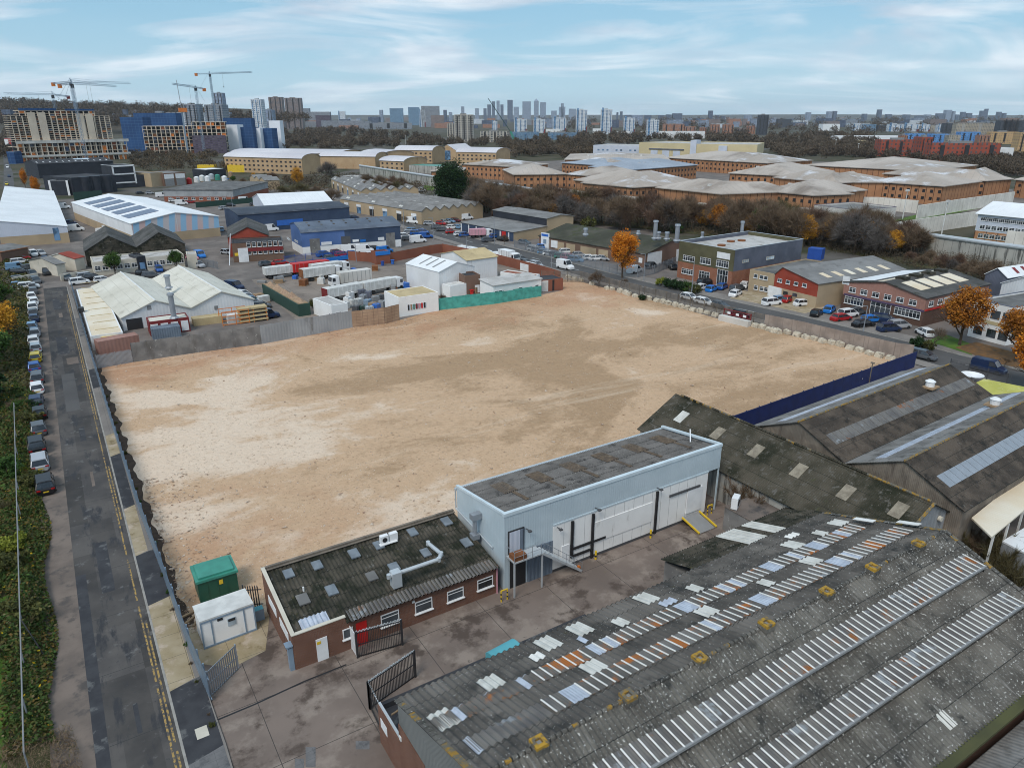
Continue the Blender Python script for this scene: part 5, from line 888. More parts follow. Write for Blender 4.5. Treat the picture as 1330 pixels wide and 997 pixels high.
for i in range(2): b.wpx('l', 373 + i * 10, 309 + i * 3, 377 + i * 10, 311.5 + i * 3, 'p')
for i in range(14): b.light(b.L * (.1 + .86 * (i // 2) / 7), b.D * (.25 if i % 2 else .42), b.L * (.12 + .86 * (i // 2) / 7), b.D * (.32 if i % 2 else .5), 'asbestos_shed' if i % 3 else 'felt')
# brown brick office and workshop with red gable
b = Bd('red_band_office', 'two storey brown brick office with red panels between ribbon windows', 'office', P(304, 341), P(370, 337), 9, (317.5,)); b.shell('flat', 'brick_far_brown', 'felt_dark', par=.25, copmat='steel_dark')
for z0, z1, st in ((.38, .52, 0), (.78, .92, 0)): b.row('f', 7, b.h * z0 + .1, b.L / 7 * .75 * .72, 1.35, 'w', b.L * .32, b.L * .95)
m = M(); m.box(b.L * .27, -.1, b.h * .56, b.L * .99, -.01, b.h * .75); b.part('red_panel', m, ['maroon']); b.ppx('f', 311, 322, 324, 341, 'white', 'glazed_entrance', .2, True); b.wpx('l', 296, 318, 302, 322); b.panel('f', 1.2, 1.8, 1.5, .8, 'yellow', 'sign_board')
w2 = Bd('brick_workshop', 'brick workshop with dark gabled roof behind the red banded office', 'workshop', b.a + b.n * 9.2 - b.u * 1.0, b.a + b.n * 9.2 + b.u * (b.L * .75), 22, 5.6).shell('gv', 'clad_red', 'roof_dark', r=2.6, sidemat='brick_far_brown'); m = M(); m.box(-.05, 1, 2.6, -.003, 20, 5.2); w2.part('grey_cladding', m, ['render_grey'])
# lorry yard buildings
b = Bd('white_portal_shed', 'tall plain white clad shed in the middle of the lorry yard', 'shed', P(528.6, 371), P(571, 383.5), 13, (353.5,)); b.h = hgt(P(571, 383.5), 353.5); b.D = abs((P(614, 374) - P(571, 383.5)).dot(b.n)); b.shell('gv' if 0 else 'gu', 'clad_white', 'roof_white', r=1.6, o=.15, ridge=None); 
for i in range(3): b.light(b.L * (.3 + .2 * i), 1, b.L * (.34 + .2 * i), b.D * .45, 'grey')
b.ppx('r', 575, 372, 579.5, 383, 'black', 'doorway', .05, True)
b = Bd('sand_roof_store', 'white store with sand coloured pitched roof behind the portal shed', 'store', P(607, 366), P(646, 360), 12, 5.2).shell('gu', 'clad_white', 'roof_sand', r=1.4, bands=())
b = Bd('brick_tower_hut', 'small two level brown brick hut beside the white portal shed', 'hut', P(604, 383), P(624, 381), 4.5, (360,)).shell('flat', 'brick_far_brown', 'felt_dark', par=.3); b.ppx('f', 617, 370, 623, 380, 'white', 'door')
b = Bd('white_portable_cabin', 'small white cabin at the foot of the portal shed', 'cabin', P(585, 387), P(606, 383), 3, 2.6).shell('flat', 'render_white', 'white_dirty', par=.1)
b = Bd('white_portable_office', 'white portable office with sand roof and coloured books behind its window', 'office', P(519, 412), P(570, 404), 7, (393,)); b.h = hgt(P(519, 412), 391.5) if False else 4.0; b.shell('flat', 'render_white', 'roof_sand', par=.05); b.wpx('f', 529, 394, 554, 401, 'p')
for i, mt in enumerate(('black', 'wood', 'car_green', 'maroon', 'pink', 'red', 'black')): b.panel('f', b.hit('f', 530.5 + i * 3.5, 398)[0], 1.2, .35, 1.1, mt, 'window_filler', .09)
b = Bd('long_white_cabin', 'long white modular cabin behind the teal netting', 'cabin', P(641, 391), P(703, 381), 5.5, (376,)); b.h = 3.4; b.shell('mv', 'render_white', 'felt_white', r=.4)
for t in (.06, .14, .55, .9): b.win('f', b.L * t, 1.3, 1.0, .9)
b = Bd('white_wall_store', 'white low store wall with brown roof edge by the main road', 'store', P(650, 371), P(692, 377.5), 3.0, 3.2).shell('flat', 'render_white', 'brick_far_red', par=.15)
b = Bd('brown_container_pair', 'two rusty brown containers at the end of the teal netting', 'container', P(703, 379.5), P(731, 376.5), 5, 2.7).shell('flat', 'brick_far_red', 'felt_dark', par=.05); b.panel('f', b.L * .16, .1, b.L * .3, 2.5, 'white_dirty', 'pale_end', .05); b.panel('f', b.L * .55, .1, .5, 2.5, 'black', 'gap', .04)
b = Bd('grey_portable_cabin', 'small white cabin with two dark windows behind the grey sheet fence', 'cabin', P(432, 418), P(453, 414), 8, 3.2).shell('flat', 'render_white', 'felt_white', par=.08); b.wpx('f', 436, 405, 442, 411); b.wpx('f', 446, 404, 452, 410)
brp = [tuple(P(x, y)[:2]) for x, y in ((453, 338), (500, 342), (560, 330), (575, 328), (600, 333), (640, 341), (700, 357), (728, 366))]
hoarding('brick_yard_wall', 'red-brown brick wall enclosing the lorry yard along the road bend', brp, 2.6, 'brick_far_red', 'brick_far_red', 4.5)
b = Bd('long_timber_bin', 'row of green-grey containers heaped with wood chip in the lorry yard', 'container', P(404, 409), P(356, 381), 2.5, 2.6); b.shell('flat', 'dark_green', 'wood', par=-.1)
for i in range(5):
    m = M(); c = Vector((b.L * (i + .5) / 5, 1.2, 2.5)); n_ = 10
    for k in range(n_): a0, a1 = 6.283 * k / n_, 6.283 * (k + 1) / n_; rr = lambda a: 1 + .2 * math.sin(3 * a + i); p0 = c + Vector((math.cos(a0) * b.L / 11 * rr(a0), math.sin(a0) * 1.0 * rr(a0), 0)); p1 = c + Vector((math.cos(a1) * b.L / 11 * rr(a1), math.sin(a1) * 1.0 * rr(a1), 0)); m.poly([p0, p1, c + Vector((0, 0, .9 + .3 * (i % 2)))])
    b.part('wood_chip', m, ['timber_warm'])
# garage, saw-tooth units, timber yard, offices on the right
b = Bd('garage_workshop', 'long grey-roofed garage with dark blue bays between white posts', 'garage', P(599, 300), P(667, 314), 14, 4.6); b.h = hgt(P(667, 314), 302); b.D = abs((P(686, 308) - P(667, 314)).dot(b.n)); b.D = max(b.D, 14); b.shell('mv', 'clad_navy', 'roof_grey', r=.8, sidemat='brick_far_tan')
for i in range(7): b.panel('f', b.L * (i + .06) / 6.6, 0, .5, b.h - .3, 'white', 'white_post', .15)
b.panel('f', b.L * .83, .1, 2.2, 2.6, 'red', 'red_door', .1)
w2 = Bd('garage_hall', 'taller grey-roofed tan brick hall rising behind the garage bays', 'warehouse', b.a + b.n * (b.D + .05), b.a + b.u * b.L + b.n * (b.D + .05), 12, b.h + 3.2).shell('gu', 'clad_dark', 'roof_grey', r=.8, sidemat='brick_far_tan')
for i, (a, c, D, lb) in enumerate((((443, 273), (548, 292), (608, 280), 'front row of tan brick workshops under a many-ridged grey roof'), ((431, 244), (470, 262), (536, 256), 'rear row of tan brick workshops under a many-ridged grey roof'))):
    A_, B_ = P(*a), P(*c); b = Bd('saw_roof_units', lb, 'workshops', A_, B_, 30, 4.8, group='tan workshop rows'); b.D = abs((P(*D) - B_).dot(b.n)); nb = 7 if i == 0 else 6
    b.kind = 'gu'; b.shell('gu', 'brick_far_tan', 'roof_grey', r=1.5, n=nb, o=.2)
    for k in range(6):
        for j in range(nb):
            if (k + j) % 2 == 0: b.light(b.L * (k + .4) / 6, b.D * (j + .12) / nb, b.L * (k + .65) / 6, b.D * (j + .3) / nb, 'sheet_white')
    for k in range(6): t = b.L * (k + .5) / 6; b.panel('f', t, .02, 3.2, 2.6, 'glass_blue' if k % 2 else 'steel_dark', 'shutter_door', .06); b.panel('f', t, 2.7, 3.4, 1.0, 'white', 'sign_board', .1)
b = Bd('timber_merchant', 'low brown brick industrial unit with mossy roof behind the orange tree', 'warehouse', P(700, 322), P(837, 348), 26, (331,)); b.h = hgt(P(837, 348), 330); b.D = 24; b.shell('gu', 'brick_far_brown', 'roof_moss', r=2.6, o=.3)
for t in (.22, .33, .47, .53, .64): b.panel('f', b.L * t, .6, 3.6, b.h - 1.4, 'brick_far_tan', 'tan_panel', .04)
b.panel('f', b.L * .07, 0, 3.4, b.h + 1.2, 'white', 'sign_board', .3); b.panel('f', b.L * .07, b.h + .2, 3.0, .7, 'paint_blue', 'sign_lettering', .34); b.panel('f', b.L * .07, b.h - 2, 1.3, 1.3, 'steel_blue', 'sign_emblem', .34); b.panel('f', b.L * .165, 1, 2.8, b.h - 1.6, 'white', 'sign_board', .2); b.panel('r', 4, .1, 6, b.h, 'white', 'white_panel', .1); b.panel('r', 18, .1, 9, b.h - .4, 'white', 'white_panel', .1); b.panel('f', b.L * .965, 1.2, 1.2, 1.3, 'white', 'sign_board', .1)
for px, py, tp, r_ in ((850.6, 309, 288, .55), (855, 309, 302.5, .5), (866, 310, 303, .5), (879, 312, 293, .6), (760.5, 304, 298, .5), (829, 303, 301, .4)): flue(px, py, tp, r_, par=b, base=7.5)
b = Bd('green_grey_office', 'green and slate clad two storey office over red brick with tall glazed entrance', 'office', P(879, 360), P(949, 375.5), 30, (317,)); b.h = hgt(P(949, 375.5), 330); b.D = 27; zb = b.h * .5
b.shell('flat', 'clad_green', 'felt_white', par=.9, bands=[(zb, 'brick_red')], sidemat='clad_slate', copmat='steel_pale')
b.wpx('f', 887, 332, 902, 339); b.wpx('f', 909, 335, 923, 343); b.wpx('f', 885, 349, 900, 356, 'w'); b.wpx('f', 907, 352, 921, 364, 'w'); b.ppx('f', 931, 328, 948, 336, 'white', 'sign_board', .1); b.wpx('f', 930, 338, 946, 347, 'w'); b.wpx('f', 930, 350, 944, 371, 'w'); b.wpx('r', 964, 337, 972, 341, 'c'); b.wpx('r', 995, 333, 1005, 337, 'c')
for t, v in ((.25, .45), (.5, .3), (.62, .35)): m = M(); m.tube((b.L * v, b.D * t, b.h), (b.L * v, b.D * t, b.h + .35), 1.0, n=10); b.part('roof_hatch', m, ['rust'])
flue(963, 305, 289, .45, par=b, base=b.h); flue(912, 308, 303, .35, par=b, base=b.h)
b = Bd('buff_office_link', 'low buff brick office between the slate office and the red gable', 'office', P(971, 378), P(1003, 385), 22, (352,)); b.h = hgt(P(1003, 385), 357); b.shell('flat', 'brick_far_tan', 'felt', par=.2)
for y0, y1 in ((356, 361), (370, 376)):
    for x0 in (979, 986.5, 992): b.wpx('f', x0, y0 + (x0 - 979) * .2, x0 + 5, y1 + (x0 - 979) * .2)
b = Bd('red_gable_workshop', 'tan brick workshop with red clad gable and cream rooflights', 'workshop', P(1003, 386), P(1058.5, 401), 48, (370,)); b.h = hgt(P(1058.5, 401), 369); hz_ = b.hit('f', 1017, 347)[1]; t_ = b.hit('f', 1017, 350)[0]
b.D = abs((P(1158.6, 348.6, b.h) - P(1058, 369, b.h)).dot(b.n)); b.shell('gv', 'clad_red', 'roof_grey', r=hz_ - b.h, rp=max(.15, min(.5, t_ / b.L)), bands=[(b.h * .48, 'brick_far_tan')], sidemat='brick_far_tan', o=.25)
m = M(); m.box(b.L, .0, b.h * .48, b.L + .01, b.D, b.h - .02); b.part('side_brick', m, ['brick_far_tan'])
for i in range(6): v = b.D * (.17 + .13 * i); b.light(b.L * .62, v, b.L * .84, v + 1.4, 'roof_rustcream')
for x0 in (1010, 1020.5, 1031, 1042): b.wpx('f', x0, 361.5 + (x0 - 1010) * .2, x0 + 5.5, 366.5 + (x0 - 1010) * .2)
b.ppx('f', 997, 372, 1014, 390, 'white', 'glazed_entrance', .3, True); b.wpx('f', 1000, 376, 1011, 385, 'w'); b.wpx('f', 1017, 378, 1023, 383, 'd'); b.wpx('f', 1029, 381, 1035, 385, 'd')
b = Bd('pink_clad_unit', 'pink clad industrial unit over dark brick with ribbon windows and cream rooflights', 'warehouse', P(1091.5, 400), P(1196, 424.5), 60, (387,)); b.h = hgt(P(1196, 424.5), 388); b.D = abs((P(1271, 366.4, b.h) - P(1200.7, 387, b.h)).dot(b.n)); q = b.hit('f', 1151, 367)
b.shell('gv', 'clad_pink', 'roof_dark', r=q[1] - b.h, rp=min(.6, max(.35, q[0] / b.L)), bands=[(b.h * .55, 'brick_dark')], sidemat='clad_pink', o=.25, th=.2); zb = b.h * .55
m = M(); m.box(b.L * .02, -.12, zb - .1, b.L, -.003, zb + .25); b.part('fascia', m, ['purple_dark']); b.row('f', 6, b.h * .68, 1.5, 1.1, 'w', b.L * .12, b.L * .86)
for t0, n_ in ((.16, 7), (.82, 9)): b.win('f', b.L * t0, zb - 1.7, b.L * (.24 if t0 < .5 else .3), 1.5, 'w')
b.win('f', b.L * .5, .1, b.L * .25, 3.0, 'h', 'glazed_entrance'); b.panel('f', b.L * .02, b.h - .4, 1.6, 1.7, 'white', 'sign_board')
for i in range(4): v = b.D * (.12 + .2 * i); b.light(b.L * .6, v, b.L * .84, v + b.D * .15, 'roof_rustcream')
b.light(b.L * .02, 2, b.L * .3, b.D * .9, 'roof_white', 'white_roof_sheet'); b.light(b.L * .4, .5, b.L * .46, b.D, 'roof_rustcream', 'cream_ridge_strip')
for i in range(4): v = b.D * (.2 + .2 * i); m = M(); m.box(b.L * b.rp - 1, v, b.h + b.r + .1, b.L * b.rp + 1, v + 2, b.h + b.r + .6); b.part('ridge_vent', m, ['asbestos_moss'])
for i in range(7): b.win('r', 2 + i * b.D / 7.5, b.h * .68, 1.6, 1.1, 'w') if i != 2 else b.panel('r', 2 + i * b.D / 7.5, b.h * .64, 3.6, 1.4, 'white_dirty', 'sign_board')
m = M(); [m.box(b.L + .07, .6 + 2 * b.D / 7.5 + .45 * k, b.h * .7, b.L + .09, .85 + 2 * b.D / 7.5 + .45 * k, b.h * .7 + .8) for k in range(6)]; b.part('sign_lettering', m, ['black'])
m = M(); m.box(b.L + .005, .2, b.h * .55, b.L + .12, b.D, b.h * .55 + .3); b.part('red_band', m, ['red'])
l2 = Bd('pink_side_wing', 'pink clad side wing with white roof behind the passage', 'warehouse', b.a - b.u * 7 + b.n * 8, b.a - b.u * .1 + b.n * 8, b.D - 10, b.h - .8).shell('flat', 'clad_pink', 'roof_white', par=.1)
b = Bd('white_office_block', 'white two storey office with dark windows behind the orange street tree', 'office', P(1256, 436), P(1305, 449), 16, (412,)); b.h = 6.6; b.shell('flat', 'render_white', 'felt', par=.3, copmat='clad_slate')
m = M(); m.box(0, -.06, 3.1, b.L, -.003, 3.7); b.part('wood_band', m, ['clad_cream'])
for t in (.25, .6, .9):
    for z in (.8, 4.2): b.win('f', b.L * t, z, 1.6, 1.5, 'd')
b = Bd('white_roof_hall', 'large white-roofed hall at the right frame edge behind the white office', 'warehouse', P(1292, 408), P(1345, 424), 34, 6.5).shell('gv', 'clad_white', 'roof_white', r=2.2); b = Bd('conservatory_unit', 'small unit with striped white and red roof behind the pink unit', 'workshop', P(1272, 392), P(1300, 398), 24, 6.2).shell('gv', 'clad_slate', 'roof_white', r=1.6)
for i in range(3): b.light(b.L * .6, 4 + i * 3, b.L * .9, 5 + i * 3, 'maroon')
b = Bd('blue_container', 'blue shipping container behind the red gable workshop', 'container', P(1048, 336), P(1066, 338), 3, 3).shell('flat', 'paint_royal', 'paint_royal', par=.05)
# left background: dark clad works, tan units
b = Bd('dark_clad_works', 'dark clad works with white framed end bay on the left of the yard', 'works', P(67, 254), P(91, 254), 30, (228,)); b.h = 7; b.shell('flat', 'clad_dark', 'felt_dark', par=.4, copmat='white'); m = M(); m.box(-.3, -.1, 0, .8, -.005, b.h + .5); m.box(b.L - .8, -.1, 0, b.L + .3, -.005, b.h + .5); b.part('white_frame', m, ['white'])
b = Bd('dark_curved_hall', 'dark clad hall with wavy front behind the green fence', 'works', P(97, 254), P(153, 249), 26, 8.5).shell('flat', 'clad_dark', 'felt_dark', par=.2)
for i in range(3): m = M(); m.tube((b.L * (.3 + .25 * i), 1.2, 0), (b.L * (.3 + .25 * i), 1.2, 8.8), 2.6, n=20); b.part('rounded_bay', m, ['clad_dark'])
b = Bd('white_framed_offices', 'dark two storey office block with heavy white frame lines', 'office', P(150, 245), P(179, 243), 14, (213,)); b.h = 12; b.shell('flat', 'clad_dark', 'felt_dark', par=.2, copmat='white'); m = M(); [m.box(0, -.2, z, b.L, -.005, z + .7) for z in (2.6, 7.2, 11.5)]; m.box(0, -.2, 2, .8, -.005, 12); m.box(b.L - .8, -.2, 2, b.L, -.005, 12); b.part('white_frame', m, ['white'])
b = Bd('solar_roof_factory', 'long dark roofed factory with rows of small rooflights below the concrete frame', 'factory', P(52, 232), P(150, 227), 30, 9).shell('gu', 'clad_dark', 'felt_dark', r=2); 
for i in range(12): b.light(b.L * (i + .3) / 12, 4, b.L * (i + .45) / 12, 7, 'roof_white')
b.light(b.L * .55, 10, b.L * .75, 14, 'glass_pale', 'roof_panel')
for i, (a, c, h, mt, lb) in enumerate((((179, 243), (198, 242), 6.5, 'clad_dark', 'small dark unit beside the tan shutter workshop'), ((198, 243), (214, 241.5), 7.5, 'brick_far_tan', 'tan brick workshop next to the white shutters'), ((214, 242), (243, 240), 7, 'brick_far_brown', 'brown unit with two white shutter heads'))):
    b = Bd('trade_unit', lb, 'workshop', P(*a), P(*c), 22, h).shell('flat', mt, 'roof_grey', par=.2); 
    if i == 2: b.panel('f', b.L * .25, 4, b.L * .42, 2.6, 'white', 'shutter_head'); b.panel('f', b.L * .75, 4, b.L * .42, 2.6, 'white', 'shutter_head'); b.panel('f', b.L * .25, 0, b.L * .4, 3.8, 'grey', 'shutter_door'); b.panel('f', b.L * .75, 0, b.L * .4, 3.8, 'grey', 'shutter_door')
b = Bd('low_depot', 'low brick depot with broad pale fascia and dark shallow roof', 'depot', P(214, 262), P(304, 262.5), 30, 5.5); b.h = 5.6; b.D = 45; b.shell('hip', 'clad_grey', 'felt', r=1.6, bands=[(2.4, 'brick_far_red')])
for i in range(8): b.win('f', b.L * (i + .8) / 9, .9, 1.8, 1.2)
b = Bd('small_tan_unit', 'small tan unit with pale corrugated roof behind the winter trees', 'workshop', P(345, 247), P(364, 246), 30, 5).shell('gu', 'brick_far_tan', 'roof_grey', r=1.5, n=3); b = Bd('scrap_canopy', 'white flat canopy on posts over stacked barrels and scrap', 'canopy', P(268, 231), P(294, 229), 14, 5).shell('flat', 'clad_dark', 'roof_white', par=.1)
for px, lb in ((257, 'yellow hoist shed at the rear scrap yard'), (296, 'long yellow skip behind the scrap canopy')): b = Bd('yellow_shed', lb, 'shed', P(px, 224), P(px + 22, 224), 5, 5).shell('flat', 'yellow', 'yellow', par=.1)
for i, (px, py, c_) in enumerate(((256, 237, 'white'), (263, 235, 'lamp_white'), (270, 236, 'roof_white'), (275, 233, 'steel_pale'), (283, 234, 'green_lid'), (292, 236, 'white'), (246, 239, 'red'), (230, 240, 'yellow'), (222, 240, 'steel_pale'), (300, 230, 'wood'))):
    q = P(px, py); m = M(); m.tube((0, 0, 0), (0, 0, 3), 1.6, n=12); m.tube((0, 0, 3), (0, 0, 3.6), 1.6, .5, n=12); tag(m.build('storage_tank', [c_], None, q), '%s tank among the scrap behind the low depot, %s from its west end' % (('white', 'pale', 'bright white', 'silver', 'green', 'dull white', 'red', 'yellow', 'steel', 'brown')[i], nth(i)), 'tank', 'tanks in the rear scrap yard')
hoarding('dark_green_fence', 'dark green sheet gates behind the delivery yard', [tuple(P(x, y)[:2]) for x, y in ((97, 261), (134, 258))], 4, 'dark_green', 'dark_green', 6)
hoarding('green_banner_fence', 'dark fence with turquoise banners in front of the low depot', [tuple(P(x, y)[:2]) for x, y in ((255, 270), (345, 262))], 2.4, 'dark_green', 'dark_green', 5)
palisade('palisade_fence', 'grey palisade fence between main road and the timber merchant car park', [tuple(P(x, y)[:2]) for x, y in ((668, 322), (803, 357.5))], 2.6, 'steel_galv', .3, .1, 3, group='fences of the estate'); palisade('palisade_fence', 'grey palisade fence by the office driveway', [tuple(P(x, y)[:2]) for x, y in ((828, 361), (850, 356), (878, 344))], 2.4, 'steel_galv', .3, .1, 3, group='fences of the estate')
palisade('blue_railings', 'blue railings in front of the blue trade warehouse', [tuple(P(x, y)[:2]) for x, y in ((370, 343), (406, 339), (455, 335))], 2.4, 'paint_royal', .3, .05, 3, group='fences of the estate'); palisade('palisade_fence', 'grey palisade gates between brick workshop and white offices', [tuple(P(x, y)[:2]) for x, y in ((262, 345), (284, 350))], 2.2, 'steel_galv', .3, .1, 3, group='fences of the estate')
b = Bd('blue_brick_gatehouse', 'brick kiosk with bright blue roof beside the lorry yard gate', 'kiosk', P(489, 344), P(507, 342), 3.5, 3.0).shell('flat', 'brick_far_red', 'car_bright', par=.4); m = M(); m.box(-.1, -.15, 2.5, b.L + .1, -.005, 3.5); b.part('blue_fascia', m, ['car_bright'])
b = Bd('blue_banner_wall', 'brick wall topped by a long bright blue banner behind the lorries', 'wall', P(428, 351), P(453, 347), .5, 2.6).shell('flat', 'brick_far_red', 'brick_far_red', par=0); m = M(); m.box(-2, -.1, 2.2, b.L, -.005, 3.3); b.part('banner', m, ['car_bright'])
# ================= prison blocks, perimeter wall, further buildings
facade('fac_white', (.66, .68, .7), (.1, .14, .2), 3.2, 3.0, (.25, .75), (.3, .8)); facade('fac_grey', (.3, .31, .33), (.07, .09, .12), 3.0, 3.1, (.15, .85), (.3, .85)); facade('fac_tan', (.42, .36, .28), (.06, .07, .08), 3.4, 3.0, (.3, .75), (.25, .8))
facade('fac_brick', (.4, .19, .11), (.08, .09, .11), 3.2, 3.0, (.3, .72), (.3, .8)); facade('fac_brown', (.27, .2, .17), (.06, .07, .09), 3.0, 3.0, (.2, .8), (.25, .85)); facade('fac_glass', (.2, .28, .36), (.07, .13, .2), 1.5, 3.6, (.1, .9), (.15, .9), rough=.3)
facade('fac_dark', (.07, .075, .09), (.025, .03, .04), 2.5, 3.2, (.15, .85), (.3, .85)); facade('fac_blue', (.12, .3, .62), (.04, .08, .16), 4.5, 3.0, (.35, .65), (.25, .75)); facade('fac_red', (.36, .08, .045), (.05, .04, .04), 4.2, 3.3, (.3, .7), (.15, .75)); surf('fac_scaff', (.025, .08, .21), (.018, .055, .15), .06, .8, laps=(4.0, 3.0, .25, (.06, .13, .25))); surf('frame_concrete', (.68, .58, .46), (.58, .49, .39), .1, .9); surf('wrap_white', (.82, .84, .88), (.76, .78, .82), .1, .7)
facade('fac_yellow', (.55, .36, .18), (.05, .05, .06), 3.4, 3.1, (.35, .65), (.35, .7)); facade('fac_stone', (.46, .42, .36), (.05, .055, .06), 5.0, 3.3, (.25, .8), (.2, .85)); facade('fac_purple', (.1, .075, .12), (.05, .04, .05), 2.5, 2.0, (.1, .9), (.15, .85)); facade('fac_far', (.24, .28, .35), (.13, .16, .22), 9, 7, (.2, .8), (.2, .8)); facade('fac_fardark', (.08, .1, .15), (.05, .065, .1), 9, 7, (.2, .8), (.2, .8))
def winbox(b, side, t, z, w, h, mat='black'):
    k = ('wb', round(w, 1), round(h, 1), mat)
    if k not in WCACHE: m = M(); m.box(-w / 2, -.05, 0, w / 2, 0, h); WCACHE[k] = m.mesh('window', [mat])
    loc, rt = b.place(side, t, z); return link('window', WCACHE[k], b.e, loc, rt)
PB = [(600, 213, 669, 216.5, 26, 3, 'orange brick cell block with pale roof just right of the conifer'), (668, 226.5, 736, 225.7, 30, 4, 'orange brick cell block above the bare trees, left end of the nearer range'), (736, 225.7, 784, 229.5, 26, 4, 'set-back orange cell block wing with a row of paired windows'),
      (757, 237, 823, 243, 34, 5, 'broad orange brick hall with a large pale hipped roof'), (823, 243, 893, 239, 34, 5, 'orange brick hall wing running back from the hipped corner'), (893, 239, 908, 246, 24, 2.5, 'short orange brick link between hall and cell wing'), (906, 246.3, 937, 251.6, 26, 3.5, 'cell wing corner behind the yellow-leaved tree'), (937, 251.6, 988, 247, 26, 4, 'cell wing whose front meets the inner wall below the yellow lamp'),
      (988, 247, 1057, 253.3, 28, 4, 'long low cell wing in front of the flat shed'), (1057, 253.3, 1106, 251.3, 18, 2, 'east end of the nearest cell wing above the flat shed'), (1034, 228.8, 1062, 236, 30, 3, 'rear cell wing with dark band under its eaves'), (1061, 236, 1087, 237.5, 28, 3.5, 'cell wing gable in the middle of the right-hand prison'), (1086, 237.5, 1129, 235, 28, 4, 'recessed cell wing with paired barred windows'),
      (1128, 235, 1226, 241.5, 30, 4, 'longest cell wing facing the white inner wall'), (1206, 229, 1238, 232.4, 24, 3, 'dark-eaved cell wing behind the longest wing'), (1237, 232.4, 1281, 234.5, 30, 4.5, 'tall ribbed orange block at the right end of the prison'), (1280, 234.5, 1314, 232, 40, 4, 'slatted orange gable end block by the inner wall'), (1320, 233, 1350, 235.5, 30, 3, 'brick block cut by the right frame edge behind the wall'),
      (1044, 214, 1206, 222, 60, 5, 'very long pale roof at the back of the prison'), (864, 204.5, 997, 211.8, 40, 5, 'long brick range with pale roof below the court building'), (948, 224.5, 1033, 229, 40, 5, 'pale pyramid roofed hall in the middle of the prison'), (730, 211, 786, 215, 40, 3, 'rear flat-topped range with red brick strip'), (786, 214, 822, 213, 30, 3, 'small rear brick block beside the grey-blue roof'), (734, 207, 870, 208, 60, 3, 'wide pale flat roofs at the far side of the prison'), (560, 222, 600, 222, 20, 2, 'pale low block behind the conifer'), (824, 220, 905, 214, 26, 4, 'grey-blue roofed hall between the brick ranges')]
for i, (x0, y0, x1, y1, D, r, lb) in enumerate(PB):
    H = 8.6; D *= 1.35; b = Bd('cell_block', lb, 'prison block', P(x0, y0, H), P(x1, y1, H), D, H, 'prison blocks'); b.shell('hip', 'brick_far_orange', 'roof_prison_blue' if i in (25, 21) else 'roof_prison', r=r, o=.8)
    n = int(b.L / 3.4)
    m = M(); m.box(.2, -.12, H - .75, b.L - .2, -.003, H - .35); b.part('eaves_band', m, ['steel_dark'])
    if n > 1 and i not in (5, 16, 18, 23, 24):
        for k in range(min(n, 24)):
            for z in (2.0, 5.2): winbox(b, 'f', (k + .62) * b.L / min(n, 24), z, 1.3, 1.4)
    for k in range(min(8, int(b.L / 7))):
        if RNG.random() < .6: m = M(); q_ = (b.L * (.2 + .075 * k), D * .3); m.box(q_[0], q_[1], H + r * .45, q_[0] + 1.6, q_[1] + 1.2, H + r * .45 + .9); b.part('roof_box', m, ['white_dirty'])
def wall(name, label, pts, h, mat, t=.5, cap=None, z=None, group=None, cat='wall'):
    w3 = [P(x, y, h) if z is None else P(x, y, z) for x, y in pts]; o = Vector((*w3[0][:2], 0)); e = empty(name, label, cat, o, 0, group); m = M(); c = M(); s_ = 0
    for a, b_ in zip(w3, w3[1:]):
        a = Vector((a.x, a.y, 0)) - o; b_ = Vector((b_.x, b_.y, 0)) - o; d = (b_ - a).normalized(); n = Vector((-d.y, d.x, 0)) * t / 2; u = Vector((0, 0, h)); L = (b_ - a).length
        m.quad(a - n, b_ - n, b_ - n + u, a - n + u, 0, (s_, 0)); m.quad(b_ + n, a + n, a + n + u, b_ + n + u, 0, (s_, 0)); m.quad(a - n + u, b_ - n + u, b_ + n + u, a + n + u, 0); m.quad(a + n, a - n, a - n + u, a + n + u, 0); m.quad(b_ - n, b_ + n, b_ + n + u, b_ - n + u, 0)
        if cap: c.tube(a + u, b_ + u, cap, n=12)
        s_ += L
    m.build('wall_panels', [mat], e)
    if cap: c.build('rounded_top', ['steel_pale' if cap > .4 else 'concrete'], e, smooth=True)
    return e
wall('perimeter_wall', 'high streaked concrete prison perimeter wall with a fat rounded grey top', [(467, 215), (560, 229), (640, 238), (716, 249.5), (760, 254.5), (830, 262), (905, 270), (950, 276), (1100, 292), (1190, 303), (1330, 322), (1420, 336)], 5.6, 'concrete_wall', .5, .65)
wall('inner_wall', 'white concrete inner wall in front of the longest cell wing', [(1106, 256), (1140, 256), (1193, 260.5)], 5.2, 'concrete_wall_pale', .4, group='prison inner walls'); wall('inner_wall', 'pale inner wall stretch with a greenish panel below the slatted block', [(1193, 267), (1247, 258.6), (1318, 249)], 5.2, 'concrete_wall_pale', .4, group='prison inner walls'); wall('inner_wall', 'pale mottled wall running from the trees up to the white office', [(1151, 291), (1200, 283.5), (1276, 273.5)], 5.2, 'concrete_wall_pale', .4, group='prison inner walls')
wall('inner_wall', 'low pale wall in front of the nearest cell wing', [(906, 263), (950, 266), (1050, 270), (1112, 276)], 4.6, 'concrete_wall_pale', .4, group='prison inner walls'); wall('inner_wall', 'grey-white wall and fence below the left cell block', [(716, 243), (760, 249), (830, 256)], 4.6, 'concrete_wall_pale', .4, group='prison inner walls'); wall('inner_wall', 'pale wall block beside the white office at the right edge', [(1309, 299), (1345, 303)], 5.2, 'concrete_wall_pale', .4, group='prison inner walls')
b = Bd('flat_shed', 'flat grey-roofed concrete shed between cell wing and perimeter wall', 'shed', P(1057, 268, 6), P(1113, 275, 6), 22, 6).shell('flat', 'concrete_pale', 'roof_grey', par=.5, copmat='purple_dark')
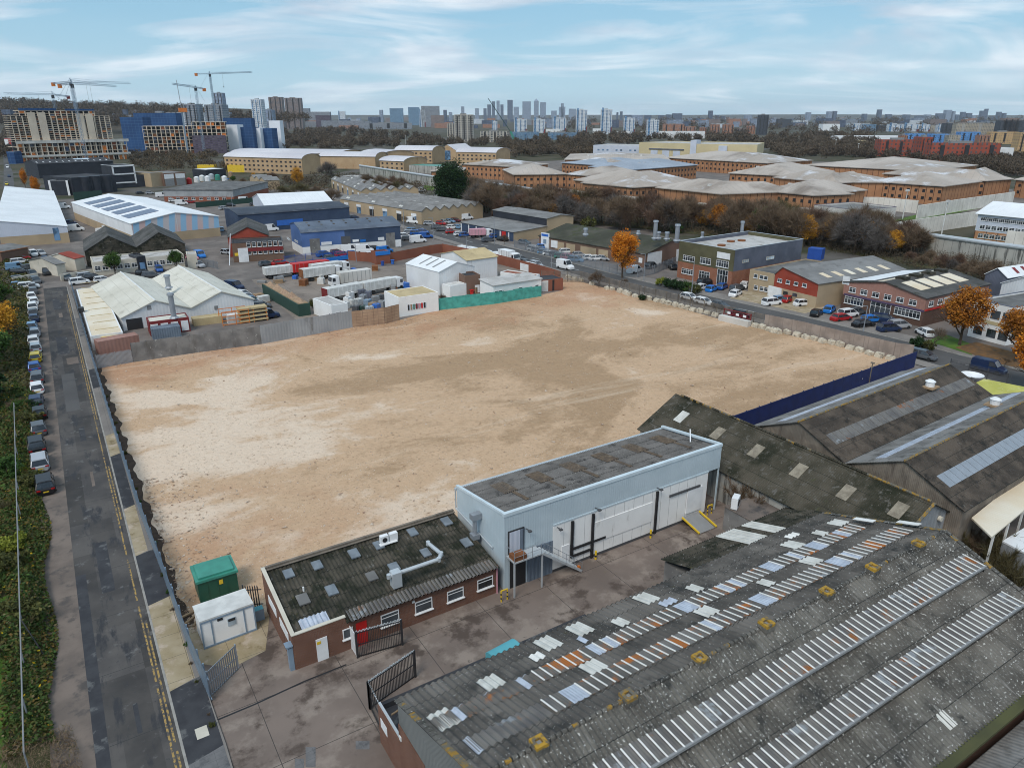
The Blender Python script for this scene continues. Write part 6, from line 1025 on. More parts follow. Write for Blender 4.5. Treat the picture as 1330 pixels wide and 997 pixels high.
b = Bd('white_blue_office', 'white office with orange brick base and broad white roof at the right edge', 'office', P(1271, 277, 8.5), P(1345, 284, 8.5), 22, 8.5).shell('gu', 'clad_lilac', 'roof_white', r=3, bands=[(3, 'brick_far_orange')], o=.8)
for k in range(9): b.win('f', 2 + k * b.L / 9.5, .9, 1.5, 1.4); b.win('f', 2 + k * b.L / 9.5, 3.7, 1.5, 1.3); b.win('f', 2 + k * b.L / 9.5, 6.3, 1.9, 1.2)
for px, py, top, lb in ((1311, 300, 268, 'slim grey lamp mast in front of the white office'), (1172, 285, 248, 'dark lamp pole against the white inner wall'), (1222, 308, 262, 'thin pole behind the perimeter wall'), (1084, 197, 182, 'white floodlight mast among grey trees'), (1113, 203, 187, 'white floodlight mast left of the red brick flats'), (527, 188, 176, 'white mast left of the barrel-roofed block'), (661, 193, 186, 'camera mast right of the barrel-roofed block')):
    q = P(px, py); h = hgt(q, top); m = M(); m.tube((0, 0, 0), (0, 0, h), .22, .14, n=6); m.box(-.8, -.4, h - .2, .8, .4, h + .5); tag(m.build('lamp_mast', ['white_dirty'], None, q), lb, 'mast', 'tall masts')
# court complex
b = Bd('white_court_wing', 'white panelled court wing with two rows of small windows', 'court', P(770, 206), P(829, 207.5), 40, (189,)); b.h = hgt(P(770, 206), 189); b.shell('flat', 'clad_lilac', 'felt_white', par=.3)
for k in range(9):
    for z in (.28, .62): b.win('f', b.L * (.12 + .1 * k), b.h * z, b.L * .045, b.h * .12, 'b') if k not in (3, 6) else None
b = Bd('cream_court', 'cream clad court building with white bays and stepped roof', 'court', P(829, 209), P(898, 212), 50, 18); b.h = hgt(P(829, 209), 185.5); b.shell('flat', 'clad_cream', 'felt_white', par=.4)
for t in (.3, .52, .72): b.panel('f', b.L * t, b.h * .12, b.L * .13, b.h * .5, 'clad_lilac', 'white_bay', .4)
m = M(); m.box(b.L * .2, -.6, b.h * .66, b.L * .85, -.01, b.h * .72); b.part('dark_canopy', m, ['clad_slate'])
b = Bd('cream_court_annex', 'cream clad court annex with a white stair tower, right of the court', 'court', P(898, 213), P(981, 215), 60, 18); b.h = hgt(P(898, 213), 187.5); b.shell('flat', 'clad_cream', 'felt_white', par=.4)
b.panel('f', b.L * .48, b.h * .1, b.L * .13, b.h * .85, 'clad_lilac', 'stair_tower', 3); m = M(); m.box(-2, -1, 0, 3, 20, b.h + 3); b.part('white_fin', m, ['clad_lilac'])
# barrel-roofed yellow blocks
for (x0, y0, x1, y1, D, h, r, lb) in ((291, 203.5, 391.5, 206.4, 20, 10.5, 3, 'yellow brick block with pale curved roof behind the winter trees'), (415, 203, 487, 203.8, 26, 9, 3, 'yellow brick block with pale curved roof, its end gable lit by lamps'), (300, 198, 440, 200, 40, 9, 2.5, 'wide pale curved roofs behind the yellow brick front'), (468, 199, 497, 201, 30, 9, 3, 'small pale curved roof with red stripe'),
                               (513, 195, 561, 195.8, 26, 10.5, 3.5, 'left half of the long yellow block with pale curved roof'), (593, 197.5, 644, 198.7, 26, 10.5, 3.5, 'right half of the long yellow block with pale curved roof'), (493, 208.6, 524, 210, 26, 7, 3, 'low white-roofed building with tan gable in front of the long yellow block')):
    b = Bd('barrel_roof_block', lb, 'prison block', P(x0, y0, h), P(x1, y1, h), D, h, 'yellow brick prison blocks').shell('barrel', 'brick_far_yellow', 'roof_barrel', r=r, o=.6)
    n = min(18, int(b.L / 4))
    if y0 > 203 or x0 > 500:
        for k in range(n):
            for z in (1.6, 4.6, 7.5)[:3 if h > 10 else 2]: winbox(b, 'f', (k + .6) * b.L / n, z, 1.8, 1.2, 'steel_dark')
b = Bd('gabled_entrance_block', 'yellow brick entrance block with curved gable and tall blue window', 'prison block', P(570, 209), P(593, 209.5), 40, 9).shell('gv', 'brick_far_yellow', 'roof_barrel', r=5); b.panel('f', b.L * .5, 1, 6, 8, 'glass_blue', 'tall_window', .2)
for (a, c, lb) in (((531, 214.5), (575, 216.5), 'long low turquoise roof behind the conifer, left part'), ((604, 217.5), (647, 221.5), 'long low turquoise roof behind the conifer, right part')): b = Bd('turquoise_roof', lb, 'hall', P(*a, 5), P(*c, 5), 16, 5).shell('flat', 'concrete_wall', 'green_lid', par=.05)
b = Bd('small_flat_store', 'small flat pale-roofed store on the lawn by the perimeter wall', 'store', P(442, 236), P(465, 238), 10, 3.5).shell('flat', 'render_grey', 'felt_white', par=.2)
# concrete frames under construction
def frame_block(label, A, B, nf, H, D, infill=.35, net=None, z0=0):
    b = Bd('unfinished_building', label, 'construction', A, B, D, H, 'buildings under construction'); fh = (H - z0) / nf; L = b.L; nb = max(3, int(L / 4.4))
    m = M(); m.box(.3, D * .55, z0, L - .3, D * .6, H - .2); b.part('core_wall', m, ['fac_dark'])
    for k in range(nf + 1): m = M(); m.box(0, 0, z0 + k * fh - .35, L, D, z0 + k * fh); b.part('floor_slab', m, ['frame_concrete'])
    for k in range(nb + 1): x = L * k / nb; m = M(); m.box(max(0, x - .4), -.06, 0, min(L, x + .4), .5, H - .36); b.part('column', m, ['frame_concrete'])
    for f in range(nf):
        for k in range(nb):
            if RNG.random() < infill: m = M(); x = L * k / nb + .4; m.box(x, .6, z0 + f * fh, x + L / nb * (.5 + .4 * RNG.random()), .8, z0 + f * fh + fh - .4); b.part('infill_panel', m, [('orange', 'brick_far_red', 'fac_dark', 'clad_navy', 'rust', 'clad_dark', 'rust')[int(RNG.random() * 7)]])
    return b
A_, B_ = P(28, 212), P(168, 206.5); hpod = hgt(A_, 184.5); b0 = frame_block('wide two storey concrete podium of the part built flats', A_, B_, 4, hpod, 30, .5)
m = M(); m.box(-1, -.8, hpod - 1.6, b0.L + 2, .0, hpod + .8); m.box(-1, -.8, 4.6, b0.L + 2, 0, 6.2); b0.part('edge_beam', m, ['concrete_pale'])
u_ = b0.u; t0 = hgt(A_, 150.5); b1 = frame_block('tall part built concrete flats with orange hoardings left of the cranes', A_ + b0.n * 3 - u_ * 0 + Vector((0, 0, 0)), B_ + b0.n * 3 - u_ * 10, 12, t0, 22, .45, z0=hpod)
for f in (.2, .3, .68, .78): m = M(); x = b1.L * f; m.box(x - 3.0, -.6, hpod, x + 3.0, -.03, t0 + (2.8 if f < .5 else 1.5)); b1.part('stair_core', m, ['frame_concrete'])
b2 = frame_block('set back top storeys on the tall concrete flats', b1.a + b1.u * 8 + b1.n * 3, b1.a + b1.u * (b1.L * .86) + b1.n * 3, 2, hgt(A_, 143.5), 16, .4, z0=t0)
m = M(); m.box(0, -.3, b2.h, b2.L * .48, -.01, b2.h + 2); m.box(b2.L * .6, -.3, b2.h, b2.L, -.01, b2.h + 1.6); b2.part('blue_edge_net', m, ['fac_scaff'])
A_, B_ = P(190, 200), P(254, 199); frame_block('lower concrete frame with orange panels right of the blue netting', A_, B_, 8, hgt(A_, 164), 24, .5)
A_, B_ = P(254, 199.5), P(297, 199); hm = hgt(A_, 176); frame_block('concrete frame whose lower floors are wrapped in dark purple netting', A_, B_, 9, hgt(A_, 158.5), 24, .4); b = Bd('purple_scaffold', 'dark purple netted scaffold round the lower floors of the concrete frame', 'scaffold', A_ - Vector((SA, CA, 0)) * 3, B_ - Vector((SA, CA, 0)) * 3, 2, hm).shell('flat', 'fac_purple', 'concrete', par=0)
TW = [  # x0, x1, ytop, ybase (or distance if > 400), depth, material, label
 (163, 192, 153, 197, 20, 'fac_scaff', 'blue netted tower between the two concrete frames'), (180, 234, 147.5, 190, 20, 'fac_scaff', 'blue netted long block behind the lower frame'), (235, 270, 147, 185, 15, 'fac_white', 'white clad block behind the lower frame'), (293, 312, 163, 197.5, 20, 'wrap_white', 'white wrapped block, leftmost of the blue and white row'), (312, 332, 166, 197, 20, 'fac_scaff', 'blue netted block between two white wrapped ones'), (332, 341, 167, 196.5, 20, 'wrap_white', 'narrow white wrapped strip of the blue and white row'), (341, 356, 167.5, 196, 20, 'fac_scaff', 'blue netted block beside the tallest white wrap'), (353, 367, 157.5, 194.5, 14, 'wrap_white', 'tallest white wrapped stair tower'),
 (294, 330, 154, 190, 15, 'fac_scaff', 'blue topped block behind the white wraps'), (240, 256, 136, 1100, 25, 'fac_grey', 'grey flats behind the cranes'), (267, 290, 136.5, 1100, 25, 'fac_grey', 'grey flats right of the crane masts'), (281, 292, 121, 1700, 20, 'fac_far', 'slim pale tower above the grey flats'), (328, 341, 129.5, 1300, 20, 'fac_white', 'pale tower with a red top corner'), (344, 354, 143, 1400, 20, 'fac_far', 'low pale blue block between the towers'), (353, 370, 126.5, 171, 20, 'fac_brown', 'brown brick tower, left of the pair'), (373, 394, 127.5, 168, 20, 'fac_brown', 'brown brick tower, right of the pair'), (394, 403, 141, 165, 20, 'fac_grey', 'dark glass block beside the brown towers'),
 (367, 395, 151, 166, 15, 'fac_tan', 'brown mid-rise flats below the paired towers'), (403, 430, 145.5, 165, 15, 'fac_grey', 'grey flats with white fins right of the towers'), (411, 430, 150, 166, 12, 'fac_purple', 'dark maroon block with white edges'), (418, 473, 157, 167, 12, 'fac_grey', 'long low dark block with white stair strips'), (440, 449, 145, 160, 12, 'fac_white', 'small white tower with a mast'), (473, 535, 160, 168, 12, 'fac_grey', 'long grey low rise below the office slab'), (507, 524, 141, 162, 15, 'fac_glass', 'pale glass office block'), (531, 545, 139.5, 163, 15, 'fac_glass', 'blue glass flats, left of the cluster'), (545, 553, 143, 165, 15, 'fac_white', 'white framed flats in the cluster'), (548, 571, 138, 165, 15, 'fac_grey', 'stepped flats with brown balconies'), (560, 577, 150, 166, 12, 'fac_brown', 'dark brown end of the flats cluster'),
 (591, 615, 149.5, 184, 18, 'fac_stone', 'cream ten storey block with framed windows, tallest near the barrel roofs'), (581, 591, 161, 178, 12, 'fac_stone', 'low cream wing left of the ten storey block'), (624, 661, 171, 185, 14, 'fac_stone', 'cream low block with dark balconies'), (664, 700, 172, 182, 14, 'fac_glass', 'low blue glass block with brown roof, left half'), (712, 749, 173, 182, 14, 'fac_glass', 'low blue glass block with brown roof, right half'),
 (639, 646, 158, 171, 10, 'fac_white', 'small white flats with stepped roof, leftmost of the white row'), (668, 684, 155, 173, 12, 'fac_white', 'white flats with slim stair tower, second of the white row'), (693, 708, 155, 173, 12, 'fac_white', 'white flats beside the low blue block, third of the white row'), (718, 735, 153.5, 172, 12, 'fac_white', 'white flats with grey top, fourth of the white row'), (748, 762, 143, 173.5, 12, 'fac_white', 'tall white tower, left of the two'), (780, 794, 142.5, 174.5, 12, 'fac_white', 'tall white tower, right of the two'), (810, 824, 153.5, 174, 12, 'fac_white', 'white flats right of the tall towers'), (840, 855, 156, 179, 12, 'fac_white', 'white flats with a red corner, last of the white row'), (709, 727, 168, 173, 8, 'clad_white', 'low white podium between white flats'), (770, 786, 167.5, 174.5, 8, 'clad_white', 'low white podium below the right tall tower'), (801, 818, 171, 175, 8, 'clad_white', 'low white podium left of the short white flats'), (831, 845, 171, 177, 8, 'clad_white', 'low white podium at the end of the white row'),
 (861, 888, 161.5, 174, 12, 'fac_brick', 'red brick riverside flats with pale top, first from the left'), (889, 903, 165, 174, 12, 'fac_brick', 'red brick riverside flats, second from the left'), (909, 917, 166, 174, 12, 'fac_brick', 'narrow red brick riverside flats, third'), (923, 934, 162, 174.5, 12, 'fac_brick', 'red brick riverside flats, fourth'), (939, 952, 162, 174.5, 12, 'fac_brick', 'red brick riverside flats with bay windows, fifth'), (957, 968, 167, 174.5, 12, 'fac_brown', 'brown riverside flats, sixth'), (970, 980, 164, 174.5, 12, 'fac_brick', 'red brick riverside flats beside the dark tower'), (984, 996, 149.5, 175.5, 14, 'fac_dark', 'dark tower at the end of the riverside flats'), (856, 915, 171, 180, 10, 'clad_white', 'long low white shed before the riverside flats'), (868, 888, 156, 2600, 20, 'fac_far', 'pale stadium-like roof behind the riverside flats'), (822, 835, 150, 3000, 25, 'fac_far', 'grey slab block behind the white row'),
 (1010, 1027, 155, 166, 20, 'fac_dark', 'dark box building beyond the trees'), (1068, 1090, 161.5, 170, 30, 'roof_white', 'broad white arched roof near the river'), (1107, 1118, 163, 170, 12, 'fac_white', 'small white block with angled roof'), (1120, 1137, 162, 170, 12, 'fac_glass', 'turquoise and white block'), (1140, 1150, 163, 170, 12, 'fac_dark', 'black block beside pale flats'), (1153, 1171, 161.5, 171, 12, 'fac_white', 'pale riverside flats, first of the right row'), (1172, 1193, 161.5, 171, 12, 'fac_white', 'pale riverside flats, second of the right row'), (1195, 1207, 162, 171, 12, 'fac_white', 'pale riverside flats, third of the right row'), (1208, 1217, 163.5, 171, 12, 'fac_tan', 'tan riverside flats'), (1217, 1224, 162.5, 171.5, 12, 'fac_white', 'white slab beside the dark slatted block'), (1225, 1245, 160.5, 173, 14, 'fac_dark', 'dark slatted block'), (1240, 1300, 160.5, 175, 16, 'fac_tan', 'long pale ribbed office block'), (1297, 1340, 157, 176, 20, 'fac_dark', 'dark brown office block at the right edge'), (1300, 1320, 154, 176, 16, 'fac_brown', 'plant storey on the dark office block'),
 (1178, 1200, 174, 186, 14, 'fac_blue', 'bright blue flats behind the red brick block, left'), (1208, 1231, 174.5, 186, 14, 'fac_blue', 'bright blue flats behind the red brick block, middle'), (1246, 1271, 172, 186, 14, 'fac_blue', 'bright blue flats behind the red brick block, right'), (1170, 1178, 176, 186, 12, 'fac_brick', 'brick stair end of the blue flats'), (1231, 1246, 176, 187, 12, 'fac_tan', 'tan flats between blue ones'), (1271, 1284, 176, 187, 12, 'fac_brick', 'orange brick flats right of the blue ones'), (1285, 1320, 172, 187, 12, 'fac_yellow', 'yellow brick flats with blue stair towers'), (1320, 1345, 173, 200, 12, 'fac_yellow', 'orange brick flats at the right edge'),
 (1142, 1193, 182.5, 203, 14, 'fac_red', 'deep red brick flats with arched balconies, left part'), (1193, 1207, 179, 207, 16, 'fac_red', 'taller red brick stair block in the middle of the red flats'), (1207, 1296, 187, 210, 14, 'fac_red', 'deep red brick flats with long ribbon windows, right part'), (1295, 1314, 193, 208, 12, 'clad_white', 'plain white block right of the red flats'), (1085, 1171, 177, 184, 20, 'roof_white', 'long white shed left of the blue flats'), (1117, 1124, 183, 190, 10, 'clad_cream', 'cream house roof among the trees'),
 # skyline across the river
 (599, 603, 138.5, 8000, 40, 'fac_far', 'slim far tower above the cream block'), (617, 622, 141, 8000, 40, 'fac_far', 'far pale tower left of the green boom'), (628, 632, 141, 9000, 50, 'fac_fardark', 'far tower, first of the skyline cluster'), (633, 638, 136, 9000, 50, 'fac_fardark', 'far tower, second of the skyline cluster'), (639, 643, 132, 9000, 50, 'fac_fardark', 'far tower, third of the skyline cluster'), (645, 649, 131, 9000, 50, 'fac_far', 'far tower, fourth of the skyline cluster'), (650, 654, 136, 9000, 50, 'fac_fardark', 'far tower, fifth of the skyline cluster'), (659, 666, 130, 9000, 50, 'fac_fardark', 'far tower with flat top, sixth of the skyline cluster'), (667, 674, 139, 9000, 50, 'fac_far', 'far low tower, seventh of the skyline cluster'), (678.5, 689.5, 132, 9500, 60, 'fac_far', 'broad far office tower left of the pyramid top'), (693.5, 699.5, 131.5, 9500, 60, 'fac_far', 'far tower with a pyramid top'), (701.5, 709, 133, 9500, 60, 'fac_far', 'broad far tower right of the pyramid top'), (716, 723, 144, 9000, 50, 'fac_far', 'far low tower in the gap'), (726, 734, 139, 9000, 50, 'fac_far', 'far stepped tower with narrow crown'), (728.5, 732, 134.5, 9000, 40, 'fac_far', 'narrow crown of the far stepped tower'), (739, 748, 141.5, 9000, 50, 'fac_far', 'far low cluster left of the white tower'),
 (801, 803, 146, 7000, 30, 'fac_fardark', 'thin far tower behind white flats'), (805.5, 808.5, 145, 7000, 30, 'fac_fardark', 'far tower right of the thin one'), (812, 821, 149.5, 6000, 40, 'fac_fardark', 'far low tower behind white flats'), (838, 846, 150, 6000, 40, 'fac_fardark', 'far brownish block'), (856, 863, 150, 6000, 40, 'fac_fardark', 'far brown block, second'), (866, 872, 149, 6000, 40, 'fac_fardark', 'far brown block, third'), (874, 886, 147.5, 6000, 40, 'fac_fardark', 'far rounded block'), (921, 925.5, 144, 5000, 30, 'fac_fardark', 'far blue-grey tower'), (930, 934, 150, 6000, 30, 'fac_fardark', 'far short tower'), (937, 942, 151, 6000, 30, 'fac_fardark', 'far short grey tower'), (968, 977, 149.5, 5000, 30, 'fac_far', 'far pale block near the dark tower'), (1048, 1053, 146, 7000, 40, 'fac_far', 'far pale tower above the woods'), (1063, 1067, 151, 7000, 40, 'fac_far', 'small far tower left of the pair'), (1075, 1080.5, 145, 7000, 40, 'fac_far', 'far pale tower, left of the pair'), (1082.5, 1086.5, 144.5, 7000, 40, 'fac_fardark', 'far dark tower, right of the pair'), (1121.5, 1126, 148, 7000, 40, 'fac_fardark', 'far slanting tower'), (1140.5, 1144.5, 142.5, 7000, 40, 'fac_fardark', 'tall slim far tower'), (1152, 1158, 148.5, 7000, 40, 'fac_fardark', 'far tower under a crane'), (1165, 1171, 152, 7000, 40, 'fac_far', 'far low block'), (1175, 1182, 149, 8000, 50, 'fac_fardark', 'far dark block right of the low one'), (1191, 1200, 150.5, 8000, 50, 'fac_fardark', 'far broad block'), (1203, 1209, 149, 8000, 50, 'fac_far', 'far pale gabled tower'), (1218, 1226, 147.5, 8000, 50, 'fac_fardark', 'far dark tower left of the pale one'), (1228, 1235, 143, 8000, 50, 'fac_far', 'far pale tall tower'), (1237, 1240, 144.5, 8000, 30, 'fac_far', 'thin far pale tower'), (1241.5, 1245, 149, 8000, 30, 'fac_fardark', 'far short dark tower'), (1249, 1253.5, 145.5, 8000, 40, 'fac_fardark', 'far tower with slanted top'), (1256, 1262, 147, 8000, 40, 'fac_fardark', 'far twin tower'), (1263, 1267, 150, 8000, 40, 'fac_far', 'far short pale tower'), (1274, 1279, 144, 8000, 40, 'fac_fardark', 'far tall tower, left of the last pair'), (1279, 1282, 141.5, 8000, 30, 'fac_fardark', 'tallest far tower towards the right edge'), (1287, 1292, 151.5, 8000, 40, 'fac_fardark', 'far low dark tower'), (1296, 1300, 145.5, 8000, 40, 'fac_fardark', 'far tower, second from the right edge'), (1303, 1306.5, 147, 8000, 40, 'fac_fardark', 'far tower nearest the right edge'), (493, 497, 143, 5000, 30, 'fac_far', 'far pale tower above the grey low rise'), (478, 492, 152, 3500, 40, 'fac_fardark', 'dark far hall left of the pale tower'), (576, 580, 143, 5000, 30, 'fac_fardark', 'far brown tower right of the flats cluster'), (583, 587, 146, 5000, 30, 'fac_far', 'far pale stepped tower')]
for x0, x1, yt, yb, dep, mt, lb in TW:
    if yb > 400: D_ = yb; a, c = PD(x0, 153, D_), PD(x1, 153, D_)
    else:
        a = P((x0 + x1) / 2, yb); D_ = a.x * SA + a.y * CA; a, c = PD(x0, yb, D_), PD(x1, yb, D_)
    h = PD(x0, yt, D_).z; s_ = D_ / 1500 if D_ > 2500 else 1; lb += ' on the hazy skyline' if len(lb.split()) < 5 else ''; b = Bd('tower_block' if h > 28 else 'city_block', lb, 'tower' if h > 28 else 'building', a, c, dep * (1 if D_ < 2500 else 1.2), h)
    b.shell('flat', mt, 'roof_white' if mt in ('roof_white', 'clad_white') else 'felt', par=.6)
    if 'pyramid top' in lb and 'with a' in lb: m = M(); [m.poly([(x_, y_, h + .6), (x2_, y2_, h + .6), (b.L / 2, b.D / 2, h + 30)]) for (x_, y_), (x2_, y2_) in zip(((0, 0), (b.L, 0), (b.L, b.D), (0, b.D)), ((b.L, 0), (b.L, b.D), (0, b.D), (0, 0)))]; b.part('pyramid_roof', m, ['fac_far'])
    if D_ < 2400 and mt not in ('roof_white', 'fac_scaff', 'clad_white', 'clad_lilac', 'clad_cream', 'wrap_white'):
        m = M(); m.box(b.L * .3, b.D * .3, h, b.L * .62, b.D * .6, h + 2.4); b.part('roof_plant', m, ['steel_pale' if mt == 'fac_white' else 'grey'])
        for k in range(3):
            m = M(); x = b.L * (.12 + .36 * k); m.box(x, -.8, 3, x + b.L * .06, -.01, h - 1); b.part('balcony_stack', m, ['glass_blue' if mt in ('fac_white', 'fac_glass') else 'steel_dark' if mt != 'fac_tan' else 'concrete'])
    if mt == 'fac_white' and yt > 140 and yb < 180: m = M(); m.box(b.L * .05, -1.2, 0, b.L * .2, 0, h + 4); b.part('stair_tower', m, ['glass_blue']); m = M(); m.box(b.L * .85, -.6, 0, b.L, -.01, h * .3); b.part('red_corner', m, ['maroon'])
# low hazy city carpet between the named towers
k = 0
for i in range(250):
    px = 330 + RNG.random() * 1000; py = 153.2 + RNG.random() ** 1.3 * 14; a = P(px, py)
    if i > 190: px = RNG.random() * 330; a = PD(px, 146 + RNG.random() * 12, 1750 + 350 * RNG.random()); a.z -= 4; D_ = a.x * SA + a.y * CA
    w_ = (6 + 18 * RNG.random()) * D_ / 940 * .5; hh = (2 + 5 * RNG.random()) * D_ / 940 * .8
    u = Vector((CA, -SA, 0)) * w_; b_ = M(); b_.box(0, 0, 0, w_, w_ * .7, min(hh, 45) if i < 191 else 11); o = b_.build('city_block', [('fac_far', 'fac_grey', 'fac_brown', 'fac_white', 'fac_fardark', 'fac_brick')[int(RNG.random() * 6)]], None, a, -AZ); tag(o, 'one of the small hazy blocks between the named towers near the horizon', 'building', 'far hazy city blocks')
# cranes
def crane(label, mpx, mpy, D, ja, jb, base_y=150, col='steel_blue', cw='orange', up=3):
    t = PD(mpx, mpy, D); e = empty('tower_crane', label, 'crane', (t.x, t.y, 0), 0, 'tower cranes over the building site'); z = t.z; w_ = .9
    def lattice(name, p, q, w_, step, mat, flat=False):
        m = M(); p, q = Vector(p), Vector(q); d = (q - p); L = d.length; d /= L; x = d.orthogonal().normalized() if abs(d.z) > .9 else d.cross(Vector((0, 0, 1))).normalized(); y = d.cross(x); r = .16 if D < 900 else .3
        cs = [(x + y), (x - y), (-x - y), (-x + y)]
        for c in cs: m.bar(p + c * w_, q + c * w_, r, r)
        for k in range(int(L / step)):
            for i in range(4): a, b_ = cs[i], cs[(i + 1) % 4]; m.bar(p + a * w_ + d * k * step, p + b_ * w_ + d * (k + 1) * step, r * .7, r * .7)
        return m.build(name, [mat], e)
    o = lambda v: v - Vector((t.x, t.y, 0))
    lattice('mast', (0, 0, 0), (0, 0, z), w_, 2.2, col); a, b_ = o(P(*ja, z + 1.5)), o(P(*jb, z + 1.5))
    for v in (a, b_): v.z = z + 1.5
    if a.length > 130: a *= 110 / a.length
    lattice('counter_jib', (0, 0, z + 1.5), a, .6, 2.5, col); lattice('jib', (0, 0, z + 1.5), b_, .65, 2.5, col)
    m = M(); c = a * .92; c.z = z + 1.5; m.box(c.x - 1.6, c.y - 1.6, c.z - 2.6, c.x + 1.6, c.y + 1.6, c.z + .6); m.build('counterweight', [cw], e)
    m = M(); m.box(-1.2, -1.2, z - 2, 1.2, 1.2, z + 1); m.build('cab', ['steel_dark'], e); m = M(); m.bar((0, 0, z + 1.5), (0, 0, z + 1.5 + up), .6, .6); m.build('mast_head', [col], e)
    m = M(); m.tube((0, 0, z + 1.5 + up), a * .8 + Vector((0, 0, .3)), .1, n=4); m.tube((0, 0, z + 1.5 + up), Vector((b_.x * .6, b_.y * .6, z + 2.2)), .1, n=4); m.build('tie_bar', [col], e)
    m = M(); h_ = b_ * .3; m.tube((h_.x, h_.y, z + 1), (h_.x, h_.y, z - 14), .08, n=4); m.box(h_.x - .5, h_.y - .5, z - 15, h_.x + .5, h_.y + .5, z - 14); m.build('hook', ['steel_dark'], e)
crane('tower crane with orange counterweight on the nearer mast above the tall concrete flats', 93.6, 111, 640, (76, 110.5), (151, 112)); crane('tower crane whose longer jib shows behind the nearer crane', 92, 108.6, 700, (67, 108.6), (170, 108)); crane('tower crane pointing left with its jib leaving the photo edge', 68.5, 125, 760, (90, 125.5), (5, 121.5), cw='maroon')
crane('small-headed tower crane with jib tilted left above the lower frame', 254, 115.5, 800, (266, 115.7), (224, 109), up=2); crane('tallest tower crane with long level jib, right of the group', 272.5, 97.5, 1000, (253, 96), (327, 93.8))
t = PD(236, 143, 820); e = empty('luffing_crane', 'orange luffing crane with steep thin boom behind the lower frame', 'crane', (t.x, t.y, 0), 0, 'tower cranes over the building site'); m = M(); m.bar((0, 0, 0), (0, 0, t.z), 1.6, 1.6); m.build('mast', ['steel_blue'], e); m = M(); p = PD(229, 104, 820) - e.location; m.bar((0, 0, t.z + 1), p, .5, .5); m.build('boom', ['steel_galv'], e); m = M(); m.box(-3, -2, t.z - 2, 5, 2, t.z + 2); m.build('engine_deck', ['orange'], e)
q = P(669, 185); e = empty('mobile_crane', 'green mobile crane with long raised telescopic boom', 'crane', q); D_ = q.x * SA + q.y * CA; m = M(); p1 = PD(668, 181, D_) - q; p2 = PD(663, 171, D_) - q; p3 = PD(634, 128, D_) - q; m.bar(p1, p2, 3, 3); m.build('boom_base', ['green_lid'], e); m = M(); m.bar(p2, p3, 1.0, 1.0); m.build('boom', ['dark_green'], e); m = M(); m.box(-6, -3, 0, 6, 3, 5); m.build('carrier', ['green_lid'], e)
q = P(14, 200); b = Bd('red_billboard_truck', 'red and white panelled hall end left of the concrete frame', 'hall', P(9, 196), P(25, 197), 12, 14).shell('mv', 'car_red', 'white', r=-3); b.panel('f', b.L * .15, 2, b.L * .3, 11, 'white', 'white_panel', .3)
m = M(); b = Bd('blue_gate_tower', 'small blue netted scaffold at the foot of the concrete podium', 'scaffold', P(21, 213), P(31, 212), 6, 10).shell('flat', 'fac_scaff', 'concrete', par=0)
# ================= vegetation
leaf('twigs', [(.075, .05, .033), (.16, .112, .074), (.25, .18, .12)], .12); leaf('twigs_grey', [(.075, .065, .06), (.13, .115, .105), (.19, .17, .155)], .12); leaf('twigs_red', [(.075, .045, .032), (.14, .085, .06), (.21, .135, .095)], .12); leaf('twigs_olive', [(.055, .046, .024), (.11, .094, .045), (.18, .15, .075)], .12)
leaf('leaf_orange', [(.22, .06, .006), (.55, .17, .012), (.75, .32, .03)], .5); leaf('leaf_rust', [(.16, .05, .01), (.36, .13, .018), (.55, .24, .03)], .5); leaf('leaf_gold', [(.28, .12, .015), (.5, .23, .02), (.65, .36, .04)], .5); leaf('leaf_dark', [(.008, .02, .008), (.018, .042, .014), (.035, .07, .022)], .5); leaf('leaf_green', [(.02, .045, .012), (.045, .09, .02), (.08, .14, .03)], .5); leaf('leaf_olive', [(.035, .04, .014), (.075, .08, .025), (.13, .12, .035)], .5); leaf('leaf_lime', [(.1, .13, .02), (.2, .22, .03), (.3, .3, .05)], .5)
leaf('dead_straw', [(.1, .07, .045), (.2, .145, .09), (.3, .22, .14)], .8); leaf('bramble', [(.014, .026, .008), (.035, .062, .015), (.06, .09, .022), (.11, .085, .025), (.15, .085, .022)], .8); leaf('bramble_yellow', [(.35, .22, .01), (.55, .38, .02)], 1); leaf('woods_far', [(.05, .038, .028), (.095, .072, .052), (.14, .108, .075)], .02); leaf('woods_mid', [(.05, .04, .028), (.09, .07, .048), (.15, .1, .05)], .02)
surf('bark', (.1, .075, .055), (.06, .046, .035), 3, .95); surf('bark_pale', (.3, .27, .24), (.2, .175, .15), 3, .9)
def grow(h, spread, seed, levels=4, up=.55, trunk=.26):
    """trunk and limbs as tapering tubes; returns mesh builder and tip points with directions"""
    r_ = random.Random(seed); m = M(); tips = []
    def br(p, d, L, rad, lv):
        q = p + d * L; m.tube(p, q, rad, rad * .62, n=5 if lv > 1 else 7, cap=False)
        if lv == 0: tips.append((p, q, d)); return
        n = 3 if lv > 1 else 4
        for i in range(n):
            a = 2 * math.pi * (i + r_.random() * .7) / n; side = d.orthogonal().normalized(); side.rotate(Matrix.Rotation(a, 3, d)); nd = (d * (up + r_.random() * .3) + side * spread * (.6 + .6 * r_.random()) + Vector((0, 0, .12))).normalized(); br(p + d * L * (.55 + .45 * r_.random()), nd, L * (.62 + .22 * r_.random()), rad * .58, lv - 1)
        nd = (d + Vector((r_.random() - .5, r_.random() - .5, .2)) * .4).normalized(); br(q, nd, L * .72, rad * .6, lv - 1)
    br(Vector((0, 0, -.1)), Vector((.02, .02, 1)).normalized(), h * .3, trunk, levels); return m, tips
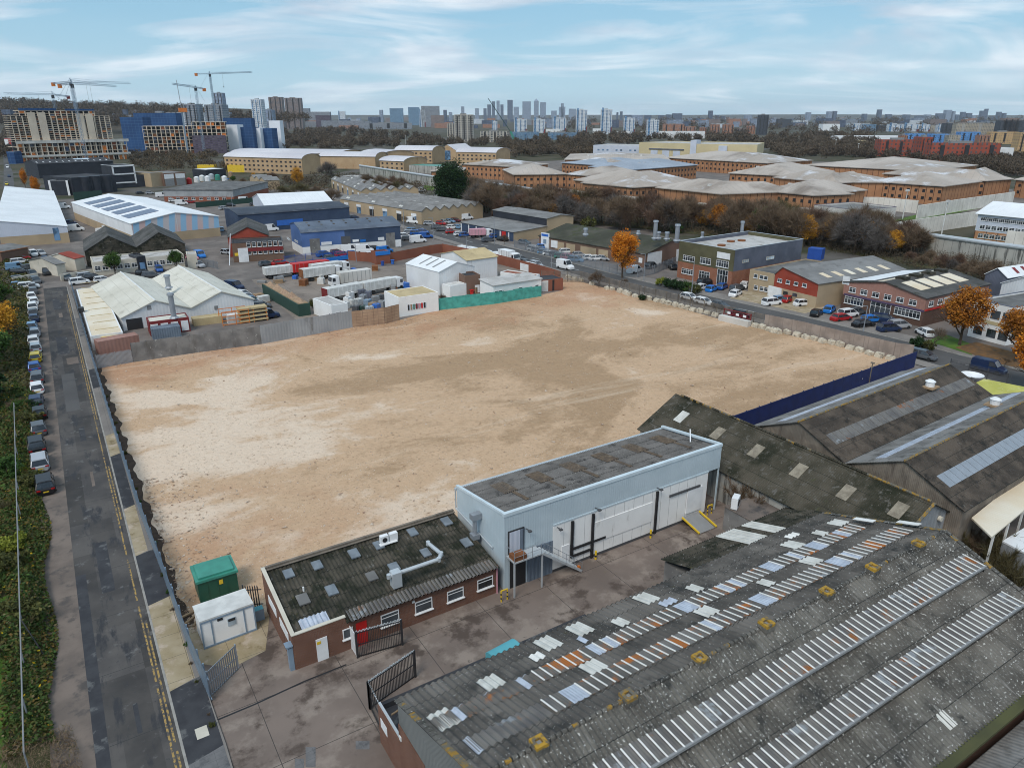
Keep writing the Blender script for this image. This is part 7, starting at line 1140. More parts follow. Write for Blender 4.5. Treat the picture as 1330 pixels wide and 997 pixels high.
def twig_crown(name, tips, n, L, w_, mat, seed, droop=0.0):
    g = np.random.default_rng(seed); T = np.array([[*p, *q, *d] for p, q, d in tips]); i = g.integers(0, len(T), n); f = g.random((n, 1)); s = T[i, 0:3] * (1 - f) + T[i, 3:6] * f; d = T[i, 6:9] + g.normal(0, .55, (n, 3)) + np.array([0, 0, .25 - droop]); d /= np.linalg.norm(d, axis=1)[:, None]; L_ = L * (.5 + g.random((n, 1))); e_ = s + d * L_; sd = np.cross(d, g.normal(0, 1, (n, 3))); sd /= np.linalg.norm(sd, axis=1)[:, None]
    return fast_tris(name, np.stack([s - sd * w_, s + sd * w_, e_], 1), [mat])
def leaf_crown(name, C, Rr, n, size, mat, seed, shell=.75, flat=1.0, lumps=None, mats=None):
    """leaves gathered into clumps (with gaps between them) inside an uneven ellipsoid"""
    g = np.random.default_rng(seed); nc = lumps or 40; v = g.normal(0, 1, (nc, 3)); v /= np.linalg.norm(v, axis=1)[:, None]; rr = shell + (1 - shell) * g.random((nc, 1)); rr *= (.8 + .35 * g.random((nc, 1))); cc = v * rr * np.array(Rr) * .8; i = g.integers(0, nc, n); sp = g.normal(0, 1, (n, 3)); sp /= np.linalg.norm(sp, axis=1)[:, None]; sp *= (g.random((n, 1)) ** .45) * np.mean(Rr) * .3 * (.7 + .6 * g.random((nc, 1)))[i]; p = cc[i] + sp * np.array([1, 1, flat]) + np.array(C)
    a = g.normal(0, 1, (n, 3)); a /= np.linalg.norm(a, axis=1)[:, None]; b_ = np.cross(a, g.normal(0, 1, (n, 3))); b_ /= np.linalg.norm(b_, axis=1)[:, None]; s = size * (.6 + .8 * g.random((n, 1))); return fast_tris(name, np.stack([p - a * s, p + b_ * s * .6, p + a * s, p - b_ * s * .6], 1), mats or [mat])
PROTO = {}
def proto_tree(kind):
    if kind in PROTO: return PROTO[kind]
    base, v = kind.rsplit('_', 1); v = int(v); sd = v + len(base) * 10
    if base in ('bare', 'barered', 'baregrey', 'bareolive'):
        m, tips = grow(9, .75, sd, 4, .5, .2); PROTO[kind] = (m.mesh('trunk', ['bark']), twig_crown('crown', tips, 4200, 1.5, .024, {'bare': 'twigs', 'barered': 'twigs_red', 'baregrey': 'twigs_grey', 'bareolive': 'twigs_olive'}[base], sd))
    elif base == 'thin': m, tips = grow(7, .6, sd, 4, .6, .12); PROTO[kind] = (m.mesh('trunk', ['bark']), twig_crown('crown', tips, 1400, .8, .014, 'twigs', sd))
    elif base in ('orange', 'rust', 'gold'): m, tips = grow(9, .6, sd, 3, .55, .2); PROTO[kind] = (m.mesh('trunk', ['bark']), leaf_crown('crown', (0, 0, 6.2), (2.9, 2.9, 4.0), 9000, .13, 'leaf_' + base, sd, .55, lumps=70))
    elif base == 'green': m, tips = grow(6, .5, sd, 3, .55, .16); PROTO[kind] = (m.mesh('trunk', ['bark']), leaf_crown('crown', (0, 0, 4.4), (2.3, 2.3, 2.2), 6000, .12, 'leaf_green', sd, .6, lumps=50))
    elif base == 'conifer': m, tips = grow(8, .5, sd, 2, .55, .4); PROTO[kind] = (m.mesh('trunk', ['bark']), leaf_crown('crown', (0, 0, 7.2), (5.6, 5.2, 6.8), 26000, .2, 'leaf_dark', sd, .62, lumps=150))
    elif base == 'bush': m = M(); [m.tube((0, 0, -.1), (math.cos(a) * .6, math.sin(a) * .6, 1), .05, .02, n=4) for a in (0, 1.3, 2.5, 4, 5.2)]; PROTO[kind] = (m.mesh('trunk', ['bark']), leaf_crown('crown', (0, 0, .9), (1.3, 1.3, .85), 2200, .09, ('leaf_dark', 'leaf_olive', 'leaf_lime', 'leaf_green')[v], sd, .5, lumps=26))
    elif base == 'scrub':
        r_ = random.Random(sd); tips = []; m = M()
        for k in range(34): a = r_.random() * 6.28; d = Vector((math.cos(a) * r_.random(), math.sin(a) * r_.random(), 1.1)).normalized(); p = Vector((r_.random() - .5, r_.random() - .5, 0)) * 1.6; p.z = 0; q = p + d * (1.5 + r_.random() * 1.5); m.tube(p, q, .03, .012, n=4, cap=False); tips.append((p.lerp(q, .3), q, d))
        PROTO[kind] = (m.mesh('trunk', ['bark']), twig_crown('crown', tips, 3600, .7, .018, ('twigs', 'twigs_red', 'twigs_olive', 'twigs_grey')[v], sd))
    return PROTO[kind]
def tree(px, py, h, kind, label, group=None, wf=1.0, name='tree', pos=None):
    tr, cr_ = proto_tree(kind); q = pos if pos is not None else P(px, py); H0 = {'bare': 12.5, 'barered': 12.5, 'baregrey': 12.5, 'bareolive': 12.5, 'thin': 9.5, 'orange': 10.2, 'rust': 10.2, 'gold': 10.2, 'green': 6.6, 'conifer': 14, 'bush': 1.9, 'scrub': 3.4}[kind.rsplit('_', 1)[0]]; s = h / H0; rz_ = RNG.random() * 6.28
    e = empty(name, label, 'shrub' if name == 'shrub' else 'tree', q, rz_, group); e.scale = (s * wf, s * wf, s); link('trunk', tr, e); link('crown', cr_, e); return e
tree(808, 361, hgt(P(808, 361), 296) * 1.0, 'orange_0', 'single bright orange maple beside the grey palisade fence', wf=1.15); tree(1246, 449, hgt(P(1246, 449), 367), 'rust_1', 'large rust-orange street tree in front of the white office', wf=1.35)
tree(1318, 470, hgt(P(1318, 470), 392), 'rust_2', 'rust-orange street tree cut by the right frame edge', wf=1.3); tree(1338, 510, hgt(P(1338, 510), 425), 'orange_3', 'deep orange tree leaning in at the right edge above the lime roof', wf=1.45); tree(34, 247, hgt(P(34, 247), 218), 'orange_4', 'orange cone-shaped tree behind the white warehouse, left of two', wf=.6); tree(49, 259, hgt(P(49, 259), 227), 'orange_5', 'orange cone-shaped tree behind the white warehouse, right of two', wf=.7)
tree(150, 358, hgt(P(150, 358), 326), 'green_0', 'round green tree in front of the low white office', wf=1.1); tree(230, 352, hgt(P(230, 352), 323), 'green_1', 'round green tree at the right end of the low white office', wf=1.0)
tree(587, 272, hgt(P(587, 272), 207), 'conifer_0', 'huge dark conifer beside the estate road', wf=1.1)
for i, (px, py, top, k, lb) in enumerate(((778, 374, 338, 'thin_0', 'bare twiggy tree standing among the concrete blocks'), (811, 373, 355, 'thin_1', 'small bare tree by the mesh fence under the orange maple'), (769, 371, 349, 'thin_2', 'low bare sapling beside the twiggy tree'), (697, 276, 240, 'baregrey_0', 'birch with pale trunk in the belt behind the garage'), (391, 262, 222, 'bareolive_1', 'broad bare tree behind the white store'), (370, 262, 230, 'bareolive_2', 'olive-brown bare tree left of the broad one'), (411, 262, 228, 'bare_3', 'bare tree with ivy beside the tan workshops'), (432, 268, 232, 'bare_1', 'bare tree at the corner of the tan workshops'), (388, 245, 216, 'gold_0', 'small golden tree before the yellow brick block'), (424, 235, 196, 'baregrey_2', 'tall pale bare tree before the yellow gable end'), (655, 318, 296, 'thin_3', 'young bare tree on the pavement by the covered vans'), (1212, 452, 408, 'thin_0', 'dark bare tree beside the pink unit side wall'), (1304, 478, 455, 'thin_1', 'bare sapling on the leaf-strewn verge'), (526, 293, 272, 'thin_2', 'bare sapling in front of the tan workshops'))): tree(px, py, hgt(P(px, py), top), k, lb, wf=1.1)
kinds = ['bare_0', 'bare_1', 'bare_2', 'bare_3', 'barered_0', 'bareolive_0', 'baregrey_0', 'bare_0', 'bare_1', 'barered_1']
n_ = 0
for (pts, n, jit, hh, gname, txt) in (([(472, 248), (500, 254), (530, 256)], 15, 6, (10, 15), 'bare trees left of the conifer', 'bare brown tree in the clump left of the conifer, %s from the west'), ([(612, 270), (650, 278), (700, 286), (735, 288)], 36, 10, (13, 21), 'bare trees behind the garage', 'bare tree in the dense belt behind the garage, %s from the conifer'), ([(735, 286), (800, 292), (860, 296), (930, 300)], 44, 10, (12, 20), 'bare trees behind the timber merchant', 'bare tree in the belt behind the timber merchant, %s from the lawn'), ([(930, 304), (1000, 312), (1080, 318), (1140, 328)], 44, 10, (13, 21), 'bare trees behind the slate office', 'bare tree in the belt behind the slate office, %s from the west'), ([(1130, 330), (1190, 334)], 12, 6, (11, 16), 'bare trees by the perimeter wall', 'bare brown tree by the perimeter wall end, %s from the left'), ([(1180, 345), (1260, 360), (1330, 385)], 16, 7, (5, 8), 'scrubby trees under the perimeter wall', 'scrubby tree below the streaked perimeter wall, %s from the left'), ([(300, 240), (340, 238), (380, 242)], 6, 6, (7, 10), 'bare trees before the yellow blocks', 'bare tree before the yellow brick blocks, %s from the left')):
    for i in range(n):
        f = (i + RNG.random() * .8) / n * (len(pts) - 1); a = pts[min(len(pts) - 2, int(f))]; c = pts[min(len(pts) - 1, int(f) + 1)]; g = f - int(f); k = kinds[int(RNG.random() * len(kinds))]; r_ = RNG.random()
        if r_ < .06: k = 'gold_1'
        elif r_ < .1: k = 'rust_1'
        elif r_ < .13: k = 'green_0'
        tree(a[0] + (c[0] - a[0]) * g, a[1] + (c[1] - a[1]) * g + (RNG.random() - .5) * jit * 1.4, (hh[0] + (hh[1] - hh[0]) * RNG.random()) * (.6 if k[:4] in ('gold', 'gree', 'rust') else 1), k, txt % nth(i), gname, wf=.9 + .4 * RNG.random(), name='bare_tree' if k[:4] == 'bare' else 'tree')
for i, (px, py, h, k, lb) in enumerate(((858, 371, 2.4, 'bush_2', 'yellow-green shrub at the end of the office hedge'), (866, 373, 2.6, 'bush_0', 'dark clipped shrub before the green office, first'), (874, 375, 2.8, 'bush_0', 'dark clipped shrub before the green office, second'), (884, 377, 2.8, 'bush_0', 'dark clipped shrub before the green office, third'), (893, 379, 2.5, 'bush_3', 'mid green shrub before the green office, fourth'), (903, 381, 2.4, 'bush_1', 'olive shrub before the green office by the blue cars'), (1190, 452, 2.5, 'bush_0', 'dark low bush on the grass island by the pink unit'), (1205, 455, 2.0, 'bush_1', 'olive low bush at the road edge of the grass island'), (835, 390, 1.6, 'bush_0', 'small dark bush growing at the mesh fence'), (687, 272, 4, 'bush_2', 'lime-yellow bush beside the prison lawn'), (765, 298, 5, 'bush_1', 'round olive bush above the mossy warehouse roof'), (878, 303, 4, 'bush_3', 'green bush behind the tall flues'), (1286, 737, 4.0, 'scrub_2', 'brown scrub bush beyond the near warehouse verge'), (1262, 722, 3.4, 'scrub_0', 'leafless brown bush between near warehouse and canopy'), (1308, 762, 3.4, 'scrub_2', 'olive-brown bush by the grey yard at the right edge'), (975, 668, 4.4, 'scrub_0', 'leafless bush growing up the concrete wall of the mossy shed'), (990, 655, 3.6, 'scrub_2', 'straw-coloured twiggy bush beside the leafless one'), (410, 400, 2.2, 'bush_1', 'ivy bush at the corner of the scrap yard'), (1168, 298, 4, 'bush_0', 'dark conifer shrub among bare trees'), (1118, 320, 6, 'bush_0', 'dark evergreen in the belt behind the red gable workshop'), (575, 390, 1.5, 'scrub_0', 'weed tuft on the teal netting'))): tree(px, py, h, k, lb, name='shrub')
for k in range(26): f = k / 25; q = Vector((2.9 - .5 * f + RNG.random() * .3, 42 + 75 * f ** 1.3, .05)); tree(0, 0, .22 + .3 * RNG.random(), ('bush_1', 'scrub_0', 'bush_3')[k % 3], 'weed tuft at the foot of the side road fence, %s from the camera' % nth(k), 'weeds along the palisade fence', name='shrub', pos=q) if RNG.random() < .75 else None
# trees over the brambles on the left
LT = [(-13, 118, 6, 'bush_0', 'dark green thicket beside the parked cars'), (-11.5, 134, 8, 'green_1', 'olive green tree beside the parked row, below the golden willow'), (-12, 141, 11, 'gold_2', 'golden willow beside the parked row'), (-14.5, 150, 13, 'gold_3', 'tallest golden willow at the left edge'), (-10.5, 153, 8, 'gold_2', 'rusty tree next to the golden willow'), (-13, 165, 7, 'bareolive_3', 'olive bare tree above the golden willow'), (-12, 178, 7, 'green_2', 'dark green tree beside the stacked cars'), (-15, 192, 8, 'green_3', 'green tree at the left edge above the stacked cars'), (-17, 205, 8, 'bareolive_2', 'bare olive tree left of the car lot'), (-19, 222, 8, 'green_0', 'green tree by the brick garage block'), (-20, 245, 9, 'bare_2', 'bare tree left of the white warehouse')]
for x, y, h, k, lb in LT: tree(0, 0, h, k, lb, 'trees along the left bank', pos=Vector((x, y, 0)), wf=1.45)
# bramble bank: mounds of small leaves, one mass nobody could count
def bank(x0, x1, y0, y1, n, size, hfun, mats, w_, seed, thin=0):
    g = np.random.default_rng(seed); X = x0 + (x1 - x0) * g.random(n); Y = y0 + (y1 - y0) * g.random(n); X = X + np.sin(Y * .35) * .35; Z = hfun(X, Y) * (.55 + .45 * g.random(n) ** .5) + g.normal(0, .08, n); p = np.stack([X, Y, np.maximum(Z, .03)], 1)
    a = g.normal(0, 1, (n, 3)); a[:, 2] = a[:, 2] * .45 + thin * .4; a /= np.linalg.norm(a, axis=1)[:, None]; b_ = np.cross(a, g.normal(0, 1, (n, 3))); b_ /= np.linalg.norm(b_, axis=1)[:, None]; s = size * (.5 + g.random((n, 1))); k_ = .6 if not thin else .12; s2 = s * (2.2 if thin else 1); V_ = np.stack([p - a * s2 * .3, p + b_ * s * k_, p + a * s2, p - b_ * s * k_], 1) if thin else np.stack([p - a * s, p + b_ * s * .6, p + a * s, p - b_ * s * .6], 1)
    if not thin: keep = ~((X < -8.6) & (Y < 66) & (g.random(n) < .88)); V_ = V_[keep]; n = len(V_)
    mi = g.choice(len(mats), n, p=w_); return fast_tris('undergrowth', V_, mats, mi)
def hb(X, Y):
    e_ = np.clip((-5.4 - X) / 1.6, 0, 1); return e_ * (.75 + .55 * np.sin(X * 1.3 + Y * .21) * np.cos(Y * .47 + X * .3) + .5 * np.sin(Y * .13)) + .12
tag(link('undergrowth', bank(-15, -5.6, 46, 125, 90000, .13, hb, ['bramble', 'bramble_yellow', 'twigs_olive', 'leaf_green'], [.76, .012, .078, .15], 3)), 'green and russet bramble bank along the side road', 'undergrowth', kind='stuff')
tag(link('undergrowth', bank(-26, -5.8, 125, 260, 40000, .2, hb, ['bramble', 'leaf_olive', 'twigs_olive'], [.5, .3, .2], 4)), 'olive undergrowth beside the stacked cars at the left edge', 'undergrowth', kind='stuff')
tag(link('dead_weeds', bank(-12.5, -4.6, 30, 47, 26000, .11, lambda X, Y: .25 + .3 * np.sin(X + Y) ** 2 + .35 * np.clip((-6 - X) / 3, 0, 1), ['twigs', 'dead_straw', 'bramble'], [.5, .42, .08], 5, 2.6)), 'dead brown weeds at the near end of the bramble bank', 'weeds', kind='stuff')
sheet('bank_soil', [(-60, -30), (-5.2, -30), (-5.2, 205), (-60, 260)], .045, 'grass_dull'); sheet('bank_grass', [(-15, 45), (-8.4, 45), (-8.2, 66), (-15, 66)], .06, 'grass_green')
m = M(); m.tube((-7.15, 44, 1.95), (-8.3, 112, 1.95), .05, n=6); o = empty('pipe_rail', 'long pale steel rail on posts running through the brambles', 'rail', (0, 0, 0)); m.build('rail', ['grey'], o)
for k in range(14): f = k / 13; m = M(); m.tube((-7.15 - 1.15 * f, 44 + 68 * f, 0), (-7.15 - 1.15 * f, 44 + 68 * f, 1.95), .05); m.build('post', ['steel_galv'], o)
m = M(); m.tube((-7.3, 58.5, 1.95), (-5.9, 54.6, .1), .05); m.build('strut', ['black'], o)
for k in range(60):
    y = 48 + 76 * RNG.random(); tree(0, 0, .9 + 1.5 * RNG.random() ** 2, ('bush_1', 'scrub_2', 'bush_3', 'scrub_0', 'bush_0', 'bush_2')[int(RNG.random() * 5.2)], 'shrub or bramble clump rising out of the roadside bank among many alike', 'shrubs in the bramble bank', name='shrub', pos=Vector((-6.6 - 7 * RNG.random() - (1.2 if y < 66 else 0), y, .1)), wf=1.1 + RNG.random() * .6)
g = np.random.default_rng(9); n = 5200; X = 3 + 108 * g.random(n); Y = 54 + 76 * g.random(n); c_ = g.random(n) < .35; X[c_] = np.where(g.random(c_.sum()) < .5, 3.6 + 5 * g.random(c_.sum()) ** 2, X[c_]); Y[c_] = np.where(X[c_] < 10, 52.5 + 30 * g.random(c_.sum()), 129 - 5 * g.random(c_.sum()) ** 2)
ok_ = ~((X > 52) & (Y < 58)) & ~((X > 26) & (Y < 54)) & (X < 108) & ~((Y > 126) & (X > 60)); X, Y = X[ok_], Y[ok_]; n = len(X); s = (.04 + .13 * g.random((n, 1)) ** 3); p = np.stack([X, Y, np.full(n, .07)], 1); Fc = []
d_ = g.normal(0, 1, (n, 4, 3)); d_[:, :, 2] = np.abs(d_[:, :, 2]) * .6; q_ = p[:, None, :] + d_ * s[:, None, :]
V_ = np.concatenate([np.stack([q_[:, a], q_[:, b], q_[:, c]], 1) for a, b, c in ((0, 1, 2), (0, 2, 3), (0, 1, 3), (1, 2, 3))]); surf('rubble_mix', (.6, .5, .4), (.28, .17, .11), 2.5, .95)
tag(link('rubble', fast_tris('rubble', V_, ['rubble_mix'])), 'loose stones and brick rubble strewn over the sand plot', 'rubble', kind='stuff')
# far woodland read as one brown mass
def woods(name, label, poly, n, tri, sz, mat, seed, hh=9):
    g = np.random.default_rng(seed); xs = [p[0] for p in poly]; ys = [p[1] for p in poly]; out = []; k = 0
    hill = 'ridge' in label
    def inside(x, y):
        c = False; j = len(poly) - 1
        for i in range(len(poly)):
            (xi, yi), (xj, yj) = poly[i], poly[j]
            if (yi > y) != (yj > y) and x < (xj - xi) * (y - yi) / (yj - yi) + xi: c = not c
            j = i
        return c
    while k < n:
        x, y = min(xs) + (max(xs) - min(xs)) * g.random(), min(ys) + (max(ys) - min(ys)) * g.random()
        if not inside(x, y): continue
        k += 1; q = P(x, y) if not hill else PD(x, y, 1720 + 640 * max(0, min(1, (158 - y) / 24))); D = q.x * SA + q.y * CA; s = sz * D / 1000; R_ = np.array([4.5, 4.5, hh * .45]) * (.7 + .6 * g.random()) * max(1, D / 900); v = g.normal(0, 1, (tri, 3)); v /= np.linalg.norm(v, axis=1)[:, None]; v *= g.random((tri, 1)) ** .4; p = v * R_ + np.array([q.x, q.y, q.z + hh * .5 * max(1, D / 1400)]); p[:, 2] = np.abs(p[:, 2]) + .1
        a = g.normal(0, 1, (tri, 3)); a[:, 2] += .4; a /= np.linalg.norm(a, axis=1)[:, None]; b_ = np.cross(a, g.normal(0, 1, (tri, 3))); b_ /= np.linalg.norm(b_, axis=1)[:, None]; out.append(np.stack([p - b_ * s * .45, p + b_ * s * .45, p + a * s * 2.4], 1))
    tag(link(name, fast_tris(name, np.concatenate(out), [mat])), label, 'woodland', kind='stuff')
woods('woodland', 'broad brown winter woodland below the riverside flats', [(368, 172), (480, 170), (600, 186), (760, 176), (860, 178), (1000, 178), (1140, 176), (1150, 205), (1020, 208), (990, 192), (900, 184), (770, 190), (760, 206), (660, 205), (650, 190), (500, 192), (370, 196)], 620, 150, 1.2, 'woods_far', 11)
woods('woodland', 'grey-brown winter woodland behind the prison roofs', [(1000, 192), (1140, 200), (1330, 205), (1330, 232), (1280, 224), (1200, 212), (1060, 204), (1010, 204)], 260, 150, 1.3, 'woods_far', 12, 8); woods('woodland', 'mixed brown and yellow trees left of the white court wing', [(650, 188), (768, 186), (768, 204), (655, 203)], 90, 160, 1.2, 'woods_mid', 13)
woods('woodland', 'brown trees between building site and warehouses', [(165, 204), (200, 200), (300, 205), (345, 212), (300, 224), (180, 222)], 80, 170, 1.0, 'woods_mid', 14, 7); woods('woodland', 'dark wooded skyline ridge behind the cranes', [(-10, 133.5), (30, 133.5), (80, 137.5), (150, 139), (230, 141), (270, 144), (330, 151), (400, 153.5), (400, 158), (330, 161), (0, 165)], 900, 70, 1.1, 'woods_far', 15, 9)
woods('woodland', 'dark trees at the left frame edge beside the far road', [(0, 172), (26, 172), (20, 200), (0, 210)], 50, 160, 1.2, 'woods_far', 16); woods('woodland', 'low brown scrub covering the bank below the perimeter wall', [(560, 262), (700, 288), (860, 302), (1040, 322), (1180, 350), (1330, 392), (1330, 352), (1190, 325), (1000, 294), (800, 268), (620, 246)], 420, 120, .75, 'woods_mid', 17, 2.6); woods('woodland', 'brown hedge and trees behind tan workshops and left of the conifer', [(330, 238), (440, 232), (560, 246), (560, 256), (470, 250), (340, 250)], 60, 150, .9, 'woods_mid', 18, 5)
woods('woodland', 'pale far band of trees across the river', [(700, 158), (1330, 158), (1330, 172), (1000, 176), (700, 168)], 240, 70, 1.0, 'woods_far', 19, 9)
# ================= vehicles
CARS = {}
DIM = {'hatch': (4.0, 1.75, 1.48), 'saloon': (4.6, 1.8, 1.45), 'estate': (4.6, 1.82, 1.52), 'suv': (4.5, 1.88, 1.7), 'van': (4.9, 1.95, 1.95), 'panel': (5.4, 2.0, 2.4), 'pickup': (5.0, 1.85, 1.75), 'beetle': (4.05, 1.6, 1.5)}
def car_data(t):
    if t in CARS: return CARS[t]
    L, W, H = DIM[t]; h = L / 2; w_ = W / 2; m = M(); belt = {'van': 1.15, 'panel': 1.35, 'suv': 1.08}.get(t, .92)
    hood = {'van': .78, 'panel': .86}.get(t, .62); tail = {'saloon': .52, 'beetle': .3}.get(t, .08)     # lengths of bonnet and boot beyond the cabin
    # lower body: lofted sections (x, top z, half width)
    S_ = [(-h, belt * .78, w_ * .8), (-h + .12, belt * .93, w_ * .93), (-h + .5, belt, w_), (-h * .4, belt + .02, w_), (h - hood - .55, belt, w_), (h - .5, belt * .86, w_ * .97), (h - .15, belt * .72, w_ * .9), (h, belt * .55, w_ * .78)]
    def sec(s): x, z, b = s; return [Vector((x, y, q)) for y, q in ((-b * .86, .2), (-b * .99, .34), (-b, z * .62), (-b * .95, z * .93), (-b * .8, z), (0, z + .03), (b * .8, z), (b * .95, z * .93), (b, z * .62), (b * .99, .34), (b * .86, .2))]
    R_ = [sec(s) for s in S_]
    for a, b in zip(R_, R_[1:]):
        for i in range(10): m.quad(a[i + 1], a[i], b[i], b[i + 1])
    m.poly(R_[0]); m.poly(R_[-1][::-1])
    x0, x1 = -h + tail, h - hood - .25; tx0, tx1 = x0 + (.34 if t not in ('van', 'panel') else .1), x1 - (.85 if t not in ('van', 'panel') else .6); 
    if t == 'pickup': x0 = -.45; tx0 = -.35
    rw = w_ * (.74 if t not in ('van', 'panel') else .86); bw = w_ * .93; g = M(); lo = [(x0, -bw), (x1, -bw), (x1, bw), (x0, bw)]; hi = [(tx0, -rw), (tx1, -rw), (tx1, rw), (tx0, rw)]; zt = H - .07
    for i in range(4): j = (i + 1) % 4; g.quad((*lo[i], belt - .03), (*lo[j], belt - .03), (*hi[j], zt), (*hi[i], zt))
    # roof, pillars
    m.slab((tx0 - .04, -rw - .02, H - .03), (tx1 + .04, -rw - .02, H - .03), (tx1 + .04, rw + .02, H - .03), (tx0 - .04, rw + .02, H - .03), .05); m.slab((tx0 + .1, -rw * .8, H), (tx1 - .1, -rw * .8, H), (tx1 - .1, rw * .8, H), (tx0 + .1, rw * .8, H), .04)
    for i in range(4): m.bar((*lo[i], belt - .02), (*hi[i], H - .06), .07, .07)
    if t in ('van', 'panel'):
        c = x1 - 1.25
        for s in (-1, 1): m.poly([(x0, s * bw * 1.01, belt - .05), (c, s * bw * 1.01, belt - .05), (c, s * (rw + .03), zt), (tx0, s * (rw + .03), zt)][::s])
        m.quad((x0 - .01, bw, belt - .05), (x0 - .01, -bw, belt - .05), (tx0 - .01, -rw, zt), (tx0 - .01, rw, zt))
    else:
        for s in (-1, 1): mid = (x0 + x1) / 2; m.bar((mid, s * bw, belt), (mid - .05, s * rw, H - .06), .07, .05)
    wh = M(); wh.tube((0, -.1, 0), (0, .1, 0), .32, n=14); rim = M(); rim.tube((0, -.11, 0), (0, .11, 0), .19, n=8)
    hl = M(); hl.box(-.05, -.18, -.07, .05, .18, .08); pl = M(); pl.box(-.02, -.26, -.06, .02, .26, .06)
    CARS[t] = dict(body=m.mesh('body', ['car_white']), glass=g.mesh('windows', ['car_glass']), wheel=wh.mesh('wheel', ['tyre']), rim=rim.mesh('rim', ['steel_pale']), head=hl.mesh('headlight', ['lamp_white']), tail=hl.mesh('tail_light', ['lamp_red']), plate=pl.mesh('number_plate', ['plate_yellow']), d=(L, W, H)); return CARS[t]
def car(q, ang, t, col, label, group, full=False, name='parked_car'):
    c = car_data(t); L, W, H = c['d']; e = empty(name, label, 'van' if t in ('van', 'panel') else 'car', q, R(ang), group); o = link('body', c['body'], e)
    o.material_slots[0].link = 'OBJECT'; o.material_slots[0].material = MATS['car_' + col]; link('windows', c['glass'], e)
    for x in (-L * .3, L * .31):
        for s in (-1, 1):
            w_ = link('wheel', c['wheel'], e, (x, s * (W / 2 - .07), .32)); link('rim', c['rim'], w_) if full else None
    if full:
        for s in (-1, 1): link('headlight', c['head'], e, (L / 2 - .1, s * W * .33, .62)); link('tail_light', c['tail'], e, (-L / 2 + .03, s * W * .36, .72))
        link('number_plate', c['plate'], e, (-L / 2, 0, .5))
    return e
CN = {'black': 'black', 'white': 'white', 'silver': 'silver', 'grey': 'dark grey', 'blue': 'blue', 'navy': 'navy', 'red': 'red', 'lightblue': 'pale blue', 'yellow': 'yellow', 'green': 'green', 'pink': 'pink', 'bright': 'bright blue', 'maroon': 'maroon'}
TN = {'hatch': 'hatchback', 'saloon': 'saloon', 'estate': 'estate car', 'suv': 'tall car', 'van': 'small van', 'panel': 'panel van', 'pickup': 'pickup', 'beetle': 'rounded old car'}
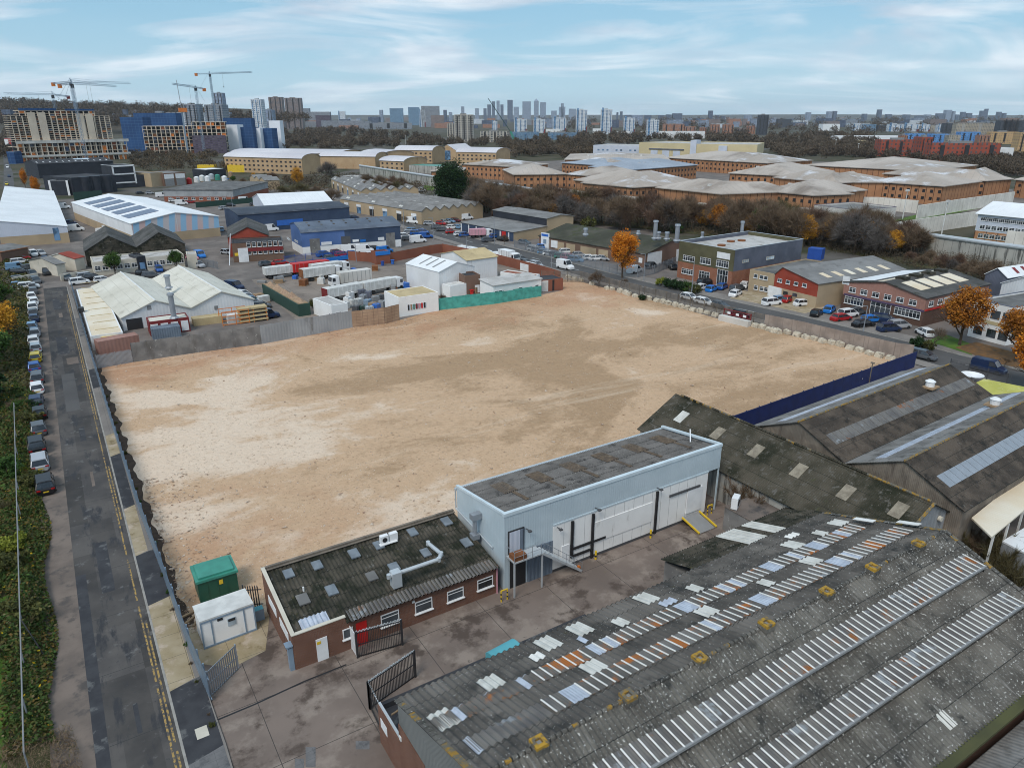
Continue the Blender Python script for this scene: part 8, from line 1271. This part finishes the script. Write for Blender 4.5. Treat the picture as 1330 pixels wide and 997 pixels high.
# row along the bramble bank
row = 'black:estate silver:estate black:suv grey:hatch black:hatch navy:saloon white:hatch grey:estate blue:hatch yellow:hatch white:hatch white:saloon silver:hatch lightblue:hatch navy:hatch grey:hatch white:suv white:hatch white:hatch grey:saloon silver:hatch'.split()
ys = [P(60, 634).y, P(55, 609).y, P(51, 583).y]; y = ys[0]
for i, s_ in enumerate(row):
    c_, t_ = s_.split(':'); car((-5.9 + .5 * (RNG.random() - .5) + (.25 if i == 0 else 0), ys[0] + i * 5.75 + RNG.random() * 1.0, .06), 90 + RNG.random() * 7 - 3.5 + (3 if i == 0 else 0), t_, c_, '%s %s in the kerbside row by the brambles, %s from the camera' % (CN[c_], TN[t_], nth(i)), 'cars parked along the side road', i < 12)
LOT = [  # px, py, heading, type, colour, label tail; grouped by place
 ('cars in the far left lot', 'in the far left car lot', '44,332,-80,suv,white 53.6,331,-70,hatch,silver 59,340,-90,hatch,navy 61,356,-90,pickup,black 47,367,-80,estate,grey 38,375,2,suv,white 27,373,0,hatch,lightblue 26,365,0,hatch,grey 26,356,0,estate,black 22,350,0,van,lightblue 38.6,350,10,hatch,grey 26,342,10,estate,white 30,337,5,hatch,red 43,358,-80,hatch,grey 88,363,-85,hatch,grey 104,369,5,suv,white 113,361,10,estate,silver 121,363,10,estate,black 134,366,5,hatch,white 85,350,5,panel,white 97,348,5,panel,white'),
 ('cars by the white offices', 'beside the low white offices', '187,357,-10,hatch,black 207,352,-90,hatch,blue 257,347,-60,suv,silver 260,334,-80,van,bright 197,360,-10,estate,grey 240,331,-60,hatch,lightblue 250,337,-60,hatch,pink'),
 ('cars beside the white gabled warehouse', 'beside the white twin-gabled warehouse', '305,375,-60,van,navy 316,385,-50,hatch,white 321,389,-50,hatch,silver 326,393,-50,hatch,lightblue 329,398,-10,estate,black 340,400,-10,hatch,grey 347,413,0,van,navy 338,407,0,hatch,grey'),
 ('vehicles in the delivery yard', 'in the yard between the big white sheds', '83,271,0,panel,white 91,292,0,van,navy 134,291,0,estate,white 145,301,10,panel,white 137,305,10,panel,white 151,309,20,hatch,white 99,300,0,panel,white'),
 ('vehicles scattered in the middle yards', 'in the middle yards', '318,262,10,panel,white 330,267,0,hatch,grey 300,268,-30,hatch,black 291,272,20,estate,silver 352,300,0,panel,white 340,305,10,hatch,grey 330,300,60,hatch,blue 310,312,0,panel,white 288,300,80,hatch,lightblue 295,330,-60,hatch,silver 380,296,0,panel,white 424,292,0,hatch,white 445,288,10,panel,white 460,284,0,hatch,navy 225,262,0,hatch,white 236,266,0,panel,white 248,264,10,hatch,red 210,256,0,panel,white 195,252,0,hatch,silver 182,252,20,hatch,black 12,230,-90,hatch,navy 10,218,-90,panel,white 9,240,-90,hatch,yellow 12,250,-90,panel,white 30,262,0,hatch,red 40,266,10,hatch,grey'),
 ('vehicles at the blue warehouse', 'in front of the blue trade warehouse', '421,333,10,suv,blue 430,337,5,hatch,grey 444,333,0,hatch,red 438,330,0,hatch,maroon 455,328,-20,panel,white 464,327,-20,panel,white 474,328,-20,panel,white 459,332,-20,hatch,blue 487,325,-10,hatch,black 483,333,5,hatch,white 500,328,5,van,bright 492,322,0,panel,white 364,344,5,saloon,red 346,345,10,hatch,grey'),
 ('vehicles on the corner forecourt', 'on the corner forecourt by the blue warehouse', '525,309,-20,suv,white 533,304,-20,estate,silver 541,305,-20,suv,blue 553,309,-20,van,blue 543,315,0,panel,white 531,312,-20,estate,grey 536,301,-20,estate,lightblue 550,303,-20,hatch,blue'),
 ('cars at the garage', 'parked in front of the garage bays', '558,292,-30,estate,silver 573,292,-60,hatch,red 578.6,290,-60,hatch,silver 585,289,-60,hatch,lightblue 592,288,-60,hatch,maroon 568,297,-30,estate,grey 575,300,-30,estate,grey 586,303,-10,hatch,red 597,306,-10,hatch,white 604,307,-10,hatch,blue 587,297,-10,hatch,white 596,297,-60,hatch,lightblue 634,314,-10,estate,grey 643,309,0,hatch,blue 653,313,-60,hatch,black 537,290,-60,panel,white 606,285,0,panel,white'),
 ('vehicles behind the conifer', 'on the lane beside the big conifer', '567,255,-90,pickup,grey 572,260,-60,panel,white 539,254,10,panel,white 547,249,10,panel,white 530,257,10,hatch,silver 523,258,10,hatch,white 562,266,10,van,yellow 583,267,-40,hatch,white 579,262,-40,hatch,red 498,230,0,hatch,grey 478,231,0,estate,white 486,232,0,hatch,navy'),
 ('vehicles along the main road', 'on the near side of the main road', '677,340,-83,hatch,black 684,344,-83,hatch,grey 696,346,-83,estate,silver 734,349,-83,panel,white 895,389,-83,hatch,white 914,395,-83,hatch,white 936,400,-83,hatch,grey 1197,465,-83,estate,grey 1283,482,-83,van,navy'),
 ('cars behind the palisade fence', 'behind the timber merchant palisade fence', '681,317,-60,hatch,grey 694,326,-60,suv,white 699,327,-60,hatch,silver 707,330,-60,hatch,lightblue 714,332,-60,hatch,white 722,333,-60,hatch,grey 730,336,-60,suv,green 738,337,-60,suv,pink 748,340,-60,suv,lightblue 736,329,-20,estate,white 752,333,-20,hatch,silver 766,337,-20,hatch,white 774,338,-20,hatch,white 784,338,-60,hatch,silver 824,354,10,van,white 845,348,20,suv,black 873,349,60,estate,black 868,345,60,estate,black 705,323,-20,hatch,bright'),
 ('cars at the green office', 'parked below the green and slate office', '916,370,0,suv,black 924,378,20,hatch,bright 938,375,20,hatch,blue 955,384,20,saloon,white 957,377,10,estate,grey 967,373,30,hatch,white 911,376,10,hatch,white'),
 ('cars at the red gable workshop', 'on the forecourt of the red gable workshop', '1002,396,-10,suv,white 1014,392,-10,hatch,lightblue 1023,392,10,hatch,red 1042,397,-15,beetle,white 1060,410,20,hatch,black 1077,405,20,hatch,bright'),
 ('cars at the pink clad unit', 'parked in front of the pink clad unit', '1092,416,-10,saloon,red 1101,411,-10,suv,white 1112,408,-10,hatch,grey 1121,424,-15,saloon,black 1131,418,-15,hatch,bright 1147,418,-60,suv,navy 1154,430,-20,suv,navy 1167,426,-20,suv,silver 1200,435,60,hatch,white')]
for grp, tail, items in LOT:
    seen = {}; its = [s_.split(',') for s_ in items.split()]
    for i, (px, py, a, t_, c_) in enumerate(its): car(P(float(px), float(py), .05 if 'road' not in grp else .07), float(a), t_, c_, '%s %s %s, %s from the west' % (CN[c_], TN[t_], tail, nth(sorted(range(len(its)), key=lambda k: float(its[k][0])).index(i))) if sum(1 for k in its if k[3:] == its[i][3:]) > 1 else '%s %s %s' % (CN[c_], TN[t_], tail), grp)
# lorries
def lorry(px, py, ang, L, label, body='white_dirty', cab='white', cabon=True, H=3.4, end=None, group='lorries in the yard'):
    q = P(px, py); q.z = .04; e = empty('lorry' if cabon else 'lorry_trailer', label, 'lorry' if cabon else 'trailer', q, R(ang), group); W = 1.22; m = M(); m.box(-L / 2, -W, 1.05, L / 2, W, H); m.build('box_body', [body], e)
    for i in range(int(L / 1.1)): x = -L / 2 + .5 + i * 1.1; m = M(); m.box(x - .04, -W - .03, 1.1, x + .04, -W - .002, H - .05); m.box(x - .04, W + .002, 1.1, x + .04, W + .03, H - .05); m.build('side_rib', ['grey' if body != 'white_dirty' else 'white'], e)
    m = M(); m.box(-L / 2 + .2, -.45, .7, L / 2 + (2.2 if cabon else 0), .45, 1.04); m.build('chassis', ['black'], e)
    if end: m = M(); m.box(-L / 2 - .06, -W, 1.05, -L / 2 - .002, W, H); m.build('tailgate', [end], e)
    xs = [-L / 2 + 1, -L / 2 + 2.3, L / 2 - .8] + ([L / 2 + 1.5] if cabon else [])
    for x in xs:
        for s in (-1, 1): m = M(); m.tube((x, s * (W - .3), .5), (x, s * W, .5), .5, n=12); m.build('wheel', ['tyre'], e)
    if cabon:
        x = L / 2 + .25; m = M(); p = [(x, .7), (x + 1.95, .7), (x + 2.0, 1.6), (x + 1.75, 2.75), (x + .1, 2.9)]
        for s in (-1, 1): m.poly([(a, s * 1.18, z) for a, z in (p if s < 0 else p[::-1])])
        for (a, z), (c, z2) in zip(p, p[1:] + p[:1]): m.quad((a, -1.18, z), (a, 1.18, z), (c, 1.18, z2), (c, -1.18, z2))
        m.build('cab', [cab], e); m = M(); m.quad((x + 2.0, -1.05, 1.65), (x + 2.0, 1.05, 1.65), (x + 1.79, 1.05, 2.6), (x + 1.79, -1.05, 2.6)); m.v = [(a + .02, b, c) for a, b, c in m.v]; m.build('windscreen', ['car_glass'], e)
        for s in (-1, 1): m = M(); m.box(x + 1.0, s * 1.19 - .01, 1.65, x + 1.75, s * 1.19 + .01, 2.45); m.build('side_window', ['car_glass'], e)
lorry(366, 360, 3, 8.5, 'grey-white tipper trailer nearest the brick corner of the lorry yard', cabon=False, H=2.9); lorry(404, 356, 3, 9.5, 'red fronted box trailer behind the white tipper trailers', 'red', cabon=False, end='red', H=3.2); lorry(413, 363, 8, 8.5, 'long white ribbed tipper with brown tailgate in the middle of the yard', end='rust', H=3.1); lorry(424, 357, 8, 8, 'white covered tipper parked behind the ribbed one', H=3.1)
lorry(461, 370, 184, 8, 'white box lorry facing left with dark windscreen', 'concrete_pale', H=3.5); lorry(446, 388, 12, 9, 'white tipper with red tail end beside the stacked tanks', end='maroon', H=3.0); lorry(491, 380, 12, 8.5, 'white tipper with red cover behind the barrels', H=3.0); lorry(658, 340, -83, 4.6, 'white box lorry parked on the main road verge', 'white', H=3.3, group='lorries on the main road'); lorry(620, 309, -15, 5.2, 'box van painted with a pink mural at the garage', 'pink', H=3.0, group='lorries on the main road')
for i, (px, py, w_) in enumerate(((601, 329, 1.6), (613.6, 331, 1.9), (632, 335, 1.9), (647, 338, 2.1), (687, 352, 2.2))):
    q = P(px, py); m = M(); m.prism([(-w_ * 1.1, -1), (w_ * 1.1, -1.05), (w_ * 1.1, 1), (-w_ * 1.1, 1)], 0, 1.9); m.prism([(-w_ * .9, -.8), (w_ * .85, -.8), (w_ * .85, .8), (-w_ * .9, .8)], 1.9, 2.25); tag(m.build('covered_crate', ['white'], None, q, -1.45), 'white sheeted crate on the verge outside the yard wall, %s from the west' % nth(i), 'crate', 'white crates along the yard wall')
for i, (px, py, c_, h_) in enumerate(((452, 395, 'white', 1.6), (459, 398, 'white_dirty', 1.6), (466, 396, 'lamp_white', 1.4), (472, 392, 'steel_galv', 1.6), (478, 397, 'steel_blue', 1.4), (484, 400, 'wood', 1.2), (463, 404, 'dark_grey', 1.2), (471, 403, 'dark_green', 1.0), (480, 405, 'steel_pale', 1.2), (488, 394, 'grey', 1.6), (489, 403, 'paint_blue', 1.4), (494, 392, 'dark_grey', 1.6), (496, 399, 'clad_grey', 1.4), (479, 388, 'clad_slate', 1.7), (470, 386, 'clad_slate', 1.8), (455, 389, 'white', 1.7), (449, 401, 'white_dirty', 1.5), (482, 409, 'red', .8))):
    q = P(px, py); m = M(); m.box(-.75, -.6, .15, .75, .6, h_); m.box(-.8, -.65, 0, .8, .65, .14, 1); m.box(-.2, -.2, h_, .2, .2, h_ + .1, 1)
    for k in (-.4, 0, .4): m.box(k - .02, -.63, .15, k + .02, -.6, h_, 1)
    tag(m.build('caged_tank', [c_, 'grey'], None, q, RNG.random()), '%s %s tank in the crowded drum yard' % (nth(i), c_.replace('_', ' ').replace('clad ', '').replace('paint ', '').replace('lamp ', 'bright ')), 'tank', 'tanks in the drum yard')
for i, (px, py, c_) in enumerate(((657, 361, 'red'), (661, 362, 'dark_green'), (665, 363, 'paint_blue'), (669, 364, 'red'), (674, 364, 'paint_blue'), (613, 383, 'red'), (369, 344, 'paint_blue'), (497, 345, 'paint_royal'), (510, 343, 'paint_blue'))): q = P(px, py); m = M(); m.tube((0, 0, 0), (0, 0, 1.1), .38, .42, n=10); m.box(-.45, -.45, 1.1, .45, .45, 1.2); tag(m.build('waste_bin', [c_], None, q), '%s bin standing in the lorry yard, %s from the left' % (c_.replace('_', ' ').replace('paint ', ''), nth(sorted((613, 369, 497, 510, 657, 661, 665, 669, 674)).index(px))), 'bin', 'bins in the lorry yard')
for i in range(70):
    zx = ((300, 420, 352, 372), (300, 345, 385, 400), (395, 520, 350, 358), (505, 530, 372, 395), (255, 300, 222, 242), (120, 150, 262, 285), (590, 640, 372, 382), (570, 598, 262, 268))[i % 8]; px = zx[0] + (zx[1] - zx[0]) * RNG.random(); py = zx[2] + (zx[3] - zx[2]) * RNG.random(); q = P(px, py); w_, d_, h_ = .5 + RNG.random(), .4 + .7 * RNG.random(), .4 + 1.3 * RNG.random(); m = M(); m.box(-w_, -d_, 0, w_, d_, .14, 1); m.box(-w_ * .92, -d_ * .92, .14, w_ * .9, d_ * .95, h_); tag(m.build('stacked_goods', [('wood', 'white_dirty', 'rust', 'clad_grey', 'paint_blue', 'dark_green', 'grey')[i % 7], 'wood'], None, q, RNG.random() * 3), 'small pallet of goods lying loose in a works yard', 'pallet', 'pallets of goods in the yards')
# street lamps
for i, (px, py, top) in enumerate(((485, 292, 262), (525, 300, 262), (563, 312, 283), (606, 332, 306), (642, 318, 283), (716, 356, 335), (898, 383, 340), (1121, 431, 400), (608, 281, 262), (454, 284, 262), (593, 356, 345), (463, 341, 322), (303, 275, 252), (274, 268, 250), (115, 279, 271), (836, 365, 330))):
    q = P(px, py); h = max(5, hgt(q, top)); e = empty('street_lamp', 'slim grey street lamp on the estate, %s from the west edge' % nth(sorted((485, 525, 563, 606, 642, 716, 898, 1121, 608, 454, 593, 463, 303, 274, 115, 836)).index(px)), 'street lamp', q, 0, 'street lamps of the estate'); m = M(); m.tube((0, 0, 0), (0, 0, h), .11, .07, n=6); m.build('post', ['steel_galv'], e); m = M(); m.bar((0, 0, h), (-1.0, 0, h + .15), .09, .09); m.build('arm', ['steel_galv'], e); m = M(); m.box(-1.5, -.12, h + .1, -.9, .12, h + .2); m.build('lamp_head', ['grey'], e)
# ---------------------------------------------------------------- air
hm_ = bpy.data.materials.new('haze'); hm_.use_nodes = True; nt = hm_.node_tree; nt.nodes.clear(); ov = nt.nodes.new('ShaderNodeOutputMaterial'); pv = nt.nodes.new('ShaderNodeVolumePrincipled'); pv.inputs['Color'].default_value = (.85, .92, 1, 1); pv.inputs['Density'].default_value = 3.2e-5; pv.inputs['Anisotropy'].default_value = .2; nt.links.new(pv.outputs[0], ov.inputs['Volume'])
m = M(); m.box(-17000, -3500, -1, 17000, 18000, 330); o = m.build('haze', ['white']); o.data.materials.clear(); o.data.materials.append(hm_); o['kind'] = 'stuff'; o['label'] = 'thin pale haze over the distant city'
